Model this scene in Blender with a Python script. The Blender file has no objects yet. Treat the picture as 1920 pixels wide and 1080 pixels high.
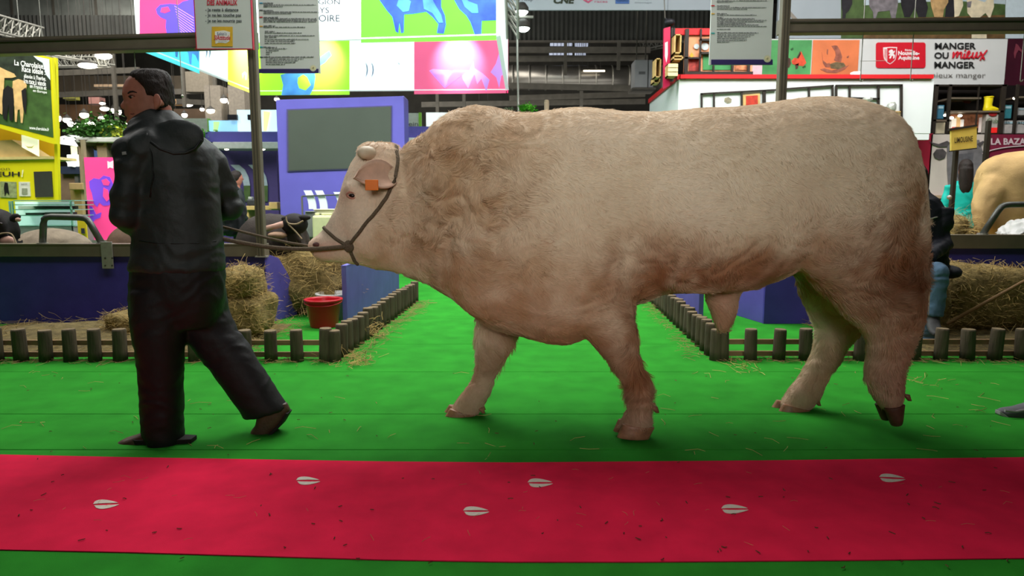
import bpy, bmesh, math, random
import numpy as np
from mathutils import Vector, Matrix, noise
from mathutils.bvhtree import BVHTree
random.seed(7)
C = bpy.context.scene.collection
SC = bpy.context.scene
PI = math.pi

# ---------------------------------------------------------------- camera
F = 1280.0
CAMH = 1.13
HORIZ = 380.0
PITCH = math.atan((540.0 - HORIZ) / F)
cd = bpy.data.cameras.new('camera'); cam = bpy.data.objects.new('camera', cd); C.objects.link(cam)
cd.sensor_width = 36.0; cd.lens = 36.0 * F / 1920.0
cam.location = (0, 0, CAMH); cam.rotation_euler = (PI / 2 - PITCH, 0, 0)
cd.clip_start = 0.05; cd.clip_end = 200
cd.dof.use_dof = True; cd.dof.focus_distance = 3.3; cd.dof.aperture_fstop = 4.5
SC.camera = cam

# ---------------------------------------------------------------- world and light
w = bpy.data.worlds.new('hall_air'); SC.world = w; w.use_nodes = True
bg = w.node_tree.nodes['Background']
bg.inputs['Color'].default_value = (0.86, 0.93, 1.0, 1); bg.inputs['Strength'].default_value = 0.045
SC.view_settings.view_transform = 'Standard'; SC.view_settings.look = 'None'
SC.view_settings.gamma = 1.0; SC.view_settings.use_curve_mapping = False
SC.view_settings.exposure = 0.0

def area(name, loc, target, sx, sy, power, col=(1, 1, 1), spread=180):
    l = bpy.data.lights.new(name, 'AREA'); l.shape = 'RECTANGLE'; l.size = sx; l.size_y = sy
    l.energy = power; l.color = col; l.spread = math.radians(spread)
    o = bpy.data.objects.new(name, l); C.objects.link(o); o.location = loc
    d = Vector(target) - Vector(loc)
    o.rotation_euler = d.to_track_quat('-Z', 'Y').to_euler()
    return o
def spot(name, loc, target, power, angle, col=(1, 1, 1), blend=0.6, size=0.05):
    l = bpy.data.lights.new(name, 'SPOT'); l.energy = power; l.spot_size = math.radians(angle); l.spot_blend = blend
    l.color = col; l.shadow_soft_size = size
    o = bpy.data.objects.new(name, l); C.objects.link(o); o.location = loc
    d = Vector(target) - Vector(loc)
    o.rotation_euler = d.to_track_quat('-Z', 'Y').to_euler()
    return o
area('hall_lamp_aisle', (0.0, 7.6, 5.6), (0.1, 6.8, 0), 3.6, 3.0, 285, (0.98, 1.0, 0.96))
area('fill_front', (0.3, -3.3, 2.4), (0.2, 3.4, 1.45), 2.4, 1.2, 13, (1.0, 0.96, 0.92), 42)  # added fill behind the camera, lights the bull's near flank
area('hall_lamp_over', (-0.3, 4.5, 4.6), (-0.1, 3.9, 0), 2.2, 1.4, 76, (1.0, 0.98, 0.94))
area('fill_frame', (0.0, 2.6, 6.4), (0, 6.6, 2.3), 7.0, 1.0, 60, (1.0, 0.98, 0.95), 110)  # added fill aimed at the notice boards and pen frame
area('hall_lamp_stand_left', (-7.0, 7.0, 6.6), (-7, 10.5, 1.2), 5, 3, 560, (1, 0.97, 0.92))
area('hall_lamp_stand_mid', (-2.0, 8.2, 6.2), (-2.2, 12, 1.0), 4, 3, 290, (0.95, 0.97, 1.0))
area('hall_lamp_stand_right', (5.0, 7.5, 6.4), (6.4, 12, 2.2), 6, 2.5, 560, (1, 0.98, 0.95))
area('hall_lamp_far', (-9.0, 20, 7.4), (-9, 22, 0), 12, 8, 1500, (1, 0.95, 0.88))
area('fill_roof', (1.0, 22, 2.5), (1, 27, 9), 14, 4, 240, (1, 0.97, 0.92))  # added uplight that brightens the roof from below

# ---------------------------------------------------------------- pixel rays (world points at a given depth)
SP, CP = math.sin(PITCH), math.cos(PITCH)
def ray(px, py):
    x = (px - 960.0) / F; u = (540.0 - py) / F
    return Vector((x, CP + u * SP, -SP + u * CP))
def at(px, py, Y):
    d = ray(px, py); k = Y / d.y
    return Vector((d.x * k, Y, CAMH + d.z * k))
def gnd(px, py, z=0.0):
    d = ray(px, py); k = (z - CAMH) / d.z
    return Vector((d.x * k, d.y * k, z))

# ---------------------------------------------------------------- materials (all procedural)
def lin(c):
    r = []
    for v in c[:3]:
        v = v / 255.0
        r.append(v / 12.92 if v <= 0.04045 else ((v + 0.055) / 1.055) ** 2.4)
    return (r[0], r[1], r[2], 1.0)
MATS = {}
def M(name, c, rough=0.6, var=0.10, scale=14.0, bump=0.0, bscale=120.0, metal=0.0, emit=0.0, stretch=None, spec=0.3, sheen=0.0):
    if name in MATS: return MATS[name]
    m = bpy.data.materials.new(name); m.use_nodes = True; nt = m.node_tree; N = nt.nodes; L = nt.links
    b = N['Principled BSDF']; b.inputs['Roughness'].default_value = rough; b.inputs['Metallic'].default_value = metal
    b.inputs['Specular IOR Level'].default_value = spec
    if sheen: b.inputs['Sheen Weight'].default_value = sheen
    tc = N.new('ShaderNodeTexCoord'); mp = N.new('ShaderNodeMapping'); L.new(tc.outputs['Object'], mp.inputs['Vector'])
    if stretch: mp.inputs['Scale'].default_value = stretch
    nz = N.new('ShaderNodeTexNoise'); nz.inputs['Scale'].default_value = scale; nz.inputs['Detail'].default_value = 5
    L.new(mp.outputs['Vector'], nz.inputs['Vector'])
    cr = N.new('ShaderNodeValToRGB'); base = lin(c)
    cr.color_ramp.elements[0].position = 0.3; cr.color_ramp.elements[1].position = 0.72
    cr.color_ramp.elements[0].color = tuple(v * (1 - var) for v in base[:3]) + (1,)
    cr.color_ramp.elements[1].color = tuple(min(1, v * (1 + var)) for v in base[:3]) + (1,)
    L.new(nz.outputs['Fac'], cr.inputs['Fac']); L.new(cr.outputs['Color'], b.inputs['Base Color'])
    if emit:
        L.new(cr.outputs['Color'], b.inputs['Emission Color']); b.inputs['Emission Strength'].default_value = emit
    if bump:
        n2 = N.new('ShaderNodeTexNoise'); n2.inputs['Scale'].default_value = bscale; n2.inputs['Detail'].default_value = 4
        L.new(mp.outputs['Vector'], n2.inputs['Vector'])
        bp = N.new('ShaderNodeBump'); bp.inputs['Strength'].default_value = bump; bp.inputs['Distance'].default_value = 0.01
        L.new(n2.outputs['Fac'], bp.inputs['Height']); L.new(bp.outputs['Normal'], b.inputs['Normal'])
    MATS[name] = m
    return m

# ---------------------------------------------------------------- mesh helpers
class MB:
    def __init__(s): s.v = []; s.f = []
    def add(s, vs, fs):
        k = len(s.v); s.v += [tuple(v) for v in vs]; s.f += [tuple(i + k for i in f) for f in fs]; return s
    def box(s, a, b):
        (x0, y0, z0), (x1, y1, z1) = a, b
        x0, x1 = min(x0, x1), max(x0, x1); y0, y1 = min(y0, y1), max(y0, y1); z0, z1 = min(z0, z1), max(z0, z1)
        return s.add([(x0,y0,z0),(x1,y0,z0),(x1,y1,z0),(x0,y1,z0),(x0,y0,z1),(x1,y0,z1),(x1,y1,z1),(x0,y1,z1)],
                     [(3,2,1,0),(4,5,6,7),(0,1,5,4),(1,2,6,5),(2,3,7,6),(3,0,4,7)])
    def tube(s, pts, r, n=8, cap=True):
        pts = [Vector(p) for p in pts]; rs = r if isinstance(r, (list, tuple)) else [r] * len(pts)
        vs = []; fs = []; up = Vector((0.31, 0.17, 0.93)); 
        for i, p in enumerate(pts):
            d = (pts[min(i + 1, len(pts) - 1)] - pts[max(i - 1, 0)]).normalized()
            a = d.cross(up)
            if a.length < 1e-3: a = d.cross(Vector((1, 0, 0)))
            a.normalize(); b = d.cross(a).normalized()
            for k in range(n):
                t = 2 * PI * k / n; vs.append(p + (a * math.cos(t) + b * math.sin(t)) * rs[i])
        for i in range(len(pts) - 1):
            for k in range(n):
                k2 = (k + 1) % n; fs.append((i * n + k, i * n + k2, (i + 1) * n + k2, (i + 1) * n + k))
        if cap: fs.append(tuple(range(n - 1, -1, -1))); fs.append(tuple((len(pts) - 1) * n + k for k in range(n)))
        return s.add(vs, fs)
    def loft(s, rings, cap=True):
        n = len(rings[0]); vs = [v for r in rings for v in r]; fs = []
        for i in range(len(rings) - 1):
            for k in range(n):
                k2 = (k + 1) % n; fs.append((i * n + k, i * n + k2, (i + 1) * n + k2, (i + 1) * n + k))
        if cap: fs.append(tuple(range(n - 1, -1, -1))); fs.append(tuple((len(rings) - 1) * n + k for k in range(n)))
        return s.add(vs, fs)
    def lathe(s, c, prof, n=16):
        c = Vector(c); rings = []
        for (r, z) in prof:
            rings.append([c + Vector((r * math.cos(2*PI*k/n), r * math.sin(2*PI*k/n), z)) for k in range(n)])
        return s.loft(rings)
    def ball(s, c, r, n=12, m=8):
        c = Vector(c); r = Vector(r) if not isinstance(r, (int, float)) else Vector((r, r, r)); rings = []
        for j in range(m + 1):
            t = PI * (j + 0.02) / (m + 0.04)
            rings.append([c + Vector((r.x * math.sin(t) * math.cos(2*PI*k/n), r.y * math.sin(t) * math.sin(2*PI*k/n), -r.z * math.cos(t))) for k in range(n)])
        return s.loft(rings)
    def prism(s, poly, d):
        """closed polygon of 3D points, pushed along the vector d"""
        n = len(poly); d = Vector(d); vs = [Vector(p) for p in poly] + [Vector(p) + d for p in poly]
        fs = [tuple(range(n)), tuple(range(2*n - 1, n - 1, -1))]
        for k in range(n): k2 = (k + 1) % n; fs.append((k, k + n, k2 + n, k2))
        return s.add(vs, fs)
def wloc(o):
    v = Vector((0, 0, 0))
    while o: v = v + o.location; o = o.parent
    return v
def fixn(me):
    bm = bmesh.new(); bm.from_mesh(me); bmesh.ops.recalc_face_normals(bm, faces=bm.faces); bm.to_mesh(me); bm.free()
def obj(name, mb, mat, parent=None, smooth=False, bevel=0.0, label=None, kind=None, loc=None):
    me = bpy.data.meshes.new(name)
    off = wloc(parent) if parent else Vector(loc or (0, 0, 0))
    me.from_pydata([(v[0] - off.x, v[1] - off.y, v[2] - off.z) for v in mb.v], [], mb.f); me.update(); fixn(me)
    if mat: me.materials.append(mat)
    if smooth: me.shade_smooth()
    o = bpy.data.objects.new(name, me); C.objects.link(o)
    if parent: o.parent = parent
    else: o.location = off
    if bevel:
        b = o.modifiers.new('bevel', 'BEVEL'); b.width = bevel; b.segments = 2; b.limit_method = 'ANGLE'
    if label: o['label'] = label
    if kind: o['kind'] = kind
    return o
def thing(name, label, cat, loc=(0, 0, 0), group=None):
    o = bpy.data.objects.new(name, None); C.objects.link(o); o.location = loc; o.empty_display_size = 0.1
    o['label'] = label; o['category'] = cat
    if group: o['group'] = group
    return o
def tag(o, label, cat, group=None):
    o['label'] = label; o['category'] = cat
    if group: o['group'] = group
    return o
def struct(o): o['kind'] = 'structure'; return o
def poly(name, pts, Y, mat, parent, t=0.004, label=None):
    """flat printed or cut shape standing at depth Y, t thick, outline given as rays through pixels"""
    return obj(name, MB().prism([at(x, y, Y) for x, y in pts], (0, t, 0)), mat, parent, label=label)
def prop(t, x, Y, z, r=.03, name='support_post'):
    return obj(name, MB().box((x - r, Y - r, 0), (x + r, Y + r, z)), M('support_grey', (96, 94, 90), .6, .1), t)
def rect(x0, y0, x1, y1): return [(x0, y0), (x1, y0), (x1, y1), (x0, y1)]
def slab(name, x0, y0, x1, y1, Y, depth, mat, parent, bevel=0.0, label=None):
    a = at(x0, y0, Y); b = at(x1, y1, Y); ym = (max(-60, y0) + min(480, y1)) / 2
    return obj(name, MB().box((at(x0, ym, Y).x, Y, a.z), (at(x1, ym, Y).x, Y + depth, b.z)), mat, parent, bevel=bevel, label=label)
def text(name, s, box, Y, mat, parent, bold=0.0, shear=0.0, map3=None, label=None):
    """lettering: x0,y0,x1,y1 of the ink; a thin mesh at depth Y (or through map3(u,v) on another plane)"""
    cu = bpy.data.curves.new(name, 'FONT'); cu.body = s; cu.size = 1; cu.offset = bold; cu.shear = shear; cu.resolution_u = 3; cu.extrude = 0.0
    cu.align_x = 'LEFT'; cu.space_line = 1.0
    t = bpy.data.objects.new(name + '_tmp', cu); C.objects.link(t)
    dg = bpy.context.evaluated_depsgraph_get(); me = bpy.data.meshes.new_from_object(t.evaluated_get(dg))
    bpy.data.objects.remove(t); bpy.data.curves.remove(cu)
    co = np.empty(len(me.vertices) * 3); me.vertices.foreach_get('co', co); co = co.reshape(-1, 3)
    mn, mx = co.min(0), co.max(0); u = (co[:, 0] - mn[0]) / (mx[0] - mn[0]); v = (co[:, 1] - mn[1]) / max(1e-6, mx[1] - mn[1])
    off = wloc(parent)
    x0, y0, x1, y1 = box
    for i in range(len(co)):
        p = map3(u[i], v[i]) if map3 else at(x0 + (x1 - x0) * u[i], y1 + (y0 - y1) * v[i], Y)
        co[i] = p - off
    me.vertices.foreach_set('co', co.ravel()); me.update()
    me.materials.clear(); me.materials.append(mat); me.name = name
    o = bpy.data.objects.new(name, me); C.objects.link(o); o.parent = parent
    if label: o['label'] = label
    return o
def remeshed(mb, voxel, it=6, fac=0.5):
    me = bpy.data.meshes.new('tmp'); me.from_pydata(mb.v, [], mb.f); me.update(); fixn(me)
    o = bpy.data.objects.new('tmp', me); C.objects.link(o)
    r = o.modifiers.new('r', 'REMESH'); r.mode = 'VOXEL'; r.voxel_size = voxel; r.adaptivity = 0
    if it:
        s = o.modifiers.new('s', 'SMOOTH'); s.factor = fac; s.iterations = it
    dg = bpy.context.evaluated_depsgraph_get(); out = bpy.data.meshes.new_from_object(o.evaluated_get(dg))
    bpy.data.objects.remove(o); bpy.data.meshes.remove(me)
    # keep the largest shell only
    bm = bmesh.new(); bm.from_mesh(out); seen = set(); best = []
    for v in bm.verts:
        if v.index in seen: continue
        st = [v]; seen.add(v.index); comp = []
        while st:
            q = st.pop(); comp.append(q)
            for e in q.link_edges:
                t = e.other_vert(q)
                if t.index not in seen: seen.add(t.index); st.append(t)
        if len(comp) > len(best): best = comp
    keep = set(x.index for x in best)
    bmesh.ops.delete(bm, geom=[x for x in bm.verts if x.index not in keep], context='VERTS')
    bm.to_mesh(out); bm.free(); out.shade_smooth()
    return out
def link_mesh(name, me, mat, parent=None):
    off = wloc(parent) if parent else Vector((0, 0, 0))
    if off.length: me.transform(Matrix.Translation(-off))
    me.materials.clear(); me.materials.append(mat); me.name = name
    o = bpy.data.objects.new(name, me); C.objects.link(o)
    if parent: o.parent = parent
    return o
def oval(p0, p1, hw, Y, e=2.3, n=28, dy=0.0):
    """ring through two outline points (pixels on the plane Y), hw deep either side"""
    a = at(p0[0], p0[1], Y); b = at(p1[0], p1[1], Y); c = (a + b) / 2; u = (b - a) / 2; out = []
    for i in range(n):
        t = 2 * PI * i / n; ct, st = math.cos(t), math.sin(t)
        x = math.copysign(abs(ct) ** (2 / e), ct); y = math.copysign(abs(st) ** (2 / e), st)
        out.append(c + u * x + Vector((0, hw * y + dy, 0)))
    return out
# ---------------------------------------------------------------- floor: laid green carpet strips, red runner
m_green = M('green_carpet', (44, 140, 40), 0.95, 0.16, 5, 0.35, 500, spec=0.1)
m_red = M('red_carpet', (232, 34, 74), 0.95, 0.12, 6, 0.3, 500, spec=0.1)
m_under = M('concrete_floor', (60, 66, 58), 0.9, 0.2, 2)
floor = struct(obj('floor', MB().box((-26, -4, -0.05), (26, 36, -0.012)), m_under))
ys = [-4.0] + [gnd(960, y).y for y in (843, 776, 697)] + [5.4, 6.6, 8.2, 10.2, 13]
for i in range(len(ys) - 1):
    obj('carpet_strip', MB().box((-9, ys[i] + 0.003, -0.012), (9, ys[i + 1] - 0.003, 0.0)), m_green, floor, bevel=0.002)
edge_t = [(-60, 851), (0, 852), (240, 857), (480, 861), (720, 865), (960, 867), (1200, 865), (1440, 863), (1680, 860), (1920, 857), (1980, 856)]
edge_b = [(-60, 1027), (0, 1030), (240, 1035), (480, 1042), (720, 1049), (960, 1053), (1200, 1053), (1440, 1051), (1680, 1049), (1920, 1046), (1980, 1045)]
def onto(p): return gnd(p[0], p[1], 0.004)
tops = [onto(p) for p in edge_t]; bots = [onto(p) for p in edge_b]
def ext(a, b, k): return a + (a - b).normalized() * k
tops = [ext(tops[0], tops[1], 4)] + tops + [ext(tops[-1], tops[-2], 4)]; bots = [ext(bots[0], bots[1], 4)] + bots + [ext(bots[-1], bots[-2], 4)]
mb = MB(); n = len(tops)
mb.add(tops + bots, [(i, i + 1, n + i + 1, n + i) for i in range(n - 1)])
mb.add([v - Vector((0, 0, 0.0035)) for v in tops + bots], [(i, n + i, n + i + 1, i + 1) for i in range(n - 1)])
for a in (0, n): 
    for i in range(n - 1): mb.f.append((a + i, a + i + 1, 2 * n + a + i + 1, 2 * n + a + i))
tag(obj('carpet_runner', mb, m_red), 'long red carpet runner laid across the green carpet in front', 'carpet')
m_white_print = M('white_vinyl', (222, 214, 200), 0.7, 0.08, 60)
def hoofprint(cx, cy, wd, ht, label, tilt=0):
    t = thing('hoof_print_sticker', label, 'sticker', gnd(cx, cy, 0.004), 'white hoof print stickers on the red carpet')
    for s in (-1, 1):
        pts = []
        for i in range(15):
            u = i / 14; r = (math.sin(PI * u ** 0.62)) ** 0.8
            pts.append((-wd / 2 + wd * u + (2 if s > 0 else 0), s * (1.2 + 0.3 * u) + s * r * (ht / 2 - 1.2)))
        pts = [(x, y) for x, y in pts] + [(-wd / 2 + wd * u + (2 if s > 0 else 0), s * (1.0 + 1.8 * math.sin(PI * u) * 0.35 + 0.3)) for u in (0.8, 0.5, 0.2)]
        mbp = MB().prism([gnd(cx + x, cy + y + tilt * x, 0.0062) for x, y in pts], (0, 0, -0.0016))
        obj('claw_print', mbp, m_white_print, t)
hoofprint(577, 901, 43, 15, 'white hoof print sticker on red runner, below the walking handler\'s rear shoe', 0.0)
hoofprint(198, 945, 47, 17, 'leftmost white hoof print sticker on the red runner', -0.04)
hoofprint(1012, 905, 45, 16, 'white hoof print sticker on red runner, upper of the middle pair')
hoofprint(892, 958, 47, 17, 'white hoof print sticker on red runner, lower of the middle pair')
hoofprint(1377, 954, 49, 17, 'white hoof print sticker on lower right of red runner')
hoofprint(1672, 896, 47, 15, 'rightmost white hoof print sticker on the red runner', 0.05)

# ---------------------------------------------------------------- the bull: one continuous body traced on its own plane
YB = 3.43
def mrow(p0, p1, hw, e=2.3, Y=YB, dy=0.0): return oval(p0, p1, hw, Y, e, 28, dy)
bmb = MB()
torso = [(742, 288, 500, .13), (765, 270, 512, .17), (790, 254, 524, .21), (815, 231, 537, .25), (840, 214, 552, .29), (865, 205, 571, .31), (890, 201, 592, .335),
 (915, 202, 607, .36), (940, 207, 616, .375), (970, 212, 623, .39), (1000, 211, 633, .40), (1030, 207, 641, .41), (1060, 204, 641, .415), (1090, 203, 630, .42),
 (1120, 206, 606, .42), (1150, 210, 586, .42), (1180, 212, 570, .425), (1215, 211, 556, .435), (1250, 209, 548, .445), (1300, 206, 546, .45), (1350, 203, 546, .45),
 (1400, 198, 538, .44), (1440, 192, 521, .43), (1480, 186, 504, .42), (1520, 184, 512, .42), (1560, 187, 540, .42), (1600, 193, 565, .40), (1634, 203, 560, .37),
 (1656, 219, 552, .325), (1673, 246, 540, .275), (1688, 288, 520, .22), (1700, 336, 500, .16), (1706, 380, 470, .09)]
bmb.loft([mrow((x, t), (x, b), h, 2.55) for x, t, b, h in torso])
# neck and head
headr = [((742, 272), (800, 530), .19), ((716, 267), (775, 520), .175), ((696, 269), (752, 512), .165), ((676, 283), (735, 508), .158), ((660, 304), (717, 506), .152), ((648, 332), (704, 504), .145),
 ((640, 360), (690, 500), .130), ((632, 385), (676, 497), .112), ((621, 408), (660, 495), .098), ((609, 427), (644, 493), .092), ((597, 440), (628, 492), .096), ((587, 446), (613, 492), .094), ((581, 452), (603, 489), .084), ((579, 459), (596, 483), .06)]
bmb.loft([mrow(a, b, h, 2.3) for a, b, h in headr])
bmb.ball(at(697, 288, YB), (.07, .12, .055)); bmb.ball(at(668, 354, YB - .10), (.06, .05, .045)); bmb.ball(at(668, 354, YB + .10), (.06, .05, .045))
bmb.ball(at(700, 425, YB - .09), (.14, .085, .17)); bmb.ball(at(700, 425, YB + .09), (.14, .085, .17))
bmb.ball(at(607, 458, YB - .06), (.055, .045, .05)); bmb.ball(at(607, 458, YB + .06), (.055, .045, .05))
# muscle masses
def mass(px, py, dy, r, s=(-1, 1)):
    q = at(px, py, YB - dy)
    for k in s: bmb.ball((q.x, YB + k * dy, q.z), r, 16, 12)
mass(1030, 430, .26, (.30, .17, .42)); mass(1120, 470, .27, (.22, .16, .30)); mass(930, 470, .20, (.26, .17, .34))
mass(1320, 400, .24, (.55, .24, .38)); mass(1590, 380, .24, (.33, .20, .40)); mass(1640, 470, .20, (.20, .17, .34)); mass(1470, 330, .25, (.30, .19, .26))
mass(870, 330, .18, (.20, .15, .24)); mass(1060, 590, .05, (.20, .12, .12), (1,))
# near fore leg
YN, YF = 3.20, 3.57
def leg(rows, Y, hws, e=2.2, n=20):
    bmb.loft([oval((a, y), (b, y), h, Y, e, n) if not isinstance(y, tuple) else oval((a, y[0]), (b, y[1]), h, Y, e, n) for (a, b, y), h in zip(rows, hws)])
leg([(1036, 1190, (500, 480)), (1050, 1188, (545, 535)), (1066, 1189, (585, 575)), (1087, 1191, 612), (1104, 1194, 638), (1124, 1197, 660), (1144, 1201, (684, 678)), (1160, 1212, (704, 698)),
     (1168, 1222, (724, 720)), (1173, 1226, 742), (1176, 1224, 760), (1172, 1222, 776), (1166, 1223, 790), (1160, 1222, (800, 804))],
    YN, [.17, .15, .13, .112, .10, .088, .078, .066, .062, .064, .064, .066, .066, .064])
leg([(880, 1000, 540), (892, 985, 590), (894, 974, 618), (890, 965, 646), (895, 952, (674, 664)), (893, 940, (692, 684)), (884, 930, (712, 702)), (870, 924, (732, 722)), (856, 917, (750, 742)), (848, 905, (764, 764)), (841, 896, (772, 778))],
    YF, [.14, .12, .105, .098, .086, .072, .066, .064, .066, .066, .062])
# hind legs
leg([(1480, 1732, (440, 400)), (1500, 1733, (500, 470)), (1530, 1732, (540, 520)), (1575, 1733, (585, 550)), (1612, 1733, (616, 580)), (1626, 1726, (642, 612)), (1624, 1714, (668, 642)), (1620, 1706, (692, 668)),
     (1622, 1698, (714, 694)), (1632, 1694, (736, 716)), (1644, 1692, (756, 738)), (1652, 1690, (768, 758))],
    3.24, [.19, .185, .17, .14, .11, .088, .075, .068, .066, .066, .06, .052])
leg([(1470, 1640, 470), (1486, 1640, (510, 520)), (1497, 1638, (548, 570)), (1512, 1622, (580, 606)), (1530, 1606, (612, 630)), (1530, 1590, (636, 650)), (1523, 1574, (662, 680)), (1510, 1556, (690, 702)), (1496, 1545, (712, 726)), (1478, 1536, (732, 748)), (1466, 1524, (752, 762)), (1462, 1512, 768)],
    3.66, [.17, .15, .13, .10, .085, .072, .066, .064, .066, .066, .062, .056])
# sheath under the belly
bmb.loft([oval((1318, 536), (1398, 530), .075, YB - .02, 2.1, 16), oval((1322, 562), (1386, 556), .062, YB - .02, 2.1, 16), oval((1333, 586), (1381, 584), .05, YB - .02, 2.1, 16), oval((1339, 604), (1374, 604), .038, YB - .02, 2.1, 16), oval((1345, 622), (1366, 622), .022, YB - .02, 2.1, 16)])
bull_me = remeshed(bmb, 0.0105, 11, 0.5)
# locks of hair: shallow relief, wavier on neck and quarters
def pxof(p):
    d = Vector(p) - Vector((0, 0, CAMH)); yc = d.y * CP - d.z * SP; zc = d.y * SP + d.z * CP
    return 960 + F * d.x / yc, 540 - F * zc / yc
def ss(a, b, x): t = np.clip((x - a) / (b - a), 0, 1); return t * t * (3 - 2 * t)
nv = len(bull_me.vertices); co = np.empty(nv * 3); bull_me.vertices.foreach_get('co', co); co = co.reshape(-1, 3)
no = np.empty(nv * 3); bull_me.vertices.foreach_get('normal', no); no = no.reshape(-1, 3)
def to_px(co):
    d = co - np.array([0, 0, CAMH]); yc = d[:, 1] * CP - d[:, 2] * SP; zc = d[:, 1] * SP + d[:, 2] * CP
    # coordinates on the bull's own mid plane, so that both flanks share one map
    return 960 + F * co[:, 0] / YB, 540 - F * ((YB * SP + (co[:, 2] - CAMH) * CP) / (YB * CP - (co[:, 2] - CAMH) * SP))
bx, by = to_px(co)
def wavy(bx, by):
    g = lambda x, y, rx, ry: np.exp(-(((bx - x) / rx) ** 2 + ((by - y) / ry) ** 2))
    return np.clip(0.25 + 0.9 * g(860, 370, 130, 170) + 0.9 * g(1650, 450, 110, 130) + 0.5 * g(1160, 640, 60, 110) + 0.4 * g(930, 640, 60, 60) + 0.4*g(1250,500,140,60) + .5 * g(930,700,60,50) + .5 * g(1190,720,50,60), 0, 1.1)
wv = wavy(bx, by)
disp = np.empty(nv)
for i in range(nv):
    p = Vector(co[i]); q = Vector((p.x * 9 + 2.2 * noise.noise(p * 7), p.y * 9, p.z * 17 + 2.6 * noise.noise(p * 6 + Vector((5, 1, 2)))))
    disp[i] = wv[i] * 0.017 * (noise.noise(q) - .35 * abs(noise.noise(q * 1.9))) + 0.012 * noise.noise(p * 3.1) * min(1, (p.z) / 0.8)
headmask = 1 - ss(690, 740, bx)
disp *= (1 - 0.75 * headmask)
co2 = co + no * disp[:, None]
bull_me.vertices.foreach_set('co', co2.ravel()); bull_me.update()
# coat colours (cream with rusty stains, shade browned in low down), stored per point
def srgb(c): return np.array(lin(c)[:3])
CREAM, OCHRE, RUST, PINK, PALE, DARK, GREYB = srgb((225, 205, 178)), srgb((180, 139, 97)), srgb((150, 97, 63)), srgb((194, 146, 126)), srgb((226, 208, 186)), srgb((112, 68, 44)), srgb((176, 152, 128))
def coat(co):
    bx, by = to_px(co); n = len(co); c = np.tile(CREAM, (n, 1))
    nz = np.array([noise.noise(Vector(p) * 5.5) + 0.5 * noise.noise(Vector(p) * 17) for p in co]); nb = np.array([noise.noise(Vector(p) * 2.3 + Vector((3, 7, 1))) for p in co])
    def blend(c, col, wgt):
        wgt = np.clip(wgt, 0, 1)[:, None]; return c * (1 - wgt) + col * wgt
    g = lambda x, y, rx, ry: np.exp(-(((bx - x) / rx) ** 2 + ((by - y) / ry) ** 2))
    c = blend(c, PALE, 0.75 * np.clip(nb * 1.3 + .25, 0, 1)); c = blend(c, PALE, .4 * g(1010, 400, 80, 60) * (.8 + nz)); c = blend(c, GREYB, .35 * np.clip(-nb * 1.4, 0, 1))
    c = blend(c, OCHRE, 0.75 * g(865, 385, 110, 120) * (0.75 + .8 * nz))
    c = blend(c, OCHRE, 0.35 * g(900, 280, 140, 60) * (0.75 + .8 * nz))
    c = blend(c, OCHRE, 0.55 * g(730, 460, 50, 50) * (0.8 + .8 * nz))
    c = blend(c, RUST, 0.5 * g(850, 480, 90, 60) * (0.6 + nz))
    c = blend(c, PINK, 0.4 * g(980, 560, 110, 70) * (0.8 + .6 * nz)); c = blend(c, RUST, 0.30 * ss(470, 610, by) * (0.7 + .8 * nz)); c = blend(c, srgb((178, 112, 98)), 0.9 * g(1040, 630, 62, 20))  # the downward rust ramp paints shade into the lower body
    c = blend(c, OCHRE, 0.55 * ss(330, 560, by) * (0.8 + .8 * nz) * ss(760, 820, bx))  # ochre deepens downwards, partly painted-in shade of the lower body
    c = blend(c, RUST, 0.75 * g(1260, 505, 130, 45) * (0.8 + 1.1 * nz)); c = blend(c, RUST, .5 * g(1390, 480, 90, 40) * (0.8 + 1.1 * nz)); c = blend(c, RUST, 0.65 * g(1380, 505, 50, 22)); c = blend(c, PINK, 0.5 * g(1350, 570, 50, 50))
    c = blend(c, RUST, 0.55 * g(1160, 470, 60, 40) * (0.8 + nz))
    c = blend(c, OCHRE, 0.8 * g(1675, 395, 85, 90) * (0.8 + .9 * nz))
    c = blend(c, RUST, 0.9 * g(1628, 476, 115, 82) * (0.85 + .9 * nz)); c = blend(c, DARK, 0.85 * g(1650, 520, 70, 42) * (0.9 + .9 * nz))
    c = blend(c, RUST, .55 * g(1700, 600, 45, 50) * (.8 + nz)); c = blend(c, PALE, .7 * g(1715, 520, 22, 50))
    c = blend(c, RUST, 0.7 * g(1160, 590, 55, 70) * (0.8 + nz)); c = blend(c, RUST, 0.55 * g(1180, 690, 60, 70) * (.9 + nz)); c = blend(c, RUST, .45 * g(930, 660, 60, 60) * (.6 + nz))
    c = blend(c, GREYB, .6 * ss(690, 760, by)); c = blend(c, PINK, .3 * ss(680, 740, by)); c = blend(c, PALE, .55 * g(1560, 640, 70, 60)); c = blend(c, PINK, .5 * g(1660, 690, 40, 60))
    hd = 1 - ss(660, 730, bx + 0.35 * (by - 400)); c = blend(c, srgb((228, 208, 186)), .8 * hd); c = blend(c, PINK, .55 * g(605, 468, 38, 24)); c = blend(c, PINK, .5 * g(657, 368, 20, 16)); c = blend(c, srgb((120,84,70)), .35*g(618,420,16,14))
    c = blend(c, OCHRE, .2 * np.clip(nz, 0, 1))
    return np.clip(c, 0, 1)
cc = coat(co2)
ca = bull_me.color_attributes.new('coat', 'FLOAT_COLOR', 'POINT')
ca.data.foreach_set('color', np.concatenate([cc, np.ones((nv, 1))], 1).astype(np.float32).ravel())
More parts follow.
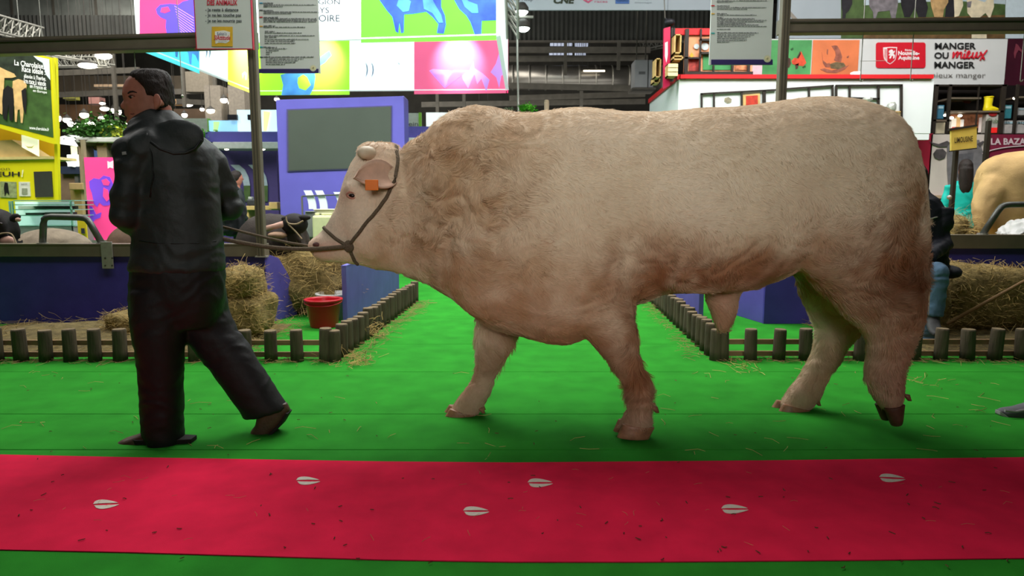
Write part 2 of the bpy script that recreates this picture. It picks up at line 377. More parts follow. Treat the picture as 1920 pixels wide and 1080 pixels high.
def attr_mat(name, rough, bump=0.0, tint=1.0, spec=0.2):
    m = bpy.data.materials.new(name); m.use_nodes = True; N = m.node_tree.nodes; L = m.node_tree.links; b = N['Principled BSDF']
    b.inputs['Roughness'].default_value = rough; b.inputs['Specular IOR Level'].default_value = spec
    a = N.new('ShaderNodeAttribute'); a.attribute_name = 'coat'
    tc = N.new('ShaderNodeTexCoord'); nz = N.new('ShaderNodeTexNoise'); nz.inputs['Scale'].default_value = 60; nz.inputs['Detail'].default_value = 5
    L.new(tc.outputs['Object'], nz.inputs['Vector'])
    mr = N.new('ShaderNodeMapRange'); mr.inputs['To Min'].default_value = 0.86 * tint; mr.inputs['To Max'].default_value = 1.12 * tint; L.new(nz.outputs['Fac'], mr.inputs['Value'])
    mx = N.new('ShaderNodeVectorMath'); mx.operation = 'SCALE'; L.new(a.outputs['Color'], mx.inputs[0]); L.new(mr.outputs['Result'], mx.inputs['Scale'])
    L.new(mx.outputs['Vector'], b.inputs['Base Color'])
    if bump:
        bp = N.new('ShaderNodeBump'); bp.inputs['Strength'].default_value = bump; bp.inputs['Distance'].default_value = 0.01
        L.new(nz.outputs['Fac'], bp.inputs['Height']); L.new(bp.outputs['Normal'], b.inputs['Normal'])
    return m
m_coat = attr_mat('bull_coat', 0.75, 0.25); m_hair = attr_mat('bull_hair', 0.7)
bull = thing('bull', 'huge cream white bull walking left across the green carpet on a rope halter', 'bull', (at(1200, 380, YB).x, YB, 0))
body = link_mesh('body', bull_me, m_coat, bull)
bvh = None
def mkbvh():
    vs = [Vector(v) for v in co2]; return BVHTree.FromPolygons(vs, [tuple(p.vertices) for p in bull_me.polygons])
bvh = mkbvh()
def surf(px, py, off=0.0):
    o = Vector((0, 0, CAMH)); d = ray(px, py).normalized(); h = bvh.ray_cast(o, d)
    if h[0] is None:
        return at(px, py, YB)
    return h[0] + h[1] * off
def surf_far(px, py, off=0.0):
    p = at(px, py, YB); d = ray(px, py).normalized(); o = Vector((0, 0, CAMH)) + d * 8; h = bvh.ray_cast(o, -d)
    return (h[0] + h[1] * off) if h[0] is not None else p + Vector((0, .1, 0))
# coat hair: many short curved strands lying along the body
def coat_hair(N, seed):
    rng = np.random.default_rng(seed); me = bull_me; me.calc_loop_triangles(); nt = len(me.loop_triangles)
    tri = np.empty(nt * 3, dtype=np.int32); me.loop_triangles.foreach_get('vertices', tri); tri = tri.reshape(-1, 3)
    A, B, D = co2[tri[:, 0]], co2[tri[:, 1]], co2[tri[:, 2]]
    cr = np.cross(B - A, D - A); ar = np.linalg.norm(cr, axis=1) / 2; nrm = cr / (2 * ar[:, None] + 1e-12)
    cen = (A + B + D) / 3; toc = np.array([0, 0, CAMH]) - cen; vis = (nrm * toc).sum(1) / np.linalg.norm(toc, axis=1)
    pr = ar * np.where(vis > -0.35, 1.0, 0.12); pr /= pr.sum(); idx = rng.choice(nt, N, p=pr)
    r1, r2 = rng.random(N), rng.random(N); s = np.sqrt(r1); p = A[idx] * (1 - s)[:, None] + B[idx] * (s * (1 - r2))[:, None] + D[idx] * (s * r2)[:, None]; n = nrm[idx]
    px, py = to_px(p); wvv = wavy(px, py)
    flow = np.tile(np.array([0.75, 0, -0.5]), (N, 1)); low = ss(600, 680, py)[:, None]; flow = flow * (1 - low) + np.array([0.15, 0, -1.0]) * low
    hd = (1 - ss(680, 730, px))[:, None]; flow = flow * (1 - hd) + np.array([-0.5, 0, -0.7]) * hd
    sw = np.array([noise.noise_vector(Vector((q[0] * 6.5, q[1] * 6.5, q[2] * 8))) for q in p]); flow = flow + sw * (0.5 + 2.3 * wvv)[:, None] + rng.normal(0, .18, (N, 3))
    flow -= n * (flow * n).sum(1)[:, None]; flow /= np.linalg.norm(flow, axis=1)[:, None] + 1e-9
    ln = 0.012 + 0.018 * wvv + rng.random(N) * 0.008; ln *= 1 - 0.45 * hd[:, 0]; ln *= 1 - .75 * np.exp(-(((px - 1040) / 62) ** 2 + ((py - 632) / 16) ** 2)); ln += .022 * np.exp(-(((px - 708) / 34) ** 2 + ((py - 284) / 20) ** 2)) + .012 * ss(560, 640, py) * (1 - ss(700, 740, py)) + .024 * np.exp(-(((px - 1508) / 34) ** 2 + ((py - 570) / 70) ** 2)) + .014 * np.exp(-(((px - 1200) / 22) ** 2 + ((py - 620) / 60) ** 2)) + .014 * np.exp(-(((px - 930) / 50) ** 2 + ((py - 645) / 40) ** 2))
    side = np.cross(n, flow); curl = np.array([noise.noise(Vector((q[0] * 14 + 9, q[1] * 14, q[2] * 14))) for q in p]) * (0.5 + wvv)
    K = 4; pts = np.empty((N, K, 3))
    for k in range(K):
        t = k / (K - 1); pts[:, k] = p + flow * (ln * t)[:, None] + n * (ln * ((0.20 + .16 * wvv) * t - 0.12 * t * t) - 0.001)[:, None] + side * (ln * curl * 0.7 * t * t)[:, None]
    hc = bpy.data.hair_curves.new('coat_hair'); hc.add_curves([K] * N)
    off = np.array(wloc(bull)); hc.attributes['position'].data.foreach_set('vector', (pts - off).astype(np.float32).ravel())
    rad = hc.attributes.get('radius') or hc.attributes.new('radius', 'FLOAT', 'POINT')
    rad.data.foreach_set('value', np.tile(np.array([.0009, .0008, .0006, .0002], dtype=np.float32), N))
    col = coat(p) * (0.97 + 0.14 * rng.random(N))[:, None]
    a = hc.attributes.new('coat', 'FLOAT_COLOR', 'CURVE'); a.data.foreach_set('color', np.concatenate([np.clip(col, 0, 1), np.ones((N, 1))], 1).astype(np.float32).ravel())
    hc.materials.append(m_hair)
    o = bpy.data.objects.new('coat_hair', hc); C.objects.link(o); o.parent = bull; o['kind'] = 'stuff'
    return o
coat_hair(125000, 3)
# hooves: two claws each, with dew claws behind
m_hoof = M('hoof_horn', (150, 104, 78), 0.45, 0.3, 30, 0.15, 90, spec=0.4); m_hoofd = M('hoof_horn_dark', (96, 62, 50), 0.5, 0.3, 30)
def claw(toe, heel, topf, topb, Y, hw, dy):
    a, b, c, d = [at(x, y, Y) for x, y in (toe, heel, topf, topb)]; rings = []
    for k in range(6):
        t = k / 5; f = a.lerp(c, t); g = b.lerp(d, t); m = (f + g) / 2; u = (f - g) / 2; wd = hw * (1.0 - 0.22 * t) * (1 if k else .9)
        rings.append([m + u * math.cos(2*PI*i/14) * 1.0 + Vector((0, dy + wd * math.sin(2*PI*i/14) * (1 - .28 * max(0, -math.cos(2*PI*i/14)) * (1 - t)), 0)) for i in range(14)])
    return MB().loft(rings)
def hoof(toe, heel, tf, tb, Y, dew, mat=None):
    for dy in (-.036, .036):
        sh = (0, 0) if dy < 0 else (-3, -2)
        q = [(p[0] + sh[0], p[1] + (sh[1] if i < 2 else 0)) for i, p in enumerate((toe, heel, tf, tb))]
        o = obj('hoof_claw', claw(*q, Y, .036, dy), mat or m_hoof, bull, smooth=True, bevel=.003)
    for dy in (-.03, .03):
        p = at(dew[0], dew[1], Y) + Vector((0, dy, 0)); obj('dew_claw', MB().loft([[p + Vector((-.012 + .018*math.cos(t), .014*math.sin(t), .014)) for t in [2*PI*i/8 for i in range(8)]], [p + Vector((.006 + .010*math.cos(t), .010*math.sin(t), -.016)) for t in [2*PI*i/8 for i in range(8)]]]), m_hoof, bull, smooth=True)
hoof((1154, 815), (1214, 819), (1164, 790), (1225, 797), YN, (1228, 764))
hoof((830, 785), (880, 787), (844, 762), (893, 774), YF, (905, 766))
hoof((1450, 775), (1502, 777), (1463, 753), (1515, 766), 3.66, (1530, 752))
hoof((1664, 794), (1684, 788), (1650, 762), (1689, 754), 3.24, (1697, 742), m_hoofd)
# face
m_eye = M('eye_dark', (26, 14, 12), 0.3, 0.05, spec=0.4); m_lid = M('eyelid_pink', (178, 122, 104), 0.6, 0.15, 40); m_nost = M('nostril_dark', (92, 56, 50), 0.5, 0.2, 40)
for fn in (surf, surf_far):
    p = fn(660, 367, -0.004); e = obj('eye', MB().ball(p, (.018, .012, .011)), m_eye, bull, smooth=True)
    obj('eyelid', MB().tube([p + Vector((.024 * math.cos(t) - .002, -.003 if fn is surf else .003, .014 * math.sin(t) + .002 - .004 * math.cos(t))) for t in [2*PI*i/12 for i in range(13)]], .006, 6), m_lid, e, smooth=True)
    q = fn(593, 459, -0.006); obj('nostril', MB().ball(q, (.022, .016, .014)), m_nost, bull, smooth=True)
    # mouth line
m_mouth = M('mouth_line', (140, 98, 88), 0.6, 0.2, 40)
obj('mouth', MB().tube([surf(x, y, -0.003) for x, y in ((597, 480), (610, 479), (622, 476), (634, 474), (641, 476))], .0028, 6), m_mouth, bull, smooth=True)
# ears: cupped leaves set behind the eyes
m_ear = M('ear_skin', (208, 172, 150), 0.75, 0.15, 18, 0.2, 90); m_tag = M('ear_tag_orange', (232, 120, 34), 0.5, 0.06); m_horn = M('horn_pale', (196, 180, 156), 0.5, 0.15, 12)
def ear(base, tip, sgn):
    base = Vector(base); tip = Vector(tip); d = tip - base; L_ = d.length; d.normalize(); s = d.cross(Vector((0, sgn, 0.25))).normalized(); nrm = s.cross(d)
    vs = []; NU, NV = 10, 9
    for i in range(NU):
        u = i / (NU - 1); wd = .072 * (math.sin(PI * (0.13 + 0.87 * u)) ** 0.7) * (1 if u < .98 else .2)
        for j in range(NV):
            v = j / (NV - 1) * 2 - 1; vs.append(base + d * (L_ * u) + s * (wd * v) + nrm * (0.034 * (v * v) * math.sin(PI * (0.2 + 0.7 * u)) - .02 * u * u))
    th = [p + nrm * (-.011) for p in vs]; mbe = MB(); k = NU * NV; fs = []
    for i in range(NU - 1):
        for j in range(NV - 1):
            a = i * NV + j; fs.append((a, a + 1, a + NV + 1, a + NV)); fs.append((k + a, k + a + NV, k + a + NV + 1, k + a + 1))
    for i in range(NU - 1):
        for j in (0, NV - 1): a = i * NV + j; fs.append((a, a + NV, k + a + NV, k + a))
    for i in (0, NU - 1):
        for j in range(NV - 1): a = i * NV + j; fs.append((a, a + 1, k + a + 1, k + a))
    mbe.add(vs + th, fs); return obj('ear', mbe, m_ear, bull, smooth=True), base + d * (L_ * .62) + s * .02, nrm
e1, tp, nr = ear(surf(738, 326, -.02), at(668, 330, YB - .30), -1)
tagm = MB(); tg = at(697, 347, YB - .305); tagm.box((tg.x - .030, tg.y - .003, tg.z - .024), (tg.x + .030, tg.y + .003, tg.z + .024)); obj('ear_tag', tagm, m_tag, e1, bevel=.006)
e2, tp2, nr2 = ear(surf_far(738, 326, -.02), at(690, 330, YB + .30), 1)
tg = at(705, 347, YB + .31); obj('ear_tag', MB().box((tg.x - .03, tg.y - .003, tg.z - .024), (tg.x + .03, tg.y + .003, tg.z + .024)), m_tag, e2, bevel=.006)
for k in (-1, 1):
    b0 = at(703, 292, YB) + Vector((0, k * .085, 0)); obj('horn_stub', MB().tube([b0, b0 + Vector((-.006, k * .04, .004)), b0 + Vector((-.018, k * .075, .004)), b0 + Vector((-.028, k * .095, .0)), b0 + Vector((-.034, k * .104, -.002))], [.034, .033, .030, .024, .010], 14), m_horn, bull, smooth=True)
# tail
tl = [(1650, 222), (1682, 246), (1712, 286), (1727, 340), (1734, 400), (1736, 450), (1734, 500)]
obj('tail', MB().tube([at(x, y, YB + .03) for x, y in tl], [.05, .042, .034, .028, .024, .02, .016], 10), M('tail_hair', (206, 186, 158), 0.8, 0.2, 40, .4, 160), bull, smooth=True)
mt = MB()
for i in range(60):
    a = random.random() * 6.28; r = .03 * random.random() ** .5; b0 = at(1735, 470 + 30 * random.random(), YB + .03); p1 = b0 + Vector((r * math.cos(a), r * math.sin(a), -.08)); mt.tube([b0, p1, p1 + Vector((r * .6 * math.cos(a) - .012, r * .5 * math.sin(a), -.14 - .05 * random.random()))], [.004, .004, .001], 4, False)
obj('tail_switch', mt, M('tail_hair', (206, 186, 158)), bull)['kind'] = 'stuff'
# ---------------------------------------------------------------- people
m_skin = M('skin', (176, 112, 94), 0.55, 0.12, 30, 0.08, 200, spec=0.35)
m_hairb = M('hair_dark_brown', (38, 28, 24), 0.6, 0.35, 60, 0.6, 260, stretch=(1, 1, .25))
m_jacket = M('jacket_waxed_green_black', (42, 47, 47), 0.58, 0.3, 9, 0.35, 26, spec=0.35)
m_trouser = M('trousers_black', (27, 26, 29), 0.6, 0.2, 10, 0.25, 30, spec=0.3)
m_shoe = M('shoe_brown_leather', (84, 62, 48), 0.5, 0.25, 24, 0.2, 120, spec=0.4); m_sole = M('shoe_sole', (34, 28, 25), 0.8, 0.1)
def hand(wrist, d, palm, mb, s=1.0, curl=0.9, side=1):
    """palm and five bent fingers; d points from wrist to knuckles, palm is the way the palm faces"""
    w = Vector(wrist); d = Vector(d).normalized(); p = Vector(palm); p = (p - d * p.dot(d)).normalized(); x = d.cross(p).normalized() * side
    def el(c, a, b, t=.013): return [c + x * (a * math.cos(2*PI*i/12)) * s + p * (b * math.sin(2*PI*i/12)) * s for i in range(12)]
    mb.loft([el(w - d * .03 * s, .026, .02), el(w + d * .01 * s, .029, .018), el(w + d * .05 * s, .040, .016), el(w + d * .088 * s, .040, .014)])
    for k, (o, L1) in enumerate(((-.029, .072), (-.010, .082), (.010, .077), (.028, .060))):
        q = w + (d * .085 + x * o) * s; pts = [q - d * .02 * s, q]; dd = d.copy(); ang = 0
        for j in range(3):
            ang += curl * (0.7, 0.95, 0.6)[j]; v = d * math.cos(ang) + p * math.sin(ang); q = q + v * (L1 * (.45, .32, .23)[j] * s); pts.append(q)
        mb.tube(pts, [.009 * s, .0092 * s, .0086 * s, .0078 * s, .0062 * s], 8)
    q = w + (d * .022 + x * -.028) * s; pts = [q - x * -.01, q]
    for j in range(3):
        v = (d * (.75, .8, .7)[j] + x * (-.75, -.2, .25)[j] + p * (.35, .55, .65)[j]).normalized(); q = q + v * ((.034, .032, .024)[j] * s); pts.append(q)
    mb.tube(pts, [.011 * s, .0125 * s, .0108 * s, .0095 * s, .007 * s], 8)
def wrinkle(me, amt, fr, fn=None):
    n = len(me.vertices); co = np.empty(n * 3); me.vertices.foreach_get('co', co); co = co.reshape(-1, 3); no = np.empty(n * 3); me.vertices.foreach_get('normal', no); no = no.reshape(-1, 3)
    for i in range(n):
        p = Vector(co[i]); v = noise.noise(Vector((p.x * fr[0] + 1.5 * noise.noise(p * 4), p.y * fr[1], p.z * fr[2] + 1.5 * noise.noise(p * 5)))); k = fn(p) if fn else 1
        co[i] += no[i] * (amt * k * (1 - 2.2 * abs(v)))
    me.vertices.foreach_set('co', co.ravel()); me.update()
YM = 3.2
def row(y, a, b, hw, Y=YM, e=2.2, dy=0): return oval((a, y), (b, y), hw, Y, e, 24, dy)
def tilt_row(p, q, hw, Y=YM, e=2.2): return oval(p, q, hw, Y, e, 24)
man = thing('person', 'man in dark waxed jacket and black trousers walking left, leading the bull', 'person', (at(300, 500, YM).x, YM, 0))
# --- body: one continuous figure inside the clothes
mb = MB()
mb.loft([row(y, a, b, h) for y, a, b, h in ((136, 262, 300, .035), (143, 247, 311, .056), (153, 239, 311, .067), (166, 234, 313, .074), (178, 233, 313, .076), (190, 236, 312, .074), (200, 238, 310, .071), (210, 239, 307, .068), (220, 241, 301, .061), (229, 245, 294, .052), (235, 254, 288, .04))])
mb.loft([row(y, a, b, h) for y, a, b, h in ((195, 270, 318, .055), (215, 268, 322, .058), (235, 262, 328, .064), (262, 250, 350, .09), (280, 245, 375, .13), (330, 262, 385, .13), (400, 270, 390, .12), (450, 268, 392, .125), (500, 262, 398, .13), (560, 262, 392, .12))])
# nose, brow, lips, chin
mb.loft([tilt_row((238, 179), (245, 180), .012), tilt_row((232, 189), (244, 190), .015), tilt_row((226, 198), (244, 199), .020), tilt_row((229, 204), (244, 205), .019), tilt_row((238, 206), (244, 206), .012)])
mb.ball(at(237, 176, YM - .03), (.014, .03, .010)); mb.ball(at(237, 176, YM + .03), (.014, .03, .010)); mb.ball(at(239, 211, YM), (.012, .024, .007)); mb.ball(at(240, 216, YM), (.012, .022, .007)); mb.ball(at(246, 229, YM), (.02, .028, .016)); mb.ball(at(250, 196, YM - .045), (.035, .025, .03)); mb.ball(at(250, 196, YM + .045), (.035, .025, .03))
for k in (-1, 1):
    q = at(294, 190, YM - .088); c = Vector((q.x - (.045 if k > 0 else 0), YM + k * .084, q.z)); mb.ball(c - Vector((0, k * .03, 0)), (.012, .05, .020)); mb.ball(c, (.017, .014, .030)); mb.ball(c + Vector((.006, k * .012, .004)), (.018, .008, .031)); mb.ball(c + Vector((-.004, k * .008, -.024)), (.010, .010, .012))
# arms, both bent forward to the rope
LS, LE, LW = at(254, 270, 3.08), at(234, 404, 3.06), at(262, 430, 3.30)
RS, RE, RW = at(380, 274, 3.30), at(432, 388, 3.38), at(345, 415, 3.52)
for s_, e_, w_ in ((LS, LE, LW), (RS, RE, RW)):
    mb.tube([s_.lerp(e_, .10) + Vector((.05 if s_ is LS else -.05, 0, 0)), s_.lerp(e_, .22), s_.lerp(e_, .5), e_, e_.lerp(w_, .5), w_], [.03, .044, .044, .038, .036, .028], 12)
hand(LW, LW - LE + Vector((.05, .05, 0)), (0.2, 0, -1), mb, 1, .9); hand(RW, RW - RE, (-.2, .1, -1), mb, 1, .9, -1)
# legs
LH, LK, LA = at(300, 560, YM - .06), at(302, 690, YM - .06), at(310, 812, YM - .06)
RH, RK, RA = at(365, 560, YM + .09), at(430, 670, YM + .09), at(506, 772, YM + .09)
for h, k, a in ((LH, LK, LA), (RH, RK, RA)): mb.tube([h, h.lerp(k, .5), k, k.lerp(a, .35), a], [.09, .078, .058, .056, .038], 12)
mb.tube([LA, at(262, 828, YM - .06)], [.036, .03], 10); mb.tube([RA, at(486, 808, YM + .09)], [.036, .028], 10)
link_mesh('body', remeshed(mb, .0055, 3), m_skin, man)
mbody = [o for o in man.children if o.name.startswith('body')][0]; mvs = [Vector(v.co) + wloc(mbody) for v in mbody.data.vertices]; mbv = BVHTree.FromPolygons(mvs, [tuple(p.vertices) for p in mbody.data.polygons])
def onface(px, py, off=0.0, k=-1):
    p = at(px, py, YM - .07); h = mbv.ray_cast(Vector((p.x, YM + k * .5, p.z)), Vector((0, -k, 0))); return h[0] + h[1] * off if h[0] else p
for k in (-1, 1):
    p = onface(247, 182, -.006, k); e = obj('eye', MB().ball(p, (.009, .010, .0055)), M('eye_white', (150, 132, 122), .3), man, smooth=True); obj('iris', MB().ball(p + Vector((-.005, k * .005, 0)), (.007, .007, .0075)), m_eye, e, smooth=True)
    obj('eyelid', MB().tube([onface(x, y, .001, k) for x, y in ((241, 181), (245, 178.5), (250, 178.5), (254, 181))], .003, 6), M('eyelid_skin', (120, 72, 60), .6), e, smooth=True)
    obj('eyebrow', MB().tube([onface(x, y, .001, k) for x, y in ((240, 175), (245, 172.5), (251, 172), (258, 174))], [.003, .0045, .004, .002], 6), m_hairb, man)
obj('mouth', MB().tube([onface(x, y, .0, -1) for x, y in ((250, 213), (246, 213.5), (242.5, 213))] + [onface(x, y, .0, 1) for x, y in ((242.5, 213), (246, 213.5), (250, 213))], .0026, 6), M('lip', (128, 70, 64), .5), man)
mb = MB(); mb.loft([row(y, a, b, h) for y, a, b, h in ((131, 262, 302, .03), (135, 252, 312, .056), (143, 247, 316, .072), (152, 256, 318, .080), (160, 268, 319, .085), (168, 278, 319, .085), (178, 286, 319, .082), (188, 304, 319, .077), (198, 303, 318, .067), (206, 305, 316, .05))])
mb.loft([row(y, a, b, .083) for y, a, b in ((160, 280, 298), (172, 285, 297), (182, 289, 296))])
hm = remeshed(mb, .007, 2); wrinkle(hm, .0035, (60, 60, 18)); link_mesh('hair', hm, m_hairb, man)
# --- jacket
mb = MB()
mb.loft([row(y, a, b, h) for y, a, b, h in ((208, 268, 326, .060), (222, 255, 334, .085), (240, 244, 352, .115), (255, 240, 374, .14), (275, 240, 390, .16), (300, 244, 400, .165), (340, 252, 404, .165), (380, 254, 408, .16), (420, 255, 411, .155), (450, 256, 413, .16), (478, 252, 415, .168), (500, 249, 417, .172), (508, 250, 417, .170))], )
mb.loft([tilt_row((322, 226), (330, 214), .06), tilt_row((310, 262), (372, 252), .10), tilt_row((318, 280), (384, 274), .06), tilt_row((330, 290), (372, 288), .03)], )   # hood lying on the back
hoodc = at(335, 256, YM - .112); mb.ball(hoodc, (.12, .026, .078)); mb.ball(at(238, 282, 3.08), .062)
for (s_, e_, w_), kk in (((LS, LE, LW), 1), ((RS, RE, RW), -1)):
    mb.tube([s_ + Vector((.10 * kk, 0, .03)), s_ + Vector((.03 * kk, 0, -.02)), s_.lerp(e_, .3), s_.lerp(e_, .7), e_, e_.lerp(w_, .45), e_.lerp(w_, .9)], [.05, .074, .076, .070, .064, .060, .05], 14)
    mb.ball(e_, .064)
jm = remeshed(mb, .010, 12); wrinkle(jm, .009, (8, 8, 14), lambda p: 0.5 + 0.8 * max(0, noise.noise(p * 3.3))); j = link_mesh('jacket', jm, m_jacket, man)
m_seam = M('jacket_seam', (24, 27, 27), 0.5)
jco = [Vector(v.co) + wloc(j) for v in j.data.vertices]; jb = BVHTree.FromPolygons(jco, [tuple(p.vertices) for p in j.data.polygons])
def onj(px, py, off=.002):
    d = ray(px, py).normalized(); h = jb.ray_cast(Vector((0, 0, CAMH)), d); return h[0] + h[1] * off if h[0] else at(px, py, YM - .17)
obj('hood_edge', MB().tube([onj(x, y) for x, y in ((282, 266), (300, 279), (325, 288), (348, 287), (366, 278), (378, 262))], .007, 6), m_seam, man, smooth=True)
obj('waist_seam', MB().tube([onj(x, y) for x, y in ((262, 452), (290, 456), (330, 457), (370, 456), (405, 452))], .0025, 6), m_seam, man, smooth=True)
obj('armhole_seam', MB().tube([onj(x, y) for x, y in ((275, 250), (284, 290), (288, 330), (282, 370))], .004, 6), m_seam, man, smooth=True)
obj('sleeve_badge', MB().prism([onj(x, y, .003) for x, y in ((229, 285), (237, 284), (238, 290), (230, 291))], (0, .003, 0)), M('badge_grey', (150, 150, 150), .6), man)
# --- trousers
mb = MB()
mb.loft([row(y, a, b, h) for y, a, b, h in ((480, 262, 408, .15), (500, 253, 414, .165), (530, 249, 418, .165), (560, 248, 418, .16), (590, 248, 410, .14), (612, 252, 400, .11))])
Yl, Yr = YM - .06, YM + .08
mb.loft([tilt_row((a, y), (b, y), h, Yl) for y, a, b, h in ((545, 250, 350, .11), (600, 250, 345, .115), (640, 256, 343, .108), (680, 262, 341, .10), (720, 266, 339, .095), (760, 269, 340, .092), (790, 270, 341, .090), (812, 272, 341, .09), (832, 284, 341, .085))])
mb.loft([tilt_row(p, q, h, Yr) for p, q, h in (((300, 545), (418, 540), .12), ((335, 600), (425, 585), .115), ((354, 635), (442, 620), .108), ((372, 662), (462, 645), .10), ((397, 693), (484, 680), .096), ((420, 722), (503, 710), .094), ((440, 752), (520, 738), .092), ((460, 784), (540, 764), .088))])
tm = remeshed(mb, .010, 5); wrinkle(tm, .007, (10, 10, 16), lambda p: 0.5 + 0.9 * max(0, noise.noise(p * 3))); link_mesh('trousers', tm, m_trouser, man)
# --- shoes
def shoe(mb_up, name, parent, mat):
    return link_mesh(name, remeshed(mb_up, .006, 3), mat, parent)
mb = MB(); mb.loft([tilt_row(p, q, h, Yl, 2.4) for p, q, h in (((221, 836), (222, 842), .02), ((222, 828), (226, 845), .037), ((236, 821), (238, 846), .047), ((256, 815), (258, 846), .048), ((276, 806), (278, 846), .043), ((300, 798), (302, 845), .042), ((326, 800), (330, 845), .040), ((340, 815), (341, 840), .028))])
s1 = shoe(mb, 'shoe', man, m_shoe)
g = lambda x, dy: Vector((gnd(x, 845).x, Yl + dy, 0.012))
mb = MB().loft([[p + Vector((0, k * h, zz)) for k, zz in ((-1, -.012), (1, -.012), (1, .010), (-1, .010))] for p, h in ((g(220, 0), .025), (g(238, 0), .050), (g(270, 0), .047), (g(310, 0), .043), (g(341, 0), .032))]); obj('shoe_sole', mb, m_sole, man, bevel=.003)
mb = MB(); mb.loft([tilt_row(p, q, h, Yr, 2.4) for p, q, h in (((470, 816), (480, 824), .03), ((472, 806), (494, 822), .044), ((480, 796), (508, 814), .046), ((482, 782), (522, 800), .043), ((486, 768), (536, 786), .042), ((496, 758), (544, 768), .038), ((505, 750), (538, 756), .03))])
shoe(mb, 'shoe', man, m_shoe)
mb = MB().loft([[p + Vector((0, k * h, 0)) + t * zz for k, zz in ((-1, 0), (1, 0), (1, 1), (-1, 1))] for p, h, t in ((at(474, 824, Yr), .03, Vector((-.0, 0, .012))), (at(496, 824, Yr), .05, Vector((-.008, 0, .012))), (at(512, 813, Yr), .048, Vector((-.010, 0, .010))), (at(530, 795, Yr), .044, Vector((-.011, 0, .008))), (at(544, 772, Yr), .036, Vector((-.012, 0, .004))))]); obj('shoe_sole', mb, m_sole, man, bevel=.002)

# ---------------------------------------------------------------- rope halter with its lead
m_rope = M('rope_hemp', (112, 98, 80), 0.9, 0.3, 160, 0.8, 400, stretch=(1, 1, 1))
halter = thing('rope_halter', 'grey brown rope halter on the bull\'s head with long lead to the man', 'halter', (at(655, 460, YB).x, YB - .1, 0))
def dense(pts, n=5):
    out = []
    for i in range(len(pts) - 1):
        for k in range(n): t = k / n; out.append((pts[i][0] * (1 - t) + pts[i + 1][0] * t, pts[i][1] * (1 - t) + pts[i + 1][1] * t))
    return out + [pts[-1]]
cheek = [(740, 272), (745, 300), (740, 340), (724, 372), (708, 394), (690, 415), (674, 436), (657, 458)]
nose = [(606, 425), (616, 435), (630, 447), (645, 456), (657, 460)]
chin = [(657, 458), (660, 474), (666, 488), (671, 493)]
for fn in (surf, surf_far):
    for nm, pl, r in (('cheek_rope', cheek, .0085), ('noseband', nose, .0085), ('chin_rope', chin, .0085)):
        obj(nm, MB().tube([fn(x, y, .008) for x, y in dense(pl)], r, 8), m_rope, halter, smooth=True)
kn = surf(657, 460, .012); obj('knot', MB().ball(kn, (.026, .02, .03)), m_rope, halter, smooth=True)
hL = LW + Vector((.02, .06, -.02)); hR = RW + Vector((-.05, .03, -.02))
p0 = kn; p1 = at(413, 447, 3.24)
lead = [p0.lerp(p1, t) + Vector((0, 0, -.05 * math.sin(PI * t) * .6)) for t in [i / 16 for i in range(17)]] + [p1.lerp(hR, .5) + Vector((0, .12, -.02)), hR]
obj('lead_rope', MB().tube(lead, .0105, 8), m_rope, halter, smooth=True)
q0 = surf_far(640, 462, .01); q1 = at(413, 424, 3.55)
obj('lead_rope', MB().tube([q0, at(585, 462, 3.50), at(540, 455, 3.52), at(500, 446, 3.53), at(460, 436, 3.54), q1, hR + Vector((.02, .02, .02))], .007, 8), m_rope, halter, smooth=True)
coil = []
for i in range(70):
    t = i / 70 * 2 * PI * 3; c = LW + Vector((-.005, .03, -.11)); coil.append(c + Vector((.035 * math.sin(t) + .004 * math.sin(3 * t), .03 * math.sin(t + .5), .12 * math.cos(t) - .02)))
obj('lead_coil', MB().tube(coil, .009, 6), M('rope_brown', (98, 74, 58), .9, .3, 120), halter, smooth=True)
obj('lead_rope', MB().tube([hR, (hR + hL) / 2 + Vector((0, .06, -.06)), hL], .0105, 8), m_rope, halter, smooth=True)
# ---------------------------------------------------------------- log edging along the pens
m_log = M('log_bark', (80, 70, 55), 0.9, 0.35, 22, 0.7, 70, stretch=(1, 1, .18)); m_logtop = M('log_end_grain', (122, 106, 80), 0.9, 0.25, 60)
m_rail = M('edging_board', (140, 112, 80), 0.85, 0.25, 12, 0.3, 60, stretch=(.2, 1, 1))
def logmesh(r, h, seed):
    rnd = random.Random(seed); n = 12; mb = MB(); prof = [(1.03, 0), (1.0, .3), (.98, .7), (.97, .94), (.90, 1.0)]; ph = [rnd.uniform(.93, 1.07) for _ in range(n)]
    mb.loft([[Vector((r * q * ph[k] * math.cos(2*PI*k/n), r * q * ph[k] * math.sin(2*PI*k/n), h * z)) for k in range(n)] for q, z in prof])
    me = bpy.data.meshes.new('post'); me.from_pydata(mb.v, [], mb.f); me.update(); fixn(me); me.materials.append(m_log); me.materials.append(m_logtop)
    me.polygons[len(me.polygons) - 1].material_index = 1; me.polygons[len(me.polygons) - 2].material_index = 1
    for p in me.polygons: p.use_smooth = len(p.vertices) == 4
    return me
logs = [logmesh(.046, .232, i) for i in range(4)]
def edging(label, name='log_edging'): return thing(name, label, 'border fence', (0, 0, 0), 'log border fences of the pens')
def post(par, p, k=[0], s=1.0):
    o = bpy.data.objects.new('post', logs[k[0] % 4]); k[0] += 1; C.objects.link(o); o.parent = par
    o.location = Vector((p[0], p[1], 0)) - wloc(par); o.rotation_euler = (random.uniform(-.03, .03), random.uniform(-.03, .03), random.uniform(0, 6.28)); o.scale = (s, s, s * random.uniform(.96, 1.05)); return o
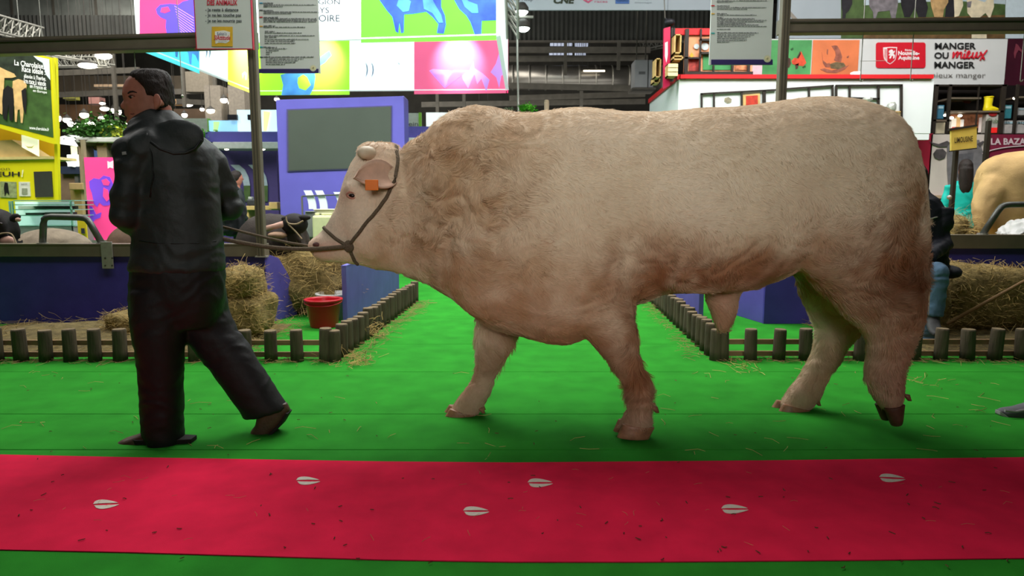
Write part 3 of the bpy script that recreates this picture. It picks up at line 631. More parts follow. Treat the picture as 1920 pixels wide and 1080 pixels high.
def rails(par, a, b, off):
    for z in (.018, .105):
        d = Vector(b) - Vector(a); q = Vector((off[0], off[1], 0))
        obj('rail', MB().prism([Vector(a) + q + Vector((0, 0, z)), Vector(b) + q + Vector((0, 0, z)), Vector(b) + q + Vector((0, 0, z + .036)), Vector(a) + q + Vector((0, 0, z + .036))], Vector((off[0], off[1], 0)).normalized() * .022), m_rail, par)
e = edging('log border fence at front of left pen, behind the walking man')
for x in (-52, -6, 41, 87, 133, 179, 226, 273, 320, 367, 414, 461, 509, 558, 611): post(e, gnd(x, 677))
rails(e, gnd(-60, 677), gnd(612, 677), (0, .05))
e = edging('log border fence running back along left side of the green aisle')
A0, A1 = gnd(628, 677), gnd(777, 566); nA = 20
for i in range(nA): post(e, A0.lerp(A1, i / (nA - 1)))
rails(e, A0, A1, (-.05, .0))
e = edging('log border fence running back along right side of the green aisle')
B0, B1 = gnd(1342, 675), gnd(1206, 549); nB = 24
for i in range(nB): post(e, B0.lerp(B1, i / (nB - 1)))
rails(e, B0, B1, (.05, .0))
e = edging('log border fence at front of right pen, behind the bull\'s hind legs')
for x in (1355, 1407, 1459, 1510, 1561, 1612, 1662, 1713, 1763, 1813, 1864, 1915, 1966): post(e, gnd(x, 675))
rails(e, gnd(1352, 675), gnd(1990, 675), (0, .05))

# ---------------------------------------------------------------- pen walls, beams and frame poles
m_pw = M('purple_board', (64, 58, 142), 0.55, 0.12, 6, 0.08, 60); m_pwd = M('purple_board_edge', (112, 108, 190), 0.6, 0.08, 10)
m_beam = M('beam_taupe_metal', (116, 108, 92), 0.45, 0.10, 8, metal=0.2); m_alu = M('aluminium_plate', (168, 166, 158), 0.45, 0.12, 20, metal=0.5); m_galv = M('galvanised_tube', (92, 94, 90), 0.4, 0.15, 20, metal=0.5); m_screw = M('screw_steel', (90, 88, 84), .4, .1, metal=.7)
YP = 6.3
def zat(y, Y): return at(960, y, Y).z
zt, zb2 = zat(457, YP), zat(481, YP)
pl = thing('pen_barrier', 'left purple pen barrier with taupe top beam, behind the man', 'barrier', (at(250, 600, YP).x, YP, 0), 'purple pen barriers')
xl, xr = at(-160, 500, YP).x, at(500, 500, YP).x
obj('barrier_board', MB().box((xl, YP + .02, 0), (xr - .02, YP + .05, zb2)), m_pw, pl, bevel=.003)
obj('top_beam', MB().box((xl, YP - .02, zb2), (xr, YP + .09, zt)), m_beam, pl, bevel=.004)
obj('beam_lip', MB().box((xl, YP - .026, zt - .012), (xr, YP - .018, zt)), m_beam, pl)
p = at(203, 455, YP); q = at(203, 503, YP)
br = obj('beam_bracket', MB().box((p.x - .052, YP - .036, q.z), (p.x + .052, YP - .024, p.z + .01)), m_alu, pl, bevel=.003)
for sx, sy in ((-6, 484), (7, 484), (-6, 498), (7, 498)):
    c = at(203 + sx, sy, YP - .04); obj('screw', MB().tube([c, c + Vector((0, .01, 0))], .008, 8), m_screw, br)
# sloping wing of the left pen, turned down the aisle
pf = at(500, 600, YP); 
wing = [(0, 0), (0, zb2 + .02), (.10, zb2 + .0), (.22, .60), (.36, .44), (.46, .28), (.50, .14), (.50, 0)]
obj('barrier_wing', MB().prism([Vector((xr - .03 + u * .24, YP + .05 + u, z)) for u, z in wing], (-.03, 0, 0)), M('purple_board_lit', (86, 80, 160), .55, .1, 6), pl, bevel=.003)  # lit copy of the board purple, aisle light put into the colour
def frame_pole(px, lab, y1, Yp=YP - .06):
    x = at(px, 380, Yp).x; z0, z1 = y1, 3.6
    t = thing('frame_pole', lab, 'pole', (x, Yp, y1), 'poles of the overhead pen frame')
    obj('pole', MB().box((x - .037, Yp - .037, z0), (x + .037, Yp + .037, z1)), m_beam, t, bevel=.006)
    for dx in (-.014, .014): obj('pole_rib', MB().box((x + dx - .004, Yp - .043, z0), (x + dx + .004, Yp - .036, z1)), M('beam_taupe_dark', (78, 72, 62), .5), t)
    obj('base_plate', MB().box((x - .05, Yp - .044, y1), (x + .05, Yp + .03, y1 + .012)), m_alu, t)
    return t
frame_pole(487, 'taupe metal frame pole between the man and the purple screen wall', zb2)
frame_pole(1455, 'taupe metal frame pole rising behind the bull\'s back', zat(466, YP))
def gantry(pts, lab, hh):
    mbg = MB(); a, b = pts
    t = thing('overhead_beam', lab, 'beam', (a + b) / 2, 'overhead beams of the pen frame')
    u = Vector((0, 0, hh)); obj('beam', MB().prism([a, b, b + u, a + u], (0, .10, 0)), m_beam, t)
    obj('beam_lip', MB().prism([a + u * .72, b + u * .72, b + u * .82, a + u * .82], (0, -.012, 0)), M('beam_taupe_dark', (78, 72, 62)), t)
    obj('beam_lip', MB().prism([a, b, b + u * .10, a + u * .10], (0, -.02, 0)), M('beam_taupe_dark', (78, 72, 62)), t)
gantry((at(-120, 105, YP - .06), at(478, 88, YP - .06)), 'taupe overhead beam at upper left, in front of the pink panel', .14)
gantry((at(1463, 62, YP - .06), at(2010, 58, YP - .06)), 'taupe overhead beam at upper right, across the cow banner', .12)
# right pen
zt2, zb3 = zat(440, YP), zat(466, YP)
pr = thing('pen_barrier', 'right purple pen barrier with taupe top beam, behind the seated person', 'barrier', (at(1800, 600, YP).x, YP, 0), 'purple pen barriers')
xl, xr = at(1438, 500, YP).x, at(2050, 500, YP).x
obj('barrier_board', MB().box((xl, YP + .02, 0), (xr, YP + .05, zb3)), m_pw, pr, bevel=.003)
obj('top_beam', MB().box((xl, YP - .02, zb3), (xr, YP + .09, zt2)), m_beam, pr, bevel=.004)
c0 = gnd(1440, 604); c1 = gnd(1378, 575)
obj('barrier_wing', MB().prism([Vector((xl, YP + .05, 0)), Vector((xl, YP + .05, zb3)), Vector((xl - .12, YP + .6, .5)), Vector((xl - .20, YP + 1.0, .12)), Vector((xl - .20, YP + 1.0, 0))], (.03, 0, 0)), M('purple_board_lit', (86, 80, 160)), pr, bevel=.003)  # wing again in the lighter purple that carries painted light
# aisle side panels
def side_panel(a, b, h0, h1, lab):
    t = thing('pen_side_panel', lab, 'panel', (a + b) / 2, 'purple side panels along the aisle')
    d = (b - a).normalized(); nrm = Vector((-d.y, d.x, 0)) * .045
    obj('panel_board', MB().prism([a, b, b + Vector((0, 0, h1)), a + Vector((0, 0, h0))], nrm), M('purple_panel', (92, 92, 160), .6, .1, 6), t, bevel=.003)
    obj('panel_edge', MB().prism([a + Vector((0, 0, h0 - .01)), b + Vector((0, 0, h1 - .01)), b + Vector((0, 0, h1 + .006)), a + Vector((0, 0, h0 + .006))], nrm), m_pwd, t)
a = gnd(652, 606); b = Vector((a.x * 0.965, 9.0, 0)); hh = (zat(499, a.y))
side_panel(a, b, hh, hh, 'lit purple panel beside the red bucket on left side of the aisle')
a = gnd(1318, 612); b = Vector((a.x * 0.95, 9.2, 0)); side_panel(a, b, zat(548, a.y) + .14, .42, 'lit purple panel behind log posts on right side of the aisle')
# bent tube rails
def tube_rail(pix, Y, r, lab, foot=True):
    t = thing('tube_rail', lab, 'rail', at(pix[0][0], pix[0][1], Y), 'bent tube rails on the pen barriers')
    pts = [at(x, y, Y) for x, y in pix]; pts2 = [pts[0]]
    for i in range(1, len(pts) - 1):
        a_, b_, c_ = pts[i - 1], pts[i], pts[i + 1]; u = (a_ - b_).normalized() * .07; v = (c_ - b_).normalized() * .07
        pts2 += [b_ + u, b_ + u * .35 + v * .1, b_ + u * .1 + v * .35, b_ + v]
    pts2.append(pts[-1]); obj('tube', MB().tube(pts2, r, 12), m_galv, t, smooth=True)
    for p in (pts[0], pts[-1]): obj('foot_flange', MB().tube([p, p + Vector((0, 0, .015))], r * 1.6, 12), m_alu, t)
tube_rail([(80, 458), (82, 406), (163, 408), (192, 458)], YP + .03, .030, 'grey bent tube rail on left barrier, before the glass case')
tube_rail([(1842, 440), (1879, 384), (1990, 382), (1992, 440)], YP + .03, .028, 'grey bent tube rail at right edge, before the tan cow')

# ---------------------------------------------------------------- straw and hay
m_hay = M('hay_core', (134, 116, 72), 0.95, 0.4, 26, 0.9, 60); m_straw = M('straw', (186, 158, 96), 0.85, 0.35, 9); m_strawd = M('straw_dull', (140, 120, 74), 0.9, 0.35, 9); m_strawp = M('straw_pale', (206, 186, 134), 0.8, 0.25, 9)
def stalks(name, pts, parent, mat, ln=.12, r=.0016, up=.25, kind=True, loc=None, label=None, cat=None):
    mb = MB()
    for p in pts:
        p = Vector(p); a = random.random() * 2 * PI; L = ln * random.uniform(.4, 1.3); z = random.gauss(0, up)
        d = Vector((math.cos(a), math.sin(a), z)).normalized() * L; s = Vector((-d.y, d.x, 0)); s = (s.normalized() if s.length > 1e-6 else Vector((1, 0, 0))) * r; u = Vector((0, 0, r * 1.2))
        m_ = p + d * .5 + Vector((random.gauss(0, .1), random.gauss(0, .1), random.gauss(.03, .06))) * L; k = len(mb.v)
        for c in (p, m_, p + d): mb.v += [tuple(c + s), tuple(c - s), tuple(c + u)]
        for j in (0, 3): mb.f += [(k+j, k+j+1, k+j+4, k+j+3), (k+j+1, k+j+2, k+j+5, k+j+4), (k+j+2, k+j, k+j+3, k+j+5)]
    me = bpy.data.meshes.new(name); off = wloc(parent) if parent else Vector((0, 0, 0)); me.from_pydata([(v[0]-off.x, v[1]-off.y, v[2]-off.z) for v in mb.v], [], mb.f); me.update(); me.materials.append(mat)
    o = bpy.data.objects.new(name, me); C.objects.link(o)
    if parent: o.parent = parent
    o['kind'] = 'stuff'
    if label: o['label'] = label; o['category'] = cat or 'straw'
    return o
def bale(a, b, lab, n=1500, grp='hay bales and stacks in the pens', mat=None, ln=.10, lump=.03):
    """a = min corner, b = max corner"""
    a, b = Vector(a), Vector(b); c = (a + b) / 2; h = (b - a) / 2
    t = thing('hay_bale', lab, 'hay bale', (c.x, c.y, a.z), grp); mb = MB(); rings = []
    bm = bmesh.new(); bmesh.ops.create_cube(bm, size=2); bmesh.ops.subdivide_edges(bm, edges=bm.edges, cuts=7, use_grid_fill=True)
    for v in bm.verts:
        q = v.co; s = (abs(q.x) ** 5 + abs(q.y) ** 5 + abs(q.z) ** 5) ** .2; q = q / s; p = Vector((c.x + q.x * h.x, c.y + q.y * h.y, c.z + q.z * h.z)); p += Vector((q.x, q.y, q.z)) * lump * noise.noise(p * 5) * 1.6; v.co = p
    bm.verts.ensure_lookup_table(); mb.v = [tuple(v.co) for v in bm.verts]; mb.f = [tuple(v.index for v in f.verts) for f in bm.faces]; bm.free()
    obj('bale_core', mb, m_hay, t, smooth=True); fs = mb.f; pts = []
    for _ in range(n):
        f = random.choice(fs); p = sum((Vector(mb.v[i]) for i in f), Vector()) / 4; p += (Vector(mb.v[f[0]]) - p) * random.uniform(-.8, .8) + (Vector(mb.v[f[1]]) - p) * random.uniform(-.8, .8)
        if p.y < c.y + h.y * .5: pts.append(p + Vector((0, -.005, 0)))
    stalks('loose_stalks', pts[: len(pts) // 2], t, m_straw, ln, up=.5); stalks('loose_stalks', pts[len(pts) // 2:], t, m_strawd, ln, up=.5)
    return t
def pxbale(x0, y0, x1, y1, Y, dep, lab, **k):
    a = at(x0, y1, Y); b = at(x1, y0, Y); return bale((a.x, Y, max(0, a.z)), (b.x, Y + dep, b.z), lab, **k)
pxbale(405, 508, 470, 565, 5.55, .45, 'upper hay bale stacked behind the man\'s back leg')
pxbale(398, 560, 484, 636, 5.5, .5, 'lower hay bale on straw behind the man\'s back leg')
pxbale(512, 478, 628, 606, 6.75, .7, 'big loose hay stack behind the red bucket, under the black cow', n=2600, ln=.2, lump=.08)
pxbale(190, 592, 262, 640, 5.6, .4, 'low hay heap against left barrier, left of the man\'s front leg', n=900)
pxbale(1772, 505, 1975, 640, 5.65, .62, 'long hay bale at right edge with a broom leaning on it', n=3400)
# straw bedding
def scatter(n, fn): return [fn() for _ in range(n)]
lx0, lx1 = gnd(-60, 640).x, gnd(470, 640).x
stalks('straw_bedding', scatter(2600, lambda: (random.uniform(-4.6, -1.9), random.uniform(4.95, 6.28), random.uniform(.0, .10) * random.random())), None, m_strawd, .14, up=.25, label='matted straw bedding in left pen behind the log fence')
mbd = MB(); 
m_heap = M('straw_trampled', (104, 92, 58), 0.95, 0.4, 18, 0.9, 50)
def heap(x0, x1, y0, y1, h, lab, mat=m_heap, nx=30, ny=10, seed=0):
    vs = []; fs = []
    for j in range(ny + 1):
        for i in range(nx + 1):
            u, v = i / nx, j / ny; x = x0 + (x1 - x0) * u; y = y0 + (y1 - y0) * v; e = min(1, 4 * u, 4 * (1 - u)) * min(1, 3 * v, 3 * (1 - v) + .3)
            vs.append((x, y, e * h * (.75 + .6 * noise.noise(Vector((x * 3, y * 3, seed)))) + .004))
    for j in range(ny):
        for i in range(nx): a_ = j * (nx + 1) + i; fs.append((a_, a_ + 1, a_ + nx + 2, a_ + nx + 1))
    o = obj('straw_heap', MB().add(vs, fs), mat, None, smooth=True, kind='stuff'); tag(o, lab, 'straw'); return o
heap(-4.7, -2.05, 5.0, 6.28, .09, 'layer of trampled straw under the left pen bedding')
heap(2.75, 5.4, 5.0, 6.28, .07, 'layer of trampled straw under the right pen bedding', seed=5)
stalks('straw_bedding', scatter(1500, lambda: (random.uniform(2.7, 5.3), random.uniform(4.95, 6.28), random.uniform(.0, .09) * random.random())), None, m_strawd, .14, up=.25, label='matted straw bedding in right pen behind the log fence')
stalks('loose_straw', scatter(420, lambda: (random.uniform(-4.6, -1.0), 4.80 + random.gauss(0, .05), .006)), None, m_strawd, .11, up=.06, label='loose straw fringe along left front log fence')
stalks('loose_straw', scatter(420, lambda: (random.uniform(1.5, 4.6), 4.82 + random.gauss(0, .05), .006)), None, m_strawd, .11, up=.06, label='loose straw fringe along right front log fence')
def along(a, b, s, z=.006): t = random.random(); q = a.lerp(b, t); return (q.x + random.gauss(0, s), q.y + random.gauss(0, s), z * random.uniform(.6, 3))
stalks('loose_straw', scatter(360, lambda: along(A0 + Vector((.10, 0, 0)), A1 + Vector((.12, 0, 0)), .05)), None, m_strawd, .10, up=.08, label='loose straw fringe along left aisle log fence')
stalks('loose_straw', scatter(200, lambda: along(B0 + Vector((-.10, 0, 0)), B1 + Vector((-.10, 0, 0)), .04)), None, m_strawd, .10, up=.08, label='loose straw fringe along right aisle log fence')
def clump(px, py, n, s, lab, z=.03): c = gnd(px, py); stalks('straw_clump', [(c.x + random.gauss(0, s), c.y + random.gauss(0, s), abs(random.gauss(0, z))) for _ in range(n)], None, m_straw, .10, up=.5, label=lab)
clump(690, 632, 160, .07, 'tuft of straw at foot of left aisle fence', .06); clump(668, 684, 60, .05, 'small clump of straw on green carpet near fence corner', .02)
clump(652, 670, 60, .10, 'thin spread of straw beside left fence corner', .01); clump(1395, 690, 26, .07, 'pale straw wisps before the right fence corner', .006); clump(1732, 715, 18, .08, 'crossed straw stalks on green carpet at right', .006)
stalks('straw_stalk', scatter(90, lambda: (lambda p: (p.x, p.y, .004))(gnd(random.uniform(20, 1900), random.uniform(690, 850)))), None, m_straw, .09, up=.02, r=.0013, label='single straw stalks strewn over the green carpet')
stalks('straw_stalk', scatter(46, lambda: (lambda p: (p.x, p.y, .008))(gnd(random.uniform(20, 1900), random.uniform(880, 1030)))), None, m_straw, .04, up=.02, r=.0006, label='tiny straw stalks strewn over the red runner')
stalks('straw_crumb', scatter(130, lambda: (lambda p: (p.x, p.y, .007))(gnd(random.uniform(20, 1900), random.uniform(690, 1070)))), None, M('crumb_dark', (96, 66, 44), .9, .3), .018, up=.05, r=.002, label='dark crumbs of dirt trodden over the carpets')
# buckets
m_redp = M('red_plastic', (190, 22, 42), 0.35, 0.08, 8, spec=0.5); m_whp = M('white_plastic', (200, 200, 196), .4, .06)
bp = gnd(608, 612); rb = thing('bucket', 'red plastic feed bucket on green carpet beside the purple panel', 'bucket', bp)
rr = 33 / F * bp.y; obj('bucket_body', MB().lathe(bp, [(.001, 0), (rr * .74, 0), (rr * .78, .01), (rr * 1.0, .24), (rr * 1.08, .24), (rr * 1.09, .258), (rr * .95, .258), (rr * .94, .24), (rr * .72, .02), (.001, .02)], 28), m_redp, rb, smooth=True)
obj('bucket_handle', MB().tube([bp + Vector((rr * 1.06 * math.cos(t), -rr * 1.06 * abs(math.sin(t)) * .9, .235 - .03 * abs(math.sin(t)))) for t in [PI * i / 14 for i in range(15)]], .005, 6), M('red_plastic', (190, 22, 42)), rb, smooth=True)
bp = gnd(628, 596); wb = thing('bucket', 'white bucket standing behind the red bucket', 'bucket', bp); r2 = 34 / F * bp.y
obj('bucket_body', MB().lathe(bp, [(.001, 0), (r2 * .8, 0), (r2 * .95, .22), (r2 * 1.03, .235), (r2 * 1.03, .25), (r2 * .93, .25), (r2 * .75, .03), (.001, .03)], 24), m_whp, wb, smooth=True)
# broom
bA, bB = at(1776, 607, 5.45), at(2010, 478, 5.42)
br = thing('broom', 'wooden broom handle leaning across the hay bale at right', 'broom', bA); obj('broom_handle', MB().tube([bA, bB], .014, 10), M('broom_wood', (128, 98, 62), .6, .2, 20, stretch=(.3, 1, 1)), br, smooth=True)
d = (bB - bA).normalized(); obj('broom_head', MB().tube([bB, bB + d * .06], .03, 10), M('broom_wood', (128, 98, 62)), br); obj('bristle_block', MB().tube([bB + d * .06, bB + d * .22], [.03, .07], 10), m_strawd, br)
# ---------------------------------------------------------------- hall shell
m_dark = M('hall_dark_cladding', (58, 56, 50), 0.8, 0.25, 1.5); m_roofm = M('hall_roof', (48, 47, 43), 0.85, 0.25, 1.2); m_steel = M('hall_steel', (84, 80, 72), 0.6, 0.2, 4); m_rib = M('hall_corrugated', (52, 53, 49), 0.7, 0.15, 3)
wb_ = struct(obj('wall_back', MB().box((-26, 32, -.05), (26, 32.2, 10.2)), m_dark)); wl_ = struct(obj('wall_left', MB().box((-26.2, -4, -.05), (-26, 32, 10.2)), m_dark)); wr_ = struct(obj('wall_right', MB().box((26, -4, -.05), (26.2, 32, 10.2)), m_dark))
wf_ = struct(obj('wall_front', MB().box((-26, -4.2, -.05), (26, -4, 10.2)), m_dark))
ce_ = struct(obj('ceiling', MB().box((-26.2, -4.2, 10), (26.2, 32.2, 10.2)), m_roofm))
# hanging ribbed smoke curtain (two visible lengths) and pale band above it
def ribbed(x0, x1, y0, y1, Y, lab, nr):
    a, b = at(x0, y1, Y), at(x1, y0, Y); t = thing('smoke_curtain', lab, 'curtain', ((a.x + b.x) / 2, Y, a.z), 'ribbed dark curtains under the roof'); mb = MB(); vs = []; 
    for i in range(nr + 1):
        x = a.x + (b.x - a.x) * i / nr; vs += [(x, Y + (.05 if i % 2 else 0), a.z), (x, Y + (.05 if i % 2 else 0), b.z)]
    mb.add(vs, [(2*i, 2*i+2, 2*i+3, 2*i+1) for i in range(nr)]); mb.add([(v[0], v[1] + .03, v[2]) for v in vs], [(2*i+1, 2*i+3, 2*i+2, 2*i) for i in range(nr)]); k = 2 * (nr + 1)
    obj('ribbed_sheet', mb, m_rib, t); obj('hem_bar', MB().box((a.x, Y - .04, a.z - .06), (b.x, Y + .1, a.z)), m_steel, t); return t
ribbed(-80, 262, 28, 82, 24, 'dark ribbed curtain under the roof at upper left', 90)
ribbed(950, 1345, 16, 76, 24, 'dark ribbed curtain under the roof above the ventilation duct', 90)
t = thing('translucent_roof_strip', 'pale translucent roof strip at upper left corner', 'skylight', at(100, 14, 25)); slab('strip_sheet', -60, -30, 262, 30, 25, .05, M('roof_strip_grey', (112, 116, 110), .6, .25, 2), t); 
for x in (20, 98, 178): slab('strip_joint', x - 2, -30, x + 2, 30, 24.96, .04, m_steel, t)
# duct
m_duct = M('duct_metal', (150, 146, 138), 0.32, 0.12, 3, metal=0.8)
dY = 25; a = at(930, 146, dY); b = at(1240, 146, dY); t = thing('ventilation_duct', 'wide silver ventilation duct across the back of the hall', 'duct', (a + b) / 2)
obj('duct_tube', MB().tube([a, b], .42, 28), m_duct, t, smooth=True)
for i in range(11): c = a.lerp(b, i / 10); obj('duct_ring', MB().tube([c - Vector((.03, 0, 0)), c + Vector((.03, 0, 0))], .435, 28), M('duct_ring', (176, 172, 162), .4, .1, metal=.7), t, smooth=True)
# truss builder
m_truss = M('truss_alu', (150, 150, 142), 0.45, 0.1, 6, metal=0.5)
def truss(a, b, h, n, lab, r=.025, grp='lattice trusses under the roof'):
    a, b = Vector(a), Vector(b); t = thing('lattice_truss', lab, 'truss', (a + b) / 2, grp); d = (b - a); s = Vector((0, 0, h)); q = Vector((-d.y, d.x, 0)).normalized() * h * .8
    for o_ in (Vector((0, 0, 0)), s, q): obj('chord', MB().tube([a + o_, b + o_], r, 6), m_truss, t)
    for i in range(n):
        p0 = a + d * (i / n); p1 = a + d * ((i + .5) / n); p2 = a + d * ((i + 1) / n)
        obj('brace', MB().tube([p0, p1 + s, p2], r * .6, 5), m_truss, t); obj('brace', MB().tube([p0 + q, p1 + s, p2 + q], r * .6, 5), m_truss, t)
truss(at(-60, 46, 15), at(84, 80, 19), .38, 10, 'pale lattice truss at the upper left corner above the yellow stand')
truss(at(95, 103, 19), at(215, 122, 21), .34, 9, 'pale lattice truss behind the round ceiling lamps at left')
truss(at(100, 124, 20), at(200, 124, 20), .25, 8, 'short level lattice truss left of the man\'s head')
truss(at(1190, 96, 26), at(1262, 80, 24), .4, 5, 'dark lattice truss above the grey air unit', .03)
truss(at(951, 72, 12.4), at(948, -12, 11.6), .24, 6, 'lattice truss rising at right end of the hanging sign')
# plain roof steelwork
def steel(name, pix0, pix1, Y, r, lab, cat='beam'):
    a, b = at(pix0[0], pix0[1], Y), at(pix1[0], pix1[1], Y); q = Vector((0, 0, r)); o = obj(name, MB().prism([a - q, b - q, b + q, a + q], (0, r, 0)), m_steel, None, loc=(a + b) / 2); tag(o, lab, cat, 'steel members of the hall roof')
for i, (x0, y0, x1, y1) in enumerate([(100, 137, 260, 131), (100, 178, 250, 172), (320, 172, 480, 168), (330, 190, 480, 196), (955, 93, 1220, 93), (955, 110, 1215, 108), (955, 184, 1210, 176), (790, 196, 1210, 190), (955, 160, 1210, 166)]):
    steel('roof_beam', (x0, y0), (x1, y1), 23 + .6 * (i % 4), .09, ['upper roof beam behind the man\'s head at left', 'lower roof beam left of the man\'s head', 'roof beam right of the man\'s head', 'sloping lower roof beam right of the man\'s head', 'roof beam through the hall skylights', 'roof beam just below the hall skylights', 'roof beam below the silver duct', 'long roof beam low above the bull\'s back', 'roof beam in line with the silver duct'][i])
for i, (x, y0, y1) in enumerate([(218, 100, 230), (345, 110, 200), (405, 140, 220), (1060, 80, 140), (1160, 75, 130), (1090, 170, 205), (820, 176, 215), (870, 176, 215)]):
    steel_l = ['thin roof strut above the man\'s forehead', 'thin roof strut right of the man\'s head', 'roof strut below the cyan panel', 'roof strut beside the hall skylights', 'roof strut beside the long ceiling tube lamp', 'roof strut below the duct middle', 'left roof strut under the pink panel', 'right roof strut under the pink panel'][i]
    a, b = at(x, y1, 22.4), at(x, y0, 22.4); o = obj('roof_strut', MB().box((a.x - .05, 22.4, a.z), (a.x + .05, 22.5, b.z)), m_steel, None, loc=(a.x, 22.4, a.z)); tag(o, steel_l, 'strut', 'steel members of the hall roof')
for i, (x0, x1) in enumerate(((356, 380), (400, 424))): 
    o = slab('hall_column', x0 + 34, 160, x1 + 40, 452, 21, .5, M('column_pale', (136, 128, 116), .7, .15), None); o.name = 'concrete_post'; tag(o, ['left pale concrete post in the far hall by the blue stand', 'right pale concrete post in the far hall by the blue stand'][i], 'post', 'pale posts in the far hall')
t = thing('roof_panel_box', 'beige boxy panel under the roof right of the man\'s head', 'panel', at(370, 152, 23)); slab('box_front', 345, 134, 393, 172, 23, .4, M('box_beige', (128, 120, 106), .7, .12), t)
t = thing('roof_panel_box', 'brown wide fascia under the roof behind the man\'s head', 'panel', at(170, 158, 27)); slab('box_front', 100, 142, 340, 176, 27, .4, M('fascia_brown', (92, 82, 68), .7, .2, 2), t)
# skylights
m_sky = M('skylight_glow', (196, 204, 226), .4, .05, emit=0.75)
t = thing('skylight', 'pair of barred skylights in the dark roof above the duct', 'skylight', at(1066, 90, 27))
for (x0, y0, x1, y1) in ((1031, 77, 1073, 86), (1078, 78, 1103, 87), (1030, 95, 1073, 103), (1078, 97, 1098, 105)):
    for xs in (x0 + 1, x1 - 1): q_ = at(xs, y0, 27); obj('hanger_rod', MB().box((q_.x - .01, 27.0, q_.z), (q_.x + .01, 27.02, 9.99)), m_steel, t)
    pn = slab('skylight_pane', x0, y0, x1, y1, 27, .04, m_sky, t); n_ = 6
    for k in range(1, n_): xx = x0 + (x1 - x0) * k / n_; slab('glazing_bar', xx - .5, y0, xx + .5, y1, 26.97, .03, m_steel, pn)
# lamps
m_lamp = M('lamp_glow', (255, 246, 228), .4, .02, emit=9.0); m_lampc = M('lamp_glow_cool', (238, 250, 246), .4, .02, emit=7.0); m_tube = M('tube_glow', (255, 240, 214), .4, .02, emit=3.2); m_cas = M('lamp_casing', (60, 58, 54), .6, .1)
def round_lamp(px, py, Y, wpx, hpx, lab, mat=None, grp='round lamps hanging in the far hall'):
    c = at(px, py, Y); r = wpx * 1.15 / 2 / F * Y; h = hpx * 1.25 / 2 / F * Y; t = thing('hall_lamp', lab, 'lamp', c, grp); obj('lamp_cable', MB().tube([c + Vector((0, 0, h)), (c.x, c.y, 9.99)], .006, 4), m_cas, t)  # lamp drawn oversized so its shape takes in the bloom
    obj('lamp_lens', MB().ball(c, (r, r * .7, h), 14, 8), mat or m_lamp, t, smooth=True)
    obj('lamp_housing', MB().lathe(c + Vector((0, 0, h * .55)), [(r * .95, 0), (r * .9, h * .5), (r * .4, h * 1.0), (r * .2, h * 1.5)], 14), m_cas, t, smooth=True)
L_ = [(194, 105, 26, 9, 'flat round high-bay lamp at upper left, the higher one'), (165, 123, 30, 8, 'flat round high-bay lamp at upper left, the lower one')]
for x, y, a_, b_, l in L_: round_lamp(x, y, 20, a_, b_, l, None, 'flat high-bay lamps at upper left')
spots_ = [(106, 222, 14, 11, 'brightest lamp beside the yellow poster edge'), (126, 225, 13, 8, None), (132, 232, 9, 9, None), (145, 234, 8, 8, None), (158, 216, 14, 9, 'bright lamp in left far hall above the plants'), (165, 231, 14, 8, None), (174, 232, 9, 7, None), (190, 221, 9, 6, None), (196, 204, 14, 6, 'flat lamp left of the man\'s nose'), (192, 194, 9, 4, None), (212, 207, 6, 8, None), (224, 210, 6, 8, None), (352, 195, 16, 8, 'large round lamp right of the man\'s head'), (379, 205, 7, 5, None), (395, 208, 13, 7, 'round lamp over the blue stand, the lowest large one'), (346, 216, 9, 7, None), (420, 188, 11, 8, None), (434, 193, 11, 7, None), (453, 199, 11, 11, None), (436, 200, 7, 6, None), (452, 206, 7, 6, None), (519, 186, 8, 5, None), (208, 231, 6, 5, None), (240, 231, 6, 5, None)]
more_ = iter(['lamp just right of the brightest lamp by the yellow poster edge', 'small lamp low beside the yellow stand, second row from the poster', 'small lamp over the white canopy at left', 'lamp low above the left shrub', 'lamp above the middle shrub at left', "small lamp above the plants, level with the man's mouth", "tiny flat lamp left of the man's forehead", "thin upright lamp left of the man's chin", "thin upright lamp nearest the man's nose", "small lamp just behind the man's neck", "small lamp below the large lamp right of the man's head", 'lamp high above the blue stand, left one', 'lamp high above the blue stand, middle one', 'brightest lamp above the blue stand by the frame pole', 'small lamp tucked left of the brightest blue stand lamp', 'small lamp under the brightest blue stand lamp', 'small lamp at the top left corner of the purple screen wall', "small lamp above shrubs, close to the man's collar", "small lamp between shrubs and the man's jaw"])
for x, y, a_, b_, l in spots_: round_lamp(x, y, 21 + (x * 7 % 5), a_, b_, l or 'small round far '.replace('small round far ', '') + next(more_))
def tube_lamp(x0, x1, y, Y, lab, h=4.2):
    a, b = at(x0, y, Y), at(x1, y, Y); t = thing('tube_lamp', lab, 'lamp', (a + b) / 2, 'tube lamps under the hall roof'); r = h / 2 / F * Y
    for q_ in (a.lerp(b, .2), a.lerp(b, .8)): obj('lamp_cable', MB().tube([q_ + Vector((0, r, r)), (q_.x, q_.y + r, 9.99)], .008, 4), m_cas, t)
    obj('lamp_tube', MB().tube([a, b], r, 10), m_tube, t, smooth=True); obj('lamp_housing', MB().box((a.x - .05, Y, a.z + r * .7), (b.x + .05, Y + r * 1.6, a.z + r * 1.6)), m_cas, t)
tube_lamp(1098, 1140, 95, 24, 'long tube lamp beside the hall skylights'); tube_lamp(893, 920, 197, 25, 'short tube lamp above the bull\'s shoulder hump'); tube_lamp(1068, 1097, 194, 25, 'short tube lamp above the middle of the bull\'s back'); tube_lamp(1094, 1134, 133, 24.3, 'tube lamp hanging in front of the silver duct', 3)
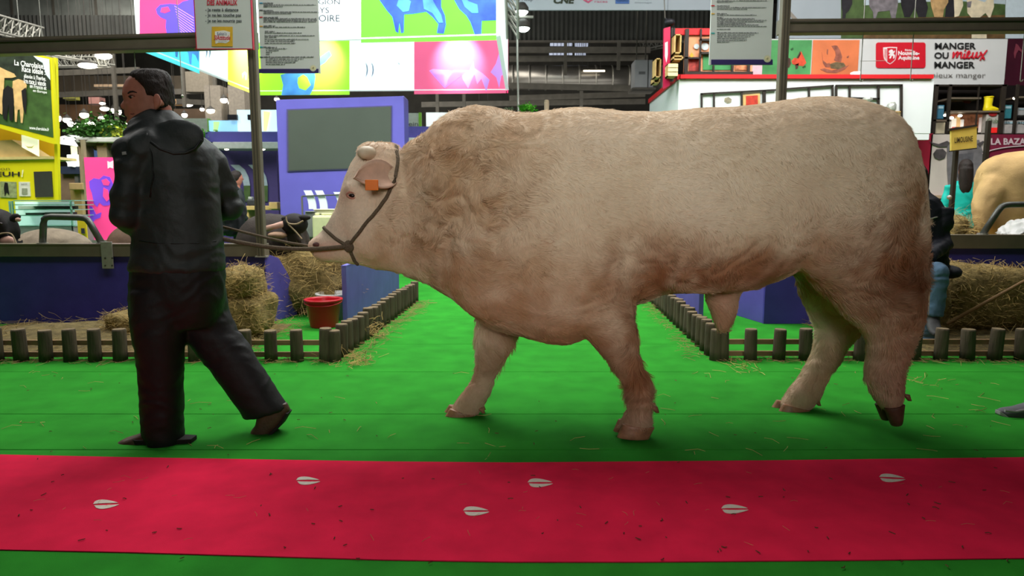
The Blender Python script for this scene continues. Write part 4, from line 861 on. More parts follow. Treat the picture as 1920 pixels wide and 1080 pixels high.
# floodlights on a mast
mx_ = at(975, 130, 13.5); t = thing('floodlight_mast', 'thin mast with two bright floodlights beside the hanging sign', 'floodlight', (mx_.x, 13.5, 0))
obj('mast', MB().tube([(mx_.x + .02, 13.5, 0), (at(969, 30, 13.5).x, 13.5, at(969, 12, 13.5).z)], .02, 8), m_truss, t, smooth=True); a, b = at(956, 32, 13.5), at(1000, 32, 13.5); obj('crossbar', MB().tube([a, b], .03, 8), m_truss, t)
for (x, y) in ((978, 20), (981, 51)):
    c = at(x, y, 13.4); f_ = obj('floodlight_head', MB().lathe(c, [(.07, .14), (.13, .06), (.135, -.02), (.10, -.03)], 16), m_cas, t, smooth=True); obj('floodlight_lens', MB().ball(c + Vector((0, -.02, -.01)), (.125, .11, .085), 14, 8), m_lampc, f_, smooth=True)
# grey air unit
t = thing('air_unit', 'grey metal air unit hanging beside the red upper stand', 'air unit', at(1208, 138, 20)); q_ = at(1195, 112, 20); obj('hanger_rod', MB().box((q_.x, 20.2, q_.z), (q_.x + .03, 20.23, 9.99)), m_steel, t); q_ = at(1212, 112, 20); obj('hanger_rod', MB().box((q_.x, 20.2, q_.z), (q_.x + .03, 20.23, 9.99)), m_steel, t); slab('unit_case', 1190, 112, 1215, 164, 20, .6, M('unit_grey', (150, 152, 154), .5, .08, 4), t, .02); slab('unit_case', 1216, 112, 1226, 164, 20.02, .5, M('unit_grey', (150, 152, 154)), t, .02); slab('unit_plate', 1198, 134, 1210, 139, 19.98, .02, M('lettering_grey', (92, 94, 96)), t); slab('unit_shelf', 1186, 164, 1230, 168, 19.9, .8, m_steel, t)
# far stands on the left: warm panels and signs glimpsed under the roof
for i, (x0, y0, x1, y1, Y, c, em, lab) in enumerate([
    (102, 196, 190, 228, 26, (112, 84, 60), 0, 'far brown stand wall behind the lamps beside the yellow stand'), (166, 182, 188, 196, 25, (206, 150, 140), .15, 'small far pinkish sign left of the man\'s nose'), (118, 178, 140, 186, 25.5, (190, 186, 90), .2, 'small far yellowish sign beside the yellow stand'),
    (322, 186, 352, 196, 25, (226, 176, 120), .25, 'far warm lit fascia right of the man\'s head'), (420, 170, 476, 184, 24.5, (150, 118, 92), 0, 'far tan fascia just below the yellow panel'), (326, 204, 400, 232, 26, (96, 78, 62), 0, 'far brown stand wall below the round lamps at centre left'), (390, 176, 404, 188, 25, (170, 172, 190), .1, 'small far grey notice below the white panel'), (176, 158, 236, 164, 24, (176, 150, 120), .1, 'far pale strip beam over the lamps at left')]):
    t = thing('far_stand', lab, 'stand', at((x0 + x1) / 2, y1, Y)); slab('stand_panel', x0, y0, x1, y1, Y, .3, M('far_panel_%d' % i, c, .7, .3, 1.5, emit=em), t); slab('stand_edge', x0, y1 - 1.5, x1, y1, Y - .03, .05, m_steel, t); a, b = at(x0 + 3, y0, Y), at(x1 - 3, y0, Y)
    for q_ in (a, b): obj('hanger_rod', MB().tube([q_, (q_.x, Y, 9.99)], .01, 4), m_cas, t)
# ---------------------------------------------------------------- printing on vertical planes through two points
def onplane(px, py, A, B, off=0.0):
    A = Vector(A); B = Vector(B); d = B - A; d.z = 0; n = Vector((d.y, -d.x, 0)).normalized(); o = Vector((0, 0, CAMH)); r = ray(px, py)
    if n.dot(o - A) < 0: n = -n
    k = n.dot(A - o) / n.dot(r); return o + r * k + n * off
def pprint(name, pts, A, B, off, mat, parent, t=.006):
    q = [onplane(x, y, A, B, off) for x, y in pts]; A = Vector(A); B = Vector(B); d = B - A; n = Vector((d.y, -d.x, 0)).normalized()
    if n.dot(Vector((0, 0, CAMH)) - A) < 0: n = -n
    return obj(name, MB().prism(q, -n * t), mat, parent)
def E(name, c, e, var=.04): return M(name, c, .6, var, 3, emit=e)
def wall_sheet(name, A, B, z0, z1, mat, parent, t=.04):
    A = Vector(A); B = Vector(B); A.z = B.z = z0; d = B - A; n = Vector((-d.y, d.x, 0)).normalized() * t / 2; u = Vector((0, 0, z1 - z0))
    return obj(name, MB().prism([A - n, B - n, B - n + u, A - n + u], n * 2), mat, parent)
# ---------------------------------------------------------------- square hanging ring sign
FL, FR, BL, BR = at(260, 98, 11.3), at(934, 79, 10.6), at(476, 179, 15.8), at(951, 175, 15.6)
zb = 1.13 + 2.50
ring = thing('hanging_sign', 'huge lit square sign of coloured cow panels hanging over the stands', 'sign', ((FL + BR) / 2))
e_white, e_green, e_blue = E('print_white', (236, 250, 250), .85), E('print_green', (92, 226, 44), .62), E('print_cow_blue', (44, 84, 214), .62, .5)  # prints glow by themselves, standing in for spotlights washing the sheets
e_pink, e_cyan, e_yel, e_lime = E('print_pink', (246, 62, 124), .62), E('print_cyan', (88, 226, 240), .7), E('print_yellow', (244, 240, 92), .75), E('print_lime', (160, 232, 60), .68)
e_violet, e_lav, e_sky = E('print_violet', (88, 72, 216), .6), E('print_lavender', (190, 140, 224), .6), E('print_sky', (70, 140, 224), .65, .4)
m_letter = M('lettering_thin_grey', (60, 68, 78), .7); m_mark = M('mark_grey_blue', (140, 156, 196), .7)
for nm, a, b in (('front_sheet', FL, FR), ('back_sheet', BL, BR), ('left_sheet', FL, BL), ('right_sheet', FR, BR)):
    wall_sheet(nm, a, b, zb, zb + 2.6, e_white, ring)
pf_ = lambda nm, pts, m, off=.03: pprint(nm, pts, FL, FR, off, m, ring)
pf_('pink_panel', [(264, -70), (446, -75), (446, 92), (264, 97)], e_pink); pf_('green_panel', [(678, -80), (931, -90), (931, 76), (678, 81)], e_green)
cowA = [(640, -60), (700, -40), (712, 0), (726, 20), (737, 33), (743, 60), (748, 63), (750, 42), (753, 63), (758, 62), (759, 28), (775, 27), (800, 23), (812, 33), (823, 46), (820, 63), (833, 64), (837, 47), (835, 30), (828, 14), (828, 0), (824, -40), (760, -70)]
cowB = [(840, -50), (852, 0), (862, 18), (875, 30), (883, 43), (891, 66), (903, 65), (904, 40), (931, 39), (931, -60)]
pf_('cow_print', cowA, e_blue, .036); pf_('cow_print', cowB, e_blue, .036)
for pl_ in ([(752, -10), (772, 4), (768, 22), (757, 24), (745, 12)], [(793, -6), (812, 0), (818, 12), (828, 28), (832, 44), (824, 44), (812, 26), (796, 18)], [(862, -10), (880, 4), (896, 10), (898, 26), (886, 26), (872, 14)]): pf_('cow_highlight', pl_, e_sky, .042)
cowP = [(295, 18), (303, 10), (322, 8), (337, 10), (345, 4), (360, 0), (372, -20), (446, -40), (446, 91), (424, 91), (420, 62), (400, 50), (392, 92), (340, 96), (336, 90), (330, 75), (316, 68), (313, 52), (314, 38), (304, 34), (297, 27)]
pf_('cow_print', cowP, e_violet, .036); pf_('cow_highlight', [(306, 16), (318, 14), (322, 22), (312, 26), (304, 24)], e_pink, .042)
for k in range(12): y = 12 + 5.2 * k; pf_('hatch_line', [(330 + 1.2 * k, y), (366, y + 22), (366, y + 23.4), (330 + 1.2 * k, y + 1.4)], e_lav, .042)
for s, bx_ in (('RÉGION', (581, -2, 639, 9.5)), ('PAYS', (581, 15, 619, 26)), ('DE LA LOIRE', (536, 29, 639, 42))):
    text('lettering', s, bx_, 0, m_letter, ring, bold=0.012, map3=lambda u, v, b=bx_: onplane(b[0] + (b[2] - b[0]) * u, b[3] + (b[1] - b[3]) * v, FL, FR, .04))
pbk = lambda nm, pts, m, off=.03: pprint(nm, pts, BL, BR, off, m, ring)
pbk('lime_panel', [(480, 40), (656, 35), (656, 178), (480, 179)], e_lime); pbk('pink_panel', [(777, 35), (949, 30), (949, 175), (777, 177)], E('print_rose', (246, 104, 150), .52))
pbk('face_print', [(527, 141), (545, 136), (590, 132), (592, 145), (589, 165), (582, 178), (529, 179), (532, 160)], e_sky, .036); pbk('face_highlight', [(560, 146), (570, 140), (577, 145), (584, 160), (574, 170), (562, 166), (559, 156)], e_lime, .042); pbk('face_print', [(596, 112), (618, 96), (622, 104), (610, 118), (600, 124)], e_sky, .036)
for cx in (686, 697): pbk('arc_mark', [(cx, 117), (cx + 3.5, 124), (cx + 4.4, 132), (cx + 3.4, 139), (cx, 146), (cx + 1.6, 139), (cx + 2.4, 131), (cx + 1.6, 124)], m_mark, .036)
pbk('arc_mark', [(746, 116), (750, 121), (749, 122)], m_mark, .036)
for pl_ in ([(805, 133), (812, 130), (840, 132), (865, 136), (868, 150), (878, 166), (885, 150), (890, 140), (895, 158), (903, 148), (912, 172), (918, 150), (905, 138), (890, 128), (888, 115), (880, 132), (850, 132), (842, 146), (834, 166), (832, 140), (820, 139)], [(920, 136), (930, 120), (936, 100), (946, 104), (949, 140), (940, 142), (936, 166), (931, 146)]): pbk('cow_print', pl_, e_lav, .036)
pls = lambda nm, pts, m, off=.03: pprint(nm, pts, FL, BL, off, m, ring)
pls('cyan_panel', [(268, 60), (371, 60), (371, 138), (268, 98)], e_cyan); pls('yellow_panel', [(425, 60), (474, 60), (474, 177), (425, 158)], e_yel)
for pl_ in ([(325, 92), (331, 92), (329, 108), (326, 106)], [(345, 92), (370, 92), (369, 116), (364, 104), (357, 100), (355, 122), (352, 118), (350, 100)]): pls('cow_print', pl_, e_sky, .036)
for cx in (383, 389): pls('arc_mark', [(cx, 92), (cx + 3, 92), (cx + 2.5, 100), (cx, 108), (cx + 1, 100)], m_mark, .036)
pls('arc_mark', [(452, 148), (451, 138), (456, 134), (460, 138), (459, 150), (457, 150), (457, 139), (454, 140)], m_mark, .036)
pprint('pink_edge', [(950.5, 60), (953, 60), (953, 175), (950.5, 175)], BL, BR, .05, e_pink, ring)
for nm, a, b in (('bottom_rail', FL, FR), ('bottom_rail', BL, BR), ('bottom_rail', FL, BL), ('bottom_rail', FR, BR)): wall_sheet(nm, a, b, zb - .02, zb, E('rail_white_glow', (226, 238, 238), .6), ring, .07)  # rails glow to stay white, though they hold no lamp
for px_, A_, B_ in ((860, BL, BR), (600, BL, BR), (455, FL, BL)):
    q = onplane(px_, 70, A_, B_, .9); w_ = onplane(px_, 112, A_, B_, 0); spot('sign_spot', q, w_, 260, 70, (1, 1, 1), .9)
for px_ in (250, 334, 350, 470, 700, 905):
    q = onplane(px_, 60, FL, FR, -.05); wz = MB().tube([(q.x, q.y, zb + 2.6), (q.x, q.y, 9.99)], .008, 5); obj('hanging_wire', wz, m_steel, ring)
# ---------------------------------------------------------------- three notice boards hanging from the pen frame
m_paper = M('board_white', (196, 202, 198), 0.6, 0.05, 3); m_redb = M('board_red_edge', (190, 34, 60), .5); m_ink = M('ink_dark', (52, 56, 66), .7); m_inkr = M('ink_red', (196, 40, 66), .7); m_navy = M('band_navy', (46, 38, 92), .5, .06); m_gold = M('print_gold', (214, 172, 50), .6)
YS = YP - .16
def board(x0, y0, x1, y1, lab, edge=None):
    t = thing('notice_board', lab, 'sign', at((x0 + x1) / 2, y1, YS)); slab('board_sheet', x0, y0, x1, y1, YS, .02, m_paper, t)
    if edge:
        slab('edge_strip', x0 - 1.5, y0, x0, y1 + 1.5, YS - .004, .03, edge, t); slab('edge_strip', x1, y0, x1 + 1.5, y1 + 1.5, YS - .004, .03, edge, t); slab('edge_strip', x0, y1, x1, y1 + 1.5, YS - .004, .03, edge, t)
    return t
b1 = board(365, -60, 470, 91, 'white notice board with red edge listing rules about the animals', m_redb); fr = YS - .006
text('lettering', 'JE RESPECTE LE BIEN-ÊTRE', (372, -16, 464, -7), fr, m_inkr, b1, .02); text('lettering', 'DES ANIMAUX', (388, 0, 445, 10), fr, m_inkr, b1, .03)
for s, y, x1 in (('- Je reste à distance', 15, 447), ('- Je ne les touche pas', 25, 452), ('- Je ne les nourris pas', 35.5, 453)): text('lettering', s, (385, y, x1, y + 8.5), fr, m_ink, b1, .018)
poly('emblem_square', rect(397, 50, 436, 87), fr, m_gold, b1); poly('emblem_patch', [(403, 59), (420, 57), (431, 60), (430, 77), (424, 81), (410, 80), (404, 82)], fr - .003, M('print_white_matt', (226, 226, 222), .7), b1)
text('lettering', 'Salon\'z', (407, 60, 425, 66), fr - .006, M('ink_blue', (70, 84, 130), .7), b1); text('lettering', 'SIAttitude', (401, 66, 432, 75), fr - .006, m_inkr, b1, .02, .2); text('lettering', 'salon agriculture', (409, 76.5, 425, 79), fr - .006, m_ink, b1)
def fineprint(par, x0, x1, lines, Y):
    """lines too small to read in the photograph: broken word-length dashes"""
    mb = MB()
    for (y, a, b, h) in lines:
        x = x0 + a * (x1 - x0)
        while x < x0 + b * (x1 - x0):
            wl = random.uniform(2.5, 8.5); e_ = min(x + wl, x0 + b * (x1 - x0)); hh = h * random.uniform(.75, 1.0)
            k = x
            while k < e_ - .4:
                s = random.uniform(.5, 1.1); p, q = at(k, y + h, Y), at(min(e_, k + s), y + h - hh * random.choice((1, .72, .72, .72)), Y); mb.box((p.x, Y, p.z), (q.x, Y + .003, q.z)); k += s + .45
            x = e_ + 1.3
    o = obj('fine_print', mb, M('ink_fine', (84, 88, 92), .7), par); o['kind'] = 'stuff'; return o
b2 = board(485, -70, 597, 137, 'white info board with coloured bullets and navy foot, right of left frame pole'); poly('navy_band', rect(485.5, 129, 597, 137), fr, m_navy, b2)
def badge(par, x, y, r): poly('round_badge', [(x + r * math.cos(2*PI*i/20), y + r * math.sin(2*PI*i/20)) for i in range(20)], fr - .004, M('badge_pale', (196, 200, 178), .6), par); poly('badge_ring', [(x + r * .72 * math.cos(2*PI*i/20), y + r * .72 * math.sin(2*PI*i/20)) for i in range(20)], fr - .007, M('badge_gold', (206, 200, 160), .6), par); poly('badge_mark', [(x - 2.4, y + .5), (x + .5, y - 2.4), (x + 2, y - 1.5), (x + 1.4, y + 1.8), (x - 1, y + 2)], fr - .009, M('badge_ink', (150, 146, 110), .6), par)
badge(b2, 587, 127.5, 6.2)
L2 = []
for y, a, b, h in ((4.5, .08, .24, 2), (7.8, .08, .95, 1.9), (11, .08, .4, 1.9), (18.3, .08, .24, 2), (21, .08, .98, 1.9), (24, .08, .55, 1.9), (31, .08, .34, 2), (33.6, .08, .97, 1.9), (36.5, .08, .98, 1.9), (39.4, .08, .95, 1.9), (47, .08, .28, 2), (49.6, .08, .78, 1.9), (57.5, .1, .27, 1.8), (60.5, .1, .72, 1.8), (65.5, .1, .94, 1.8), (68.5, .1, .3, 1.8), (72.5, .1, .85, 1.8), (76, .1, .6, 1.8), (79.8, .1, .62, 1.8), (87, .08, .32, 2), (90, .12, .47, 1.7), (93.5, .12, .34, 1.7), (97, .12, .22, 1.7), (100.5, .12, .2, 1.7), (105.3, .08, .92, 2.2), (109.2, .12, .75, 1.7), (112.6, .12, .66, 1.7), (116, .12, .62, 1.7), (119.5, .12, .44, 1.7)): L2.append((y, a, b, h))
fineprint(b2, 485, 597, L2, fr)
for y, c in ((5.5, (50, 140, 180)), (19, (90, 90, 96)), (32, (196, 40, 50)), (49, (214, 160, 70)), (88, (40, 160, 170)), (107, (70, 90, 100))): poly('bullet_bar', rect(486.5, y - .8, 492.5, y + 1), fr, M('bullet_%d_%d_%d' % c, c, .6), b2)
b3 = board(1333, -70, 1449, 121.5, 'white info board with coloured bullets and navy foot, left of right frame pole'); poly('navy_band', rect(1333.5, 111.5, 1449, 121.5), fr, m_navy, b3); badge(b3, 1439, 110, 7)
L3 = [(0, .1, .9, 1.8), (2.6, .1, .35, 1.8), (9.5, .1, .3, 1.8), (12.8, .1, .9, 1.8), (15.8, .1, .6, 1.8), (24, .1, .26, 2), (27, .1, .74, 1.8), (31, .1, .2, 1.8)] + [(33.6 + 2.9 * k, .1, (.72, .92, .86, .56, .77, .9)[k], 1.8) for k in range(6)] + [(53.5, .1, .32, 1.8), (60, .1, .77, 2.2), (64, .1, .7, 1.8), (67.5, .1, .64, 1.8), (71, .1, .58, 1.8), (74.5, .1, .58, 1.8), (77.5, .1, .3, 1.8)]
fineprint(b3, 1333, 1449, L3, fr)
for y, c in ((10.5, (196, 40, 50)), (25.5, (214, 170, 70)), (62, (60, 170, 170))): poly('bullet_bar', rect(1333.5, y - .9, 1340, y + 1), fr, M('bullet_%d_%d_%d' % c, c, .6), b3)
for b_, xs in ((b1, (385, 452)), (b2, (500, 585)), (b3, (1350, 1435))):
    for x in xs: p = at(x, -62, YS + .01); obj('hanging_wire', MB().tube([p, p + Vector((0, 0, .9))], .004, 5), m_steel, b_)
# ---------------------------------------------------------------- purple wall with grey screen
m_stand = M('stand_purple', (94, 90, 178), .6, .06, 3); m_screen = M('screen_grey_green', (72, 80, 72), .35, .05, 2, spec=.4)
YW = 11.5
sw = thing('screen_wall', 'tall purple stand wall with dark grey screen left of the bull\'s head', 'stand wall', at(637, 470, YW)); z0 = 0
q = [at(517, 187, YW), at(757, 180, YW)]
obj('wall_block', MB().prism([Vector((q[0].x, YW, 0)), Vector((q[1].x, YW, 0)), q[1], q[0]], (0, .5, 0)), m_stand, sw, bevel=.01)
obj('screen_frame', MB().prism([at(x, y, YW) for x, y in ((538, 205), (735, 198), (735, 315), (539, 322))], (0, -.02, 0)), M('screen_bezel', (72, 70, 110), .5), sw)
obj('screen', MB().prism([at(x, y, YW - .021) for x, y in ((540.5, 207), (733, 200), (733, 313), (541.5, 320))], (0, -.006, 0)), m_screen, sw)
slab('side_strip', 757, 180, 760, 470, YW + .02, .4, M('stand_purple_pale', (150, 146, 214), .6), sw)
# white arc logos at its foot and what stands there
ar = thing('arc_logo', 'row of white curved stripes at the foot of the purple wall', 'logo', at(590, 392, 10.9)); m_arc = M('arc_white', (226, 232, 240), .5, .03)
def arc(par, x, y0, y1, wd, Y, lean=10):
    L1, R1 = [], []
    for i in range(9): t = i / 8; xx = x + lean * (1 - (1 - t) ** 2); yy = y0 + (y1 - y0) * t; L1.append((xx, yy)); R1.append((xx + wd, yy))
    poly('arc_stripe', L1 + R1[::-1], Y, m_arc, par, .03)
arc(ar, 569, 357, 392, 14, 10.9); arc(ar, 590, 357, 392, 14, 10.9); arc(ar, 625, 360, 392, 12, 10.9); a, b = at(566, 368, 10.88), at(640, 365, 10.88); obj('hanging_rod', MB().tube([a, b], .012, 6), m_galv, ar); prop(ar, a.x, 10.88, a.z, .012); prop(ar, b.x, 10.88, b.z, .012)
for nm, lab, x0, y0, x1, y1, Y, dp, mt_ in (('storage_box', 'grey box standing before the white arc logo', 572, 398, 588, 446, 9.4, .4, M('box_grey', (120, 122, 122), .6, .1)), ('counter_box', 'pale cream counter beside the bull\'s forehead', 588, 394, 640, 402, 9.5, .4, M('cream_board', (206, 206, 180), .6, .06))):
    t = thing(nm, lab, 'box', at((x0 + x1) / 2, y1, Y)); slab('box_case', x0, y0, x1, y1, Y, dp, mt_, t, .015); prop(t, at((x0 + x1) / 2, y1, Y).x, Y + .2, at(x0, y1, Y).z, .12, 'box_plinth'); slab('box_lid', x0 - 1, y0 - 2, x1 + 1, y0, Y - .02, dp + .04, mt_, t, .008)
c = at(613, 470, 9.2); jc = thing('jerrycan', 'cream plastic jerrycan before the bull\'s muzzle', 'jerrycan', (c.x, 9.2, 0)); slab('can_body', 585.5, 404, 626, 470, 9.2, .3, M('jerrycan_cream', (204, 206, 160), .5, .06), jc, .03); prop(jc, c.x, 9.35, at(600, 470, 9.2).z, .14, 'can_plinth'); slab('can_neck', 590, 399, 597, 404, 9.28, .06, M('jerrycan_cream', (204, 206, 160)), jc, .01); slab('can_handle', 602, 400, 622, 403, 9.3, .05, M('jerrycan_cream', (204, 206, 160)), jc, .008)
# dangling leafy sprig and dark green plant
def bush(name, px, py, Y, rx, rz, n, lab, mat, leaf=.05, cat='plant', grp=None, pot=None, stand=True):
    c = at(px, py, Y); t = thing(name, lab, cat, (c.x, c.y, c.z - rz), grp); mb = MB()
    for i in range(n):
        v = Vector((random.gauss(0, .45), random.gauss(0, .45), random.gauss(0, .45))); p = c + Vector((v.x * rx, v.y * rx, v.z * rz)); a = random.random() * 6.28; d = Vector((math.cos(a), math.sin(a), random.uniform(-.6, .8))).normalized(); s = d.cross(Vector((random.random(), random.random(), 1))).normalized()
        L_ = leaf * random.uniform(.6, 1.4); mb.add([p, p + d * L_ * .5 + s * L_ * .28, p + d * L_, p + d * L_ * .5 - s * L_ * .28], [(0, 1, 2, 3)])
    obj('leaves', mb, mat, t)['kind'] = 'stuff'; st = MB()
    for i in range(7): st.tube([c - Vector((0, 0, rz)), c + Vector((random.gauss(0, rx * .4), random.gauss(0, rx * .4), rz * random.uniform(0, .8)))], leaf * .05, 4)
    obj('stems', st, M('stem_green', (70, 84, 40), .8), t)['kind'] = 'stuff'; obj('pot', MB().lathe(c - Vector((0, 0, rz * 1.5)), [(rx * .5, 0), (rx * .65, rz * .55), (rx * .55, rz * .55), (rx * .4, rz * .2)], 14), pot or M('pot_dark', (74, 66, 58), .7), t, smooth=True)
    if stand: prop(t, c.x, Y, c.z - rz * 1.5)
    return t
m_leaf = M('leaf_green', (72, 122, 52), .7, .35, 8); m_leafb = M('leaf_bright', (110, 190, 60), .7, .3, 8)
bush('leafy_plant', 989, 203, 13, .13, .07, 260, 'small bright green plant seen just above the bull\'s withers', m_leafb, .06); bush('leafy_plant', 952, 206, 14, .09, .04, 120, 'tiny pale plant left of the green plant above the bull', M('leaf_grey', (120, 136, 110), .7, .3), .05)
t = thing('round_post', 'short wooden round post top above the bull\'s back', 'post', at(1025, 206, 13)); c = at(1025, 240, 13); obj('post_shaft', MB().tube([(c.x, 13, 0), at(1025, 191, 13)], .045, 12), M('post_wood', (150, 134, 110), .7), t, smooth=True); obj('post_cap', MB().ball(at(1025, 190, 13), (.045, .045, .03), 12, 6), M('post_wood', (150, 134, 110)), t, smooth=True)
# boards between screen wall and bull hump
t = thing('breed_board', 'cream board with green edge and the end of a breed name', 'sign', at(770, 236, 14)); slab('board_sheet', 716, 212, 785, 237, 14, .05, M('board_cream', (196, 200, 184), .6), t); slab('board_edge', 785, 211, 790, 237, 13.98, .07, M('board_green_edge', (130, 190, 60), .6), t); prop(t, at(760, 230, 14).x, 14.03, at(760, 236, 14).z); text('lettering', 'Holstein', (731, 228, 784, 236.5), 13.99, M('ink_mid', (90, 94, 90), .7), t)
t = thing('lit_board', 'white lit board left of the bull\'s hump', 'sign', at(824, 236, 14.4)); slab('board_sheet', 799, 211, 880, 237, 14.4, .05, E('board_lit', (238, 244, 240), .7), t); prop(t, at(840, 230, 14.4).x, 14.43, at(840, 236, 14.4).z); slab('red_mark', 812, 228, 822, 231, 14.38, .02, m_inkr, t)
t = thing('low_purple_wall', 'low purple stand wall with white ledge beside the bull\'s hump', 'stand wall', at(790, 260, 13)); slab('wall_block', 750, 237, 900, 258, 13, .3, M('stand_purple_dim', (86, 80, 160), .6), t); slab('ledge', 750, 258, 900, 271, 12.95, .4, M('ledge_white', (216, 218, 216), .5), t); slab('wall_block', 750, 271, 900, 470, 13, .3, M('stand_purple_dim', (86, 80, 160)), t)
# ---------------------------------------------------------------- blue and white stand behind the man
bs = thing('blue_stand', 'purple stand with white ledge and arched field pictures right of the man', 'stand', at(460, 400, 14.5)); YQ = 14.5
slab('lit_header', 445, 206, 520, 246, YQ + .3, .1, E('header_lit', (214, 240, 250), .85), bs); slab('lit_header', 392, 226, 446, 246, YQ + .35, .1, E('header_blue', (150, 206, 240), .75), bs); poly('header_stripe', [(494, 208), (507, 210), (500, 246), (494, 246)], YQ + .28, E('print_pale_yellow', (240, 244, 170), .8), bs)
poly('header_stripe', [(400, 228), (412, 228), (408, 246), (400, 246)], YQ + .33, E('print_pale_green', (186, 232, 150), .7), bs)
slab('purple_fascia', 385, 247, 522, 266, YQ, .3, m_stand, bs); slab('white_ledge', 398, 266, 522, 279, YQ - .2, .6, M('ledge_white', (216, 218, 216)), bs, .02); slab('rear_wall', 385, 279, 522, 482, YQ + .5, .1, M('stand_purple_deep', (84, 72, 132), .6, .06), bs)
for x in (425, 493): c = at(x, 279, YQ - .1); obj('downlight', MB().ball(c, (.05, .05, .03), 10, 6), m_lamp, bs, smooth=True)
for x, in ((432,), (465,)):
    pts = [(x, 309)] + [(x + 16 + 22 * math.sin(t * PI / 2), 309 + 50 * (1 - math.cos(t * PI / 2)) + 0) for t in [i / 8 for i in range(9)]] + [(x + 38, 385), (x + 20, 385)] + [(x + 20 * math.cos(t * PI / 2) - 0, 385 - 74 * math.sin(t * PI / 2)) for t in [i / 8 for i in range(9)]]
    poly('arch_picture', [(x, 309), (x + 16, 309), (x + 27, 318), (x + 34, 332), (x + 37, 348), (x + 25, 348), (x + 22, 335), (x + 14, 322)], YQ + .46, M('picture_sky', (186, 204, 216), .6), bs); poly('arch_picture', [(x + 25, 348), (x + 37, 348), (x + 37, 378), (x + 25, 378)], YQ + .46, M('picture_field', (84, 110, 62), .6, .3, 6), bs)
for x in (428, 466): p = at(x, 217, YQ); obj('screen_small', MB().box((p.x - .10, YQ + .2, p.z - .06), (p.x + .10, YQ + .26, p.z + .05)), M('screen_black', (24, 26, 36), .3), bs)
t = thing('wooden_counter', 'light wooden counter behind the frame pole at left', 'counter', at(490, 400, 12)); slab('counter_top', 459, 386, 521, 394, 12, .5, M('light_wood', (190, 164, 104), .5, .15, 10), t, .01); slab('counter_side', 462, 394, 468, 501, 12.05, .4, M('light_wood', (190, 164, 104)), t); slab('counter_block', 504, 379, 520, 392, 11.9, .4, M('light_wood', (190, 164, 104)), t, .01)
t = thing('lounge_screen', 'low dark equipment on wooden counter right of the far visitor', 'equipment', at(472, 386, 12.1)); slab('equipment_case', 462, 374, 478, 386, 12.1, .2, M('equipment_dark', (50, 54, 56), .5, .3, 20), t, .02); slab('equipment_top', 465, 369, 472, 374, 12.15, .1, M('equipment_pale', (170, 176, 170), .5, .2, 20), t, .01)
# panel pieces between the man and the pole
t = thing('grey_partition', 'pale grey green partition with plants behind the man\'s shoulder', 'partition', at(375, 246, 15)); slab('partition_sheet', 340, 222, 390, 248, 15, .08, M('partition_grey', (150, 158, 148), .7, .1), t); slab('partition_edge', 389, 222, 392, 250, 14.98, .1, M('partition_edge', (120, 170, 80), .6), t)
bush('leafy_plant', 378, 254, 14.6, .28, .12, 320, 'bright leafy plant hedge behind the man\'s right shoulder', m_leafb, .09)
# ---------------------------------------------------------------- yellow breed stand at the left edge
m_yel = M('stand_yellow', (226, 216, 20), .55, .05, 3); m_yeld = M('stand_ochre', (204, 168, 20), .6, .06, 3); m_inkk = M('ink_black', (34, 34, 34), .7)
YY = 9.2
ys_ = thing('yellow_stand', 'yellow breed stand with cattle poster, left edge behind the pen', 'stand', at(50, 440, YY))
poly('stand_wall', [(-120, 306), (108, 299), (113, 470), (-120, 470)], YY, m_yel, ys_, .03); poly('stand_column', [(99, 108), (104, 108), (112, 470), (105, 470)], YY - .02, m_yel, ys_, .05)
poly('alcove_back', [(-120, 200), (104, 240), (104, 300), (-120, 300)], YY + .45, m_yeld, ys_, .1); poly('alcove_shelf', [(-120, 296), (98, 293), (100, 298), (-120, 301)], YY - .03, M('shelf_cream', (214, 196, 130), .6), ys_, .5)
poly('wood_panel', [(-60, 268), (22, 262), (72, 294), (-60, 297)], YY + .02, M('panel_tan', (206, 178, 118), .6, .1, 10), ys_, .3)
poly('lit_card', [(40, 253), (71, 259), (72, 293), (41, 276)], YY - .04, E('card_lit', (250, 250, 214), .75), ys_, .02); poly('card_mark', [(47, 272), (52, 275), (60, 275), (64, 272), (60, 277), (52, 277)], YY - .05, M('mark_gold', (206, 190, 60), .6), ys_)
# poster: meadow, trees, cattle
YPo = YY - .12
ps = obj('poster_frame', MB().prism([at(x, y, YPo) for x, y in ((-120, 96), (60, 100), (97, 108), (105, 270), (100, 270), (-120, 205))], (0, .05, 0)), m_yel, ys_)
q = lambda nm, pts, m, d: poly(nm, pts, YPo - d, m, ps, .004)
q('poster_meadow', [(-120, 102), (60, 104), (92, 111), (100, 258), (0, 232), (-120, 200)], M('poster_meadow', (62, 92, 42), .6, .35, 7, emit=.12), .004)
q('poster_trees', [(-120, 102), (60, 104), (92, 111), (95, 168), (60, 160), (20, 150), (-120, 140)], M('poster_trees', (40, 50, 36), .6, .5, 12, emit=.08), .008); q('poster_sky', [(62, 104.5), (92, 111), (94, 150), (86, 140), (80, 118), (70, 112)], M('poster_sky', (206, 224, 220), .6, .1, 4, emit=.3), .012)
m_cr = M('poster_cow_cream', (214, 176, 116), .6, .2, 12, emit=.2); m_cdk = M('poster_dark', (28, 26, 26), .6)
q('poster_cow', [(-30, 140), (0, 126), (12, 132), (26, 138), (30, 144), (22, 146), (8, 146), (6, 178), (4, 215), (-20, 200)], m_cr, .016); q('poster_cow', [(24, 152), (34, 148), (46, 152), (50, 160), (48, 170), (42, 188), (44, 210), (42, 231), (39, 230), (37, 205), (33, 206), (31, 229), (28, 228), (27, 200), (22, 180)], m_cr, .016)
q('poster_man', [(6, 168), (14, 160), (24, 166), (26, 190), (24, 226), (18, 226), (16, 196), (12, 226), (6, 222), (4, 190)], m_cdk, .02)
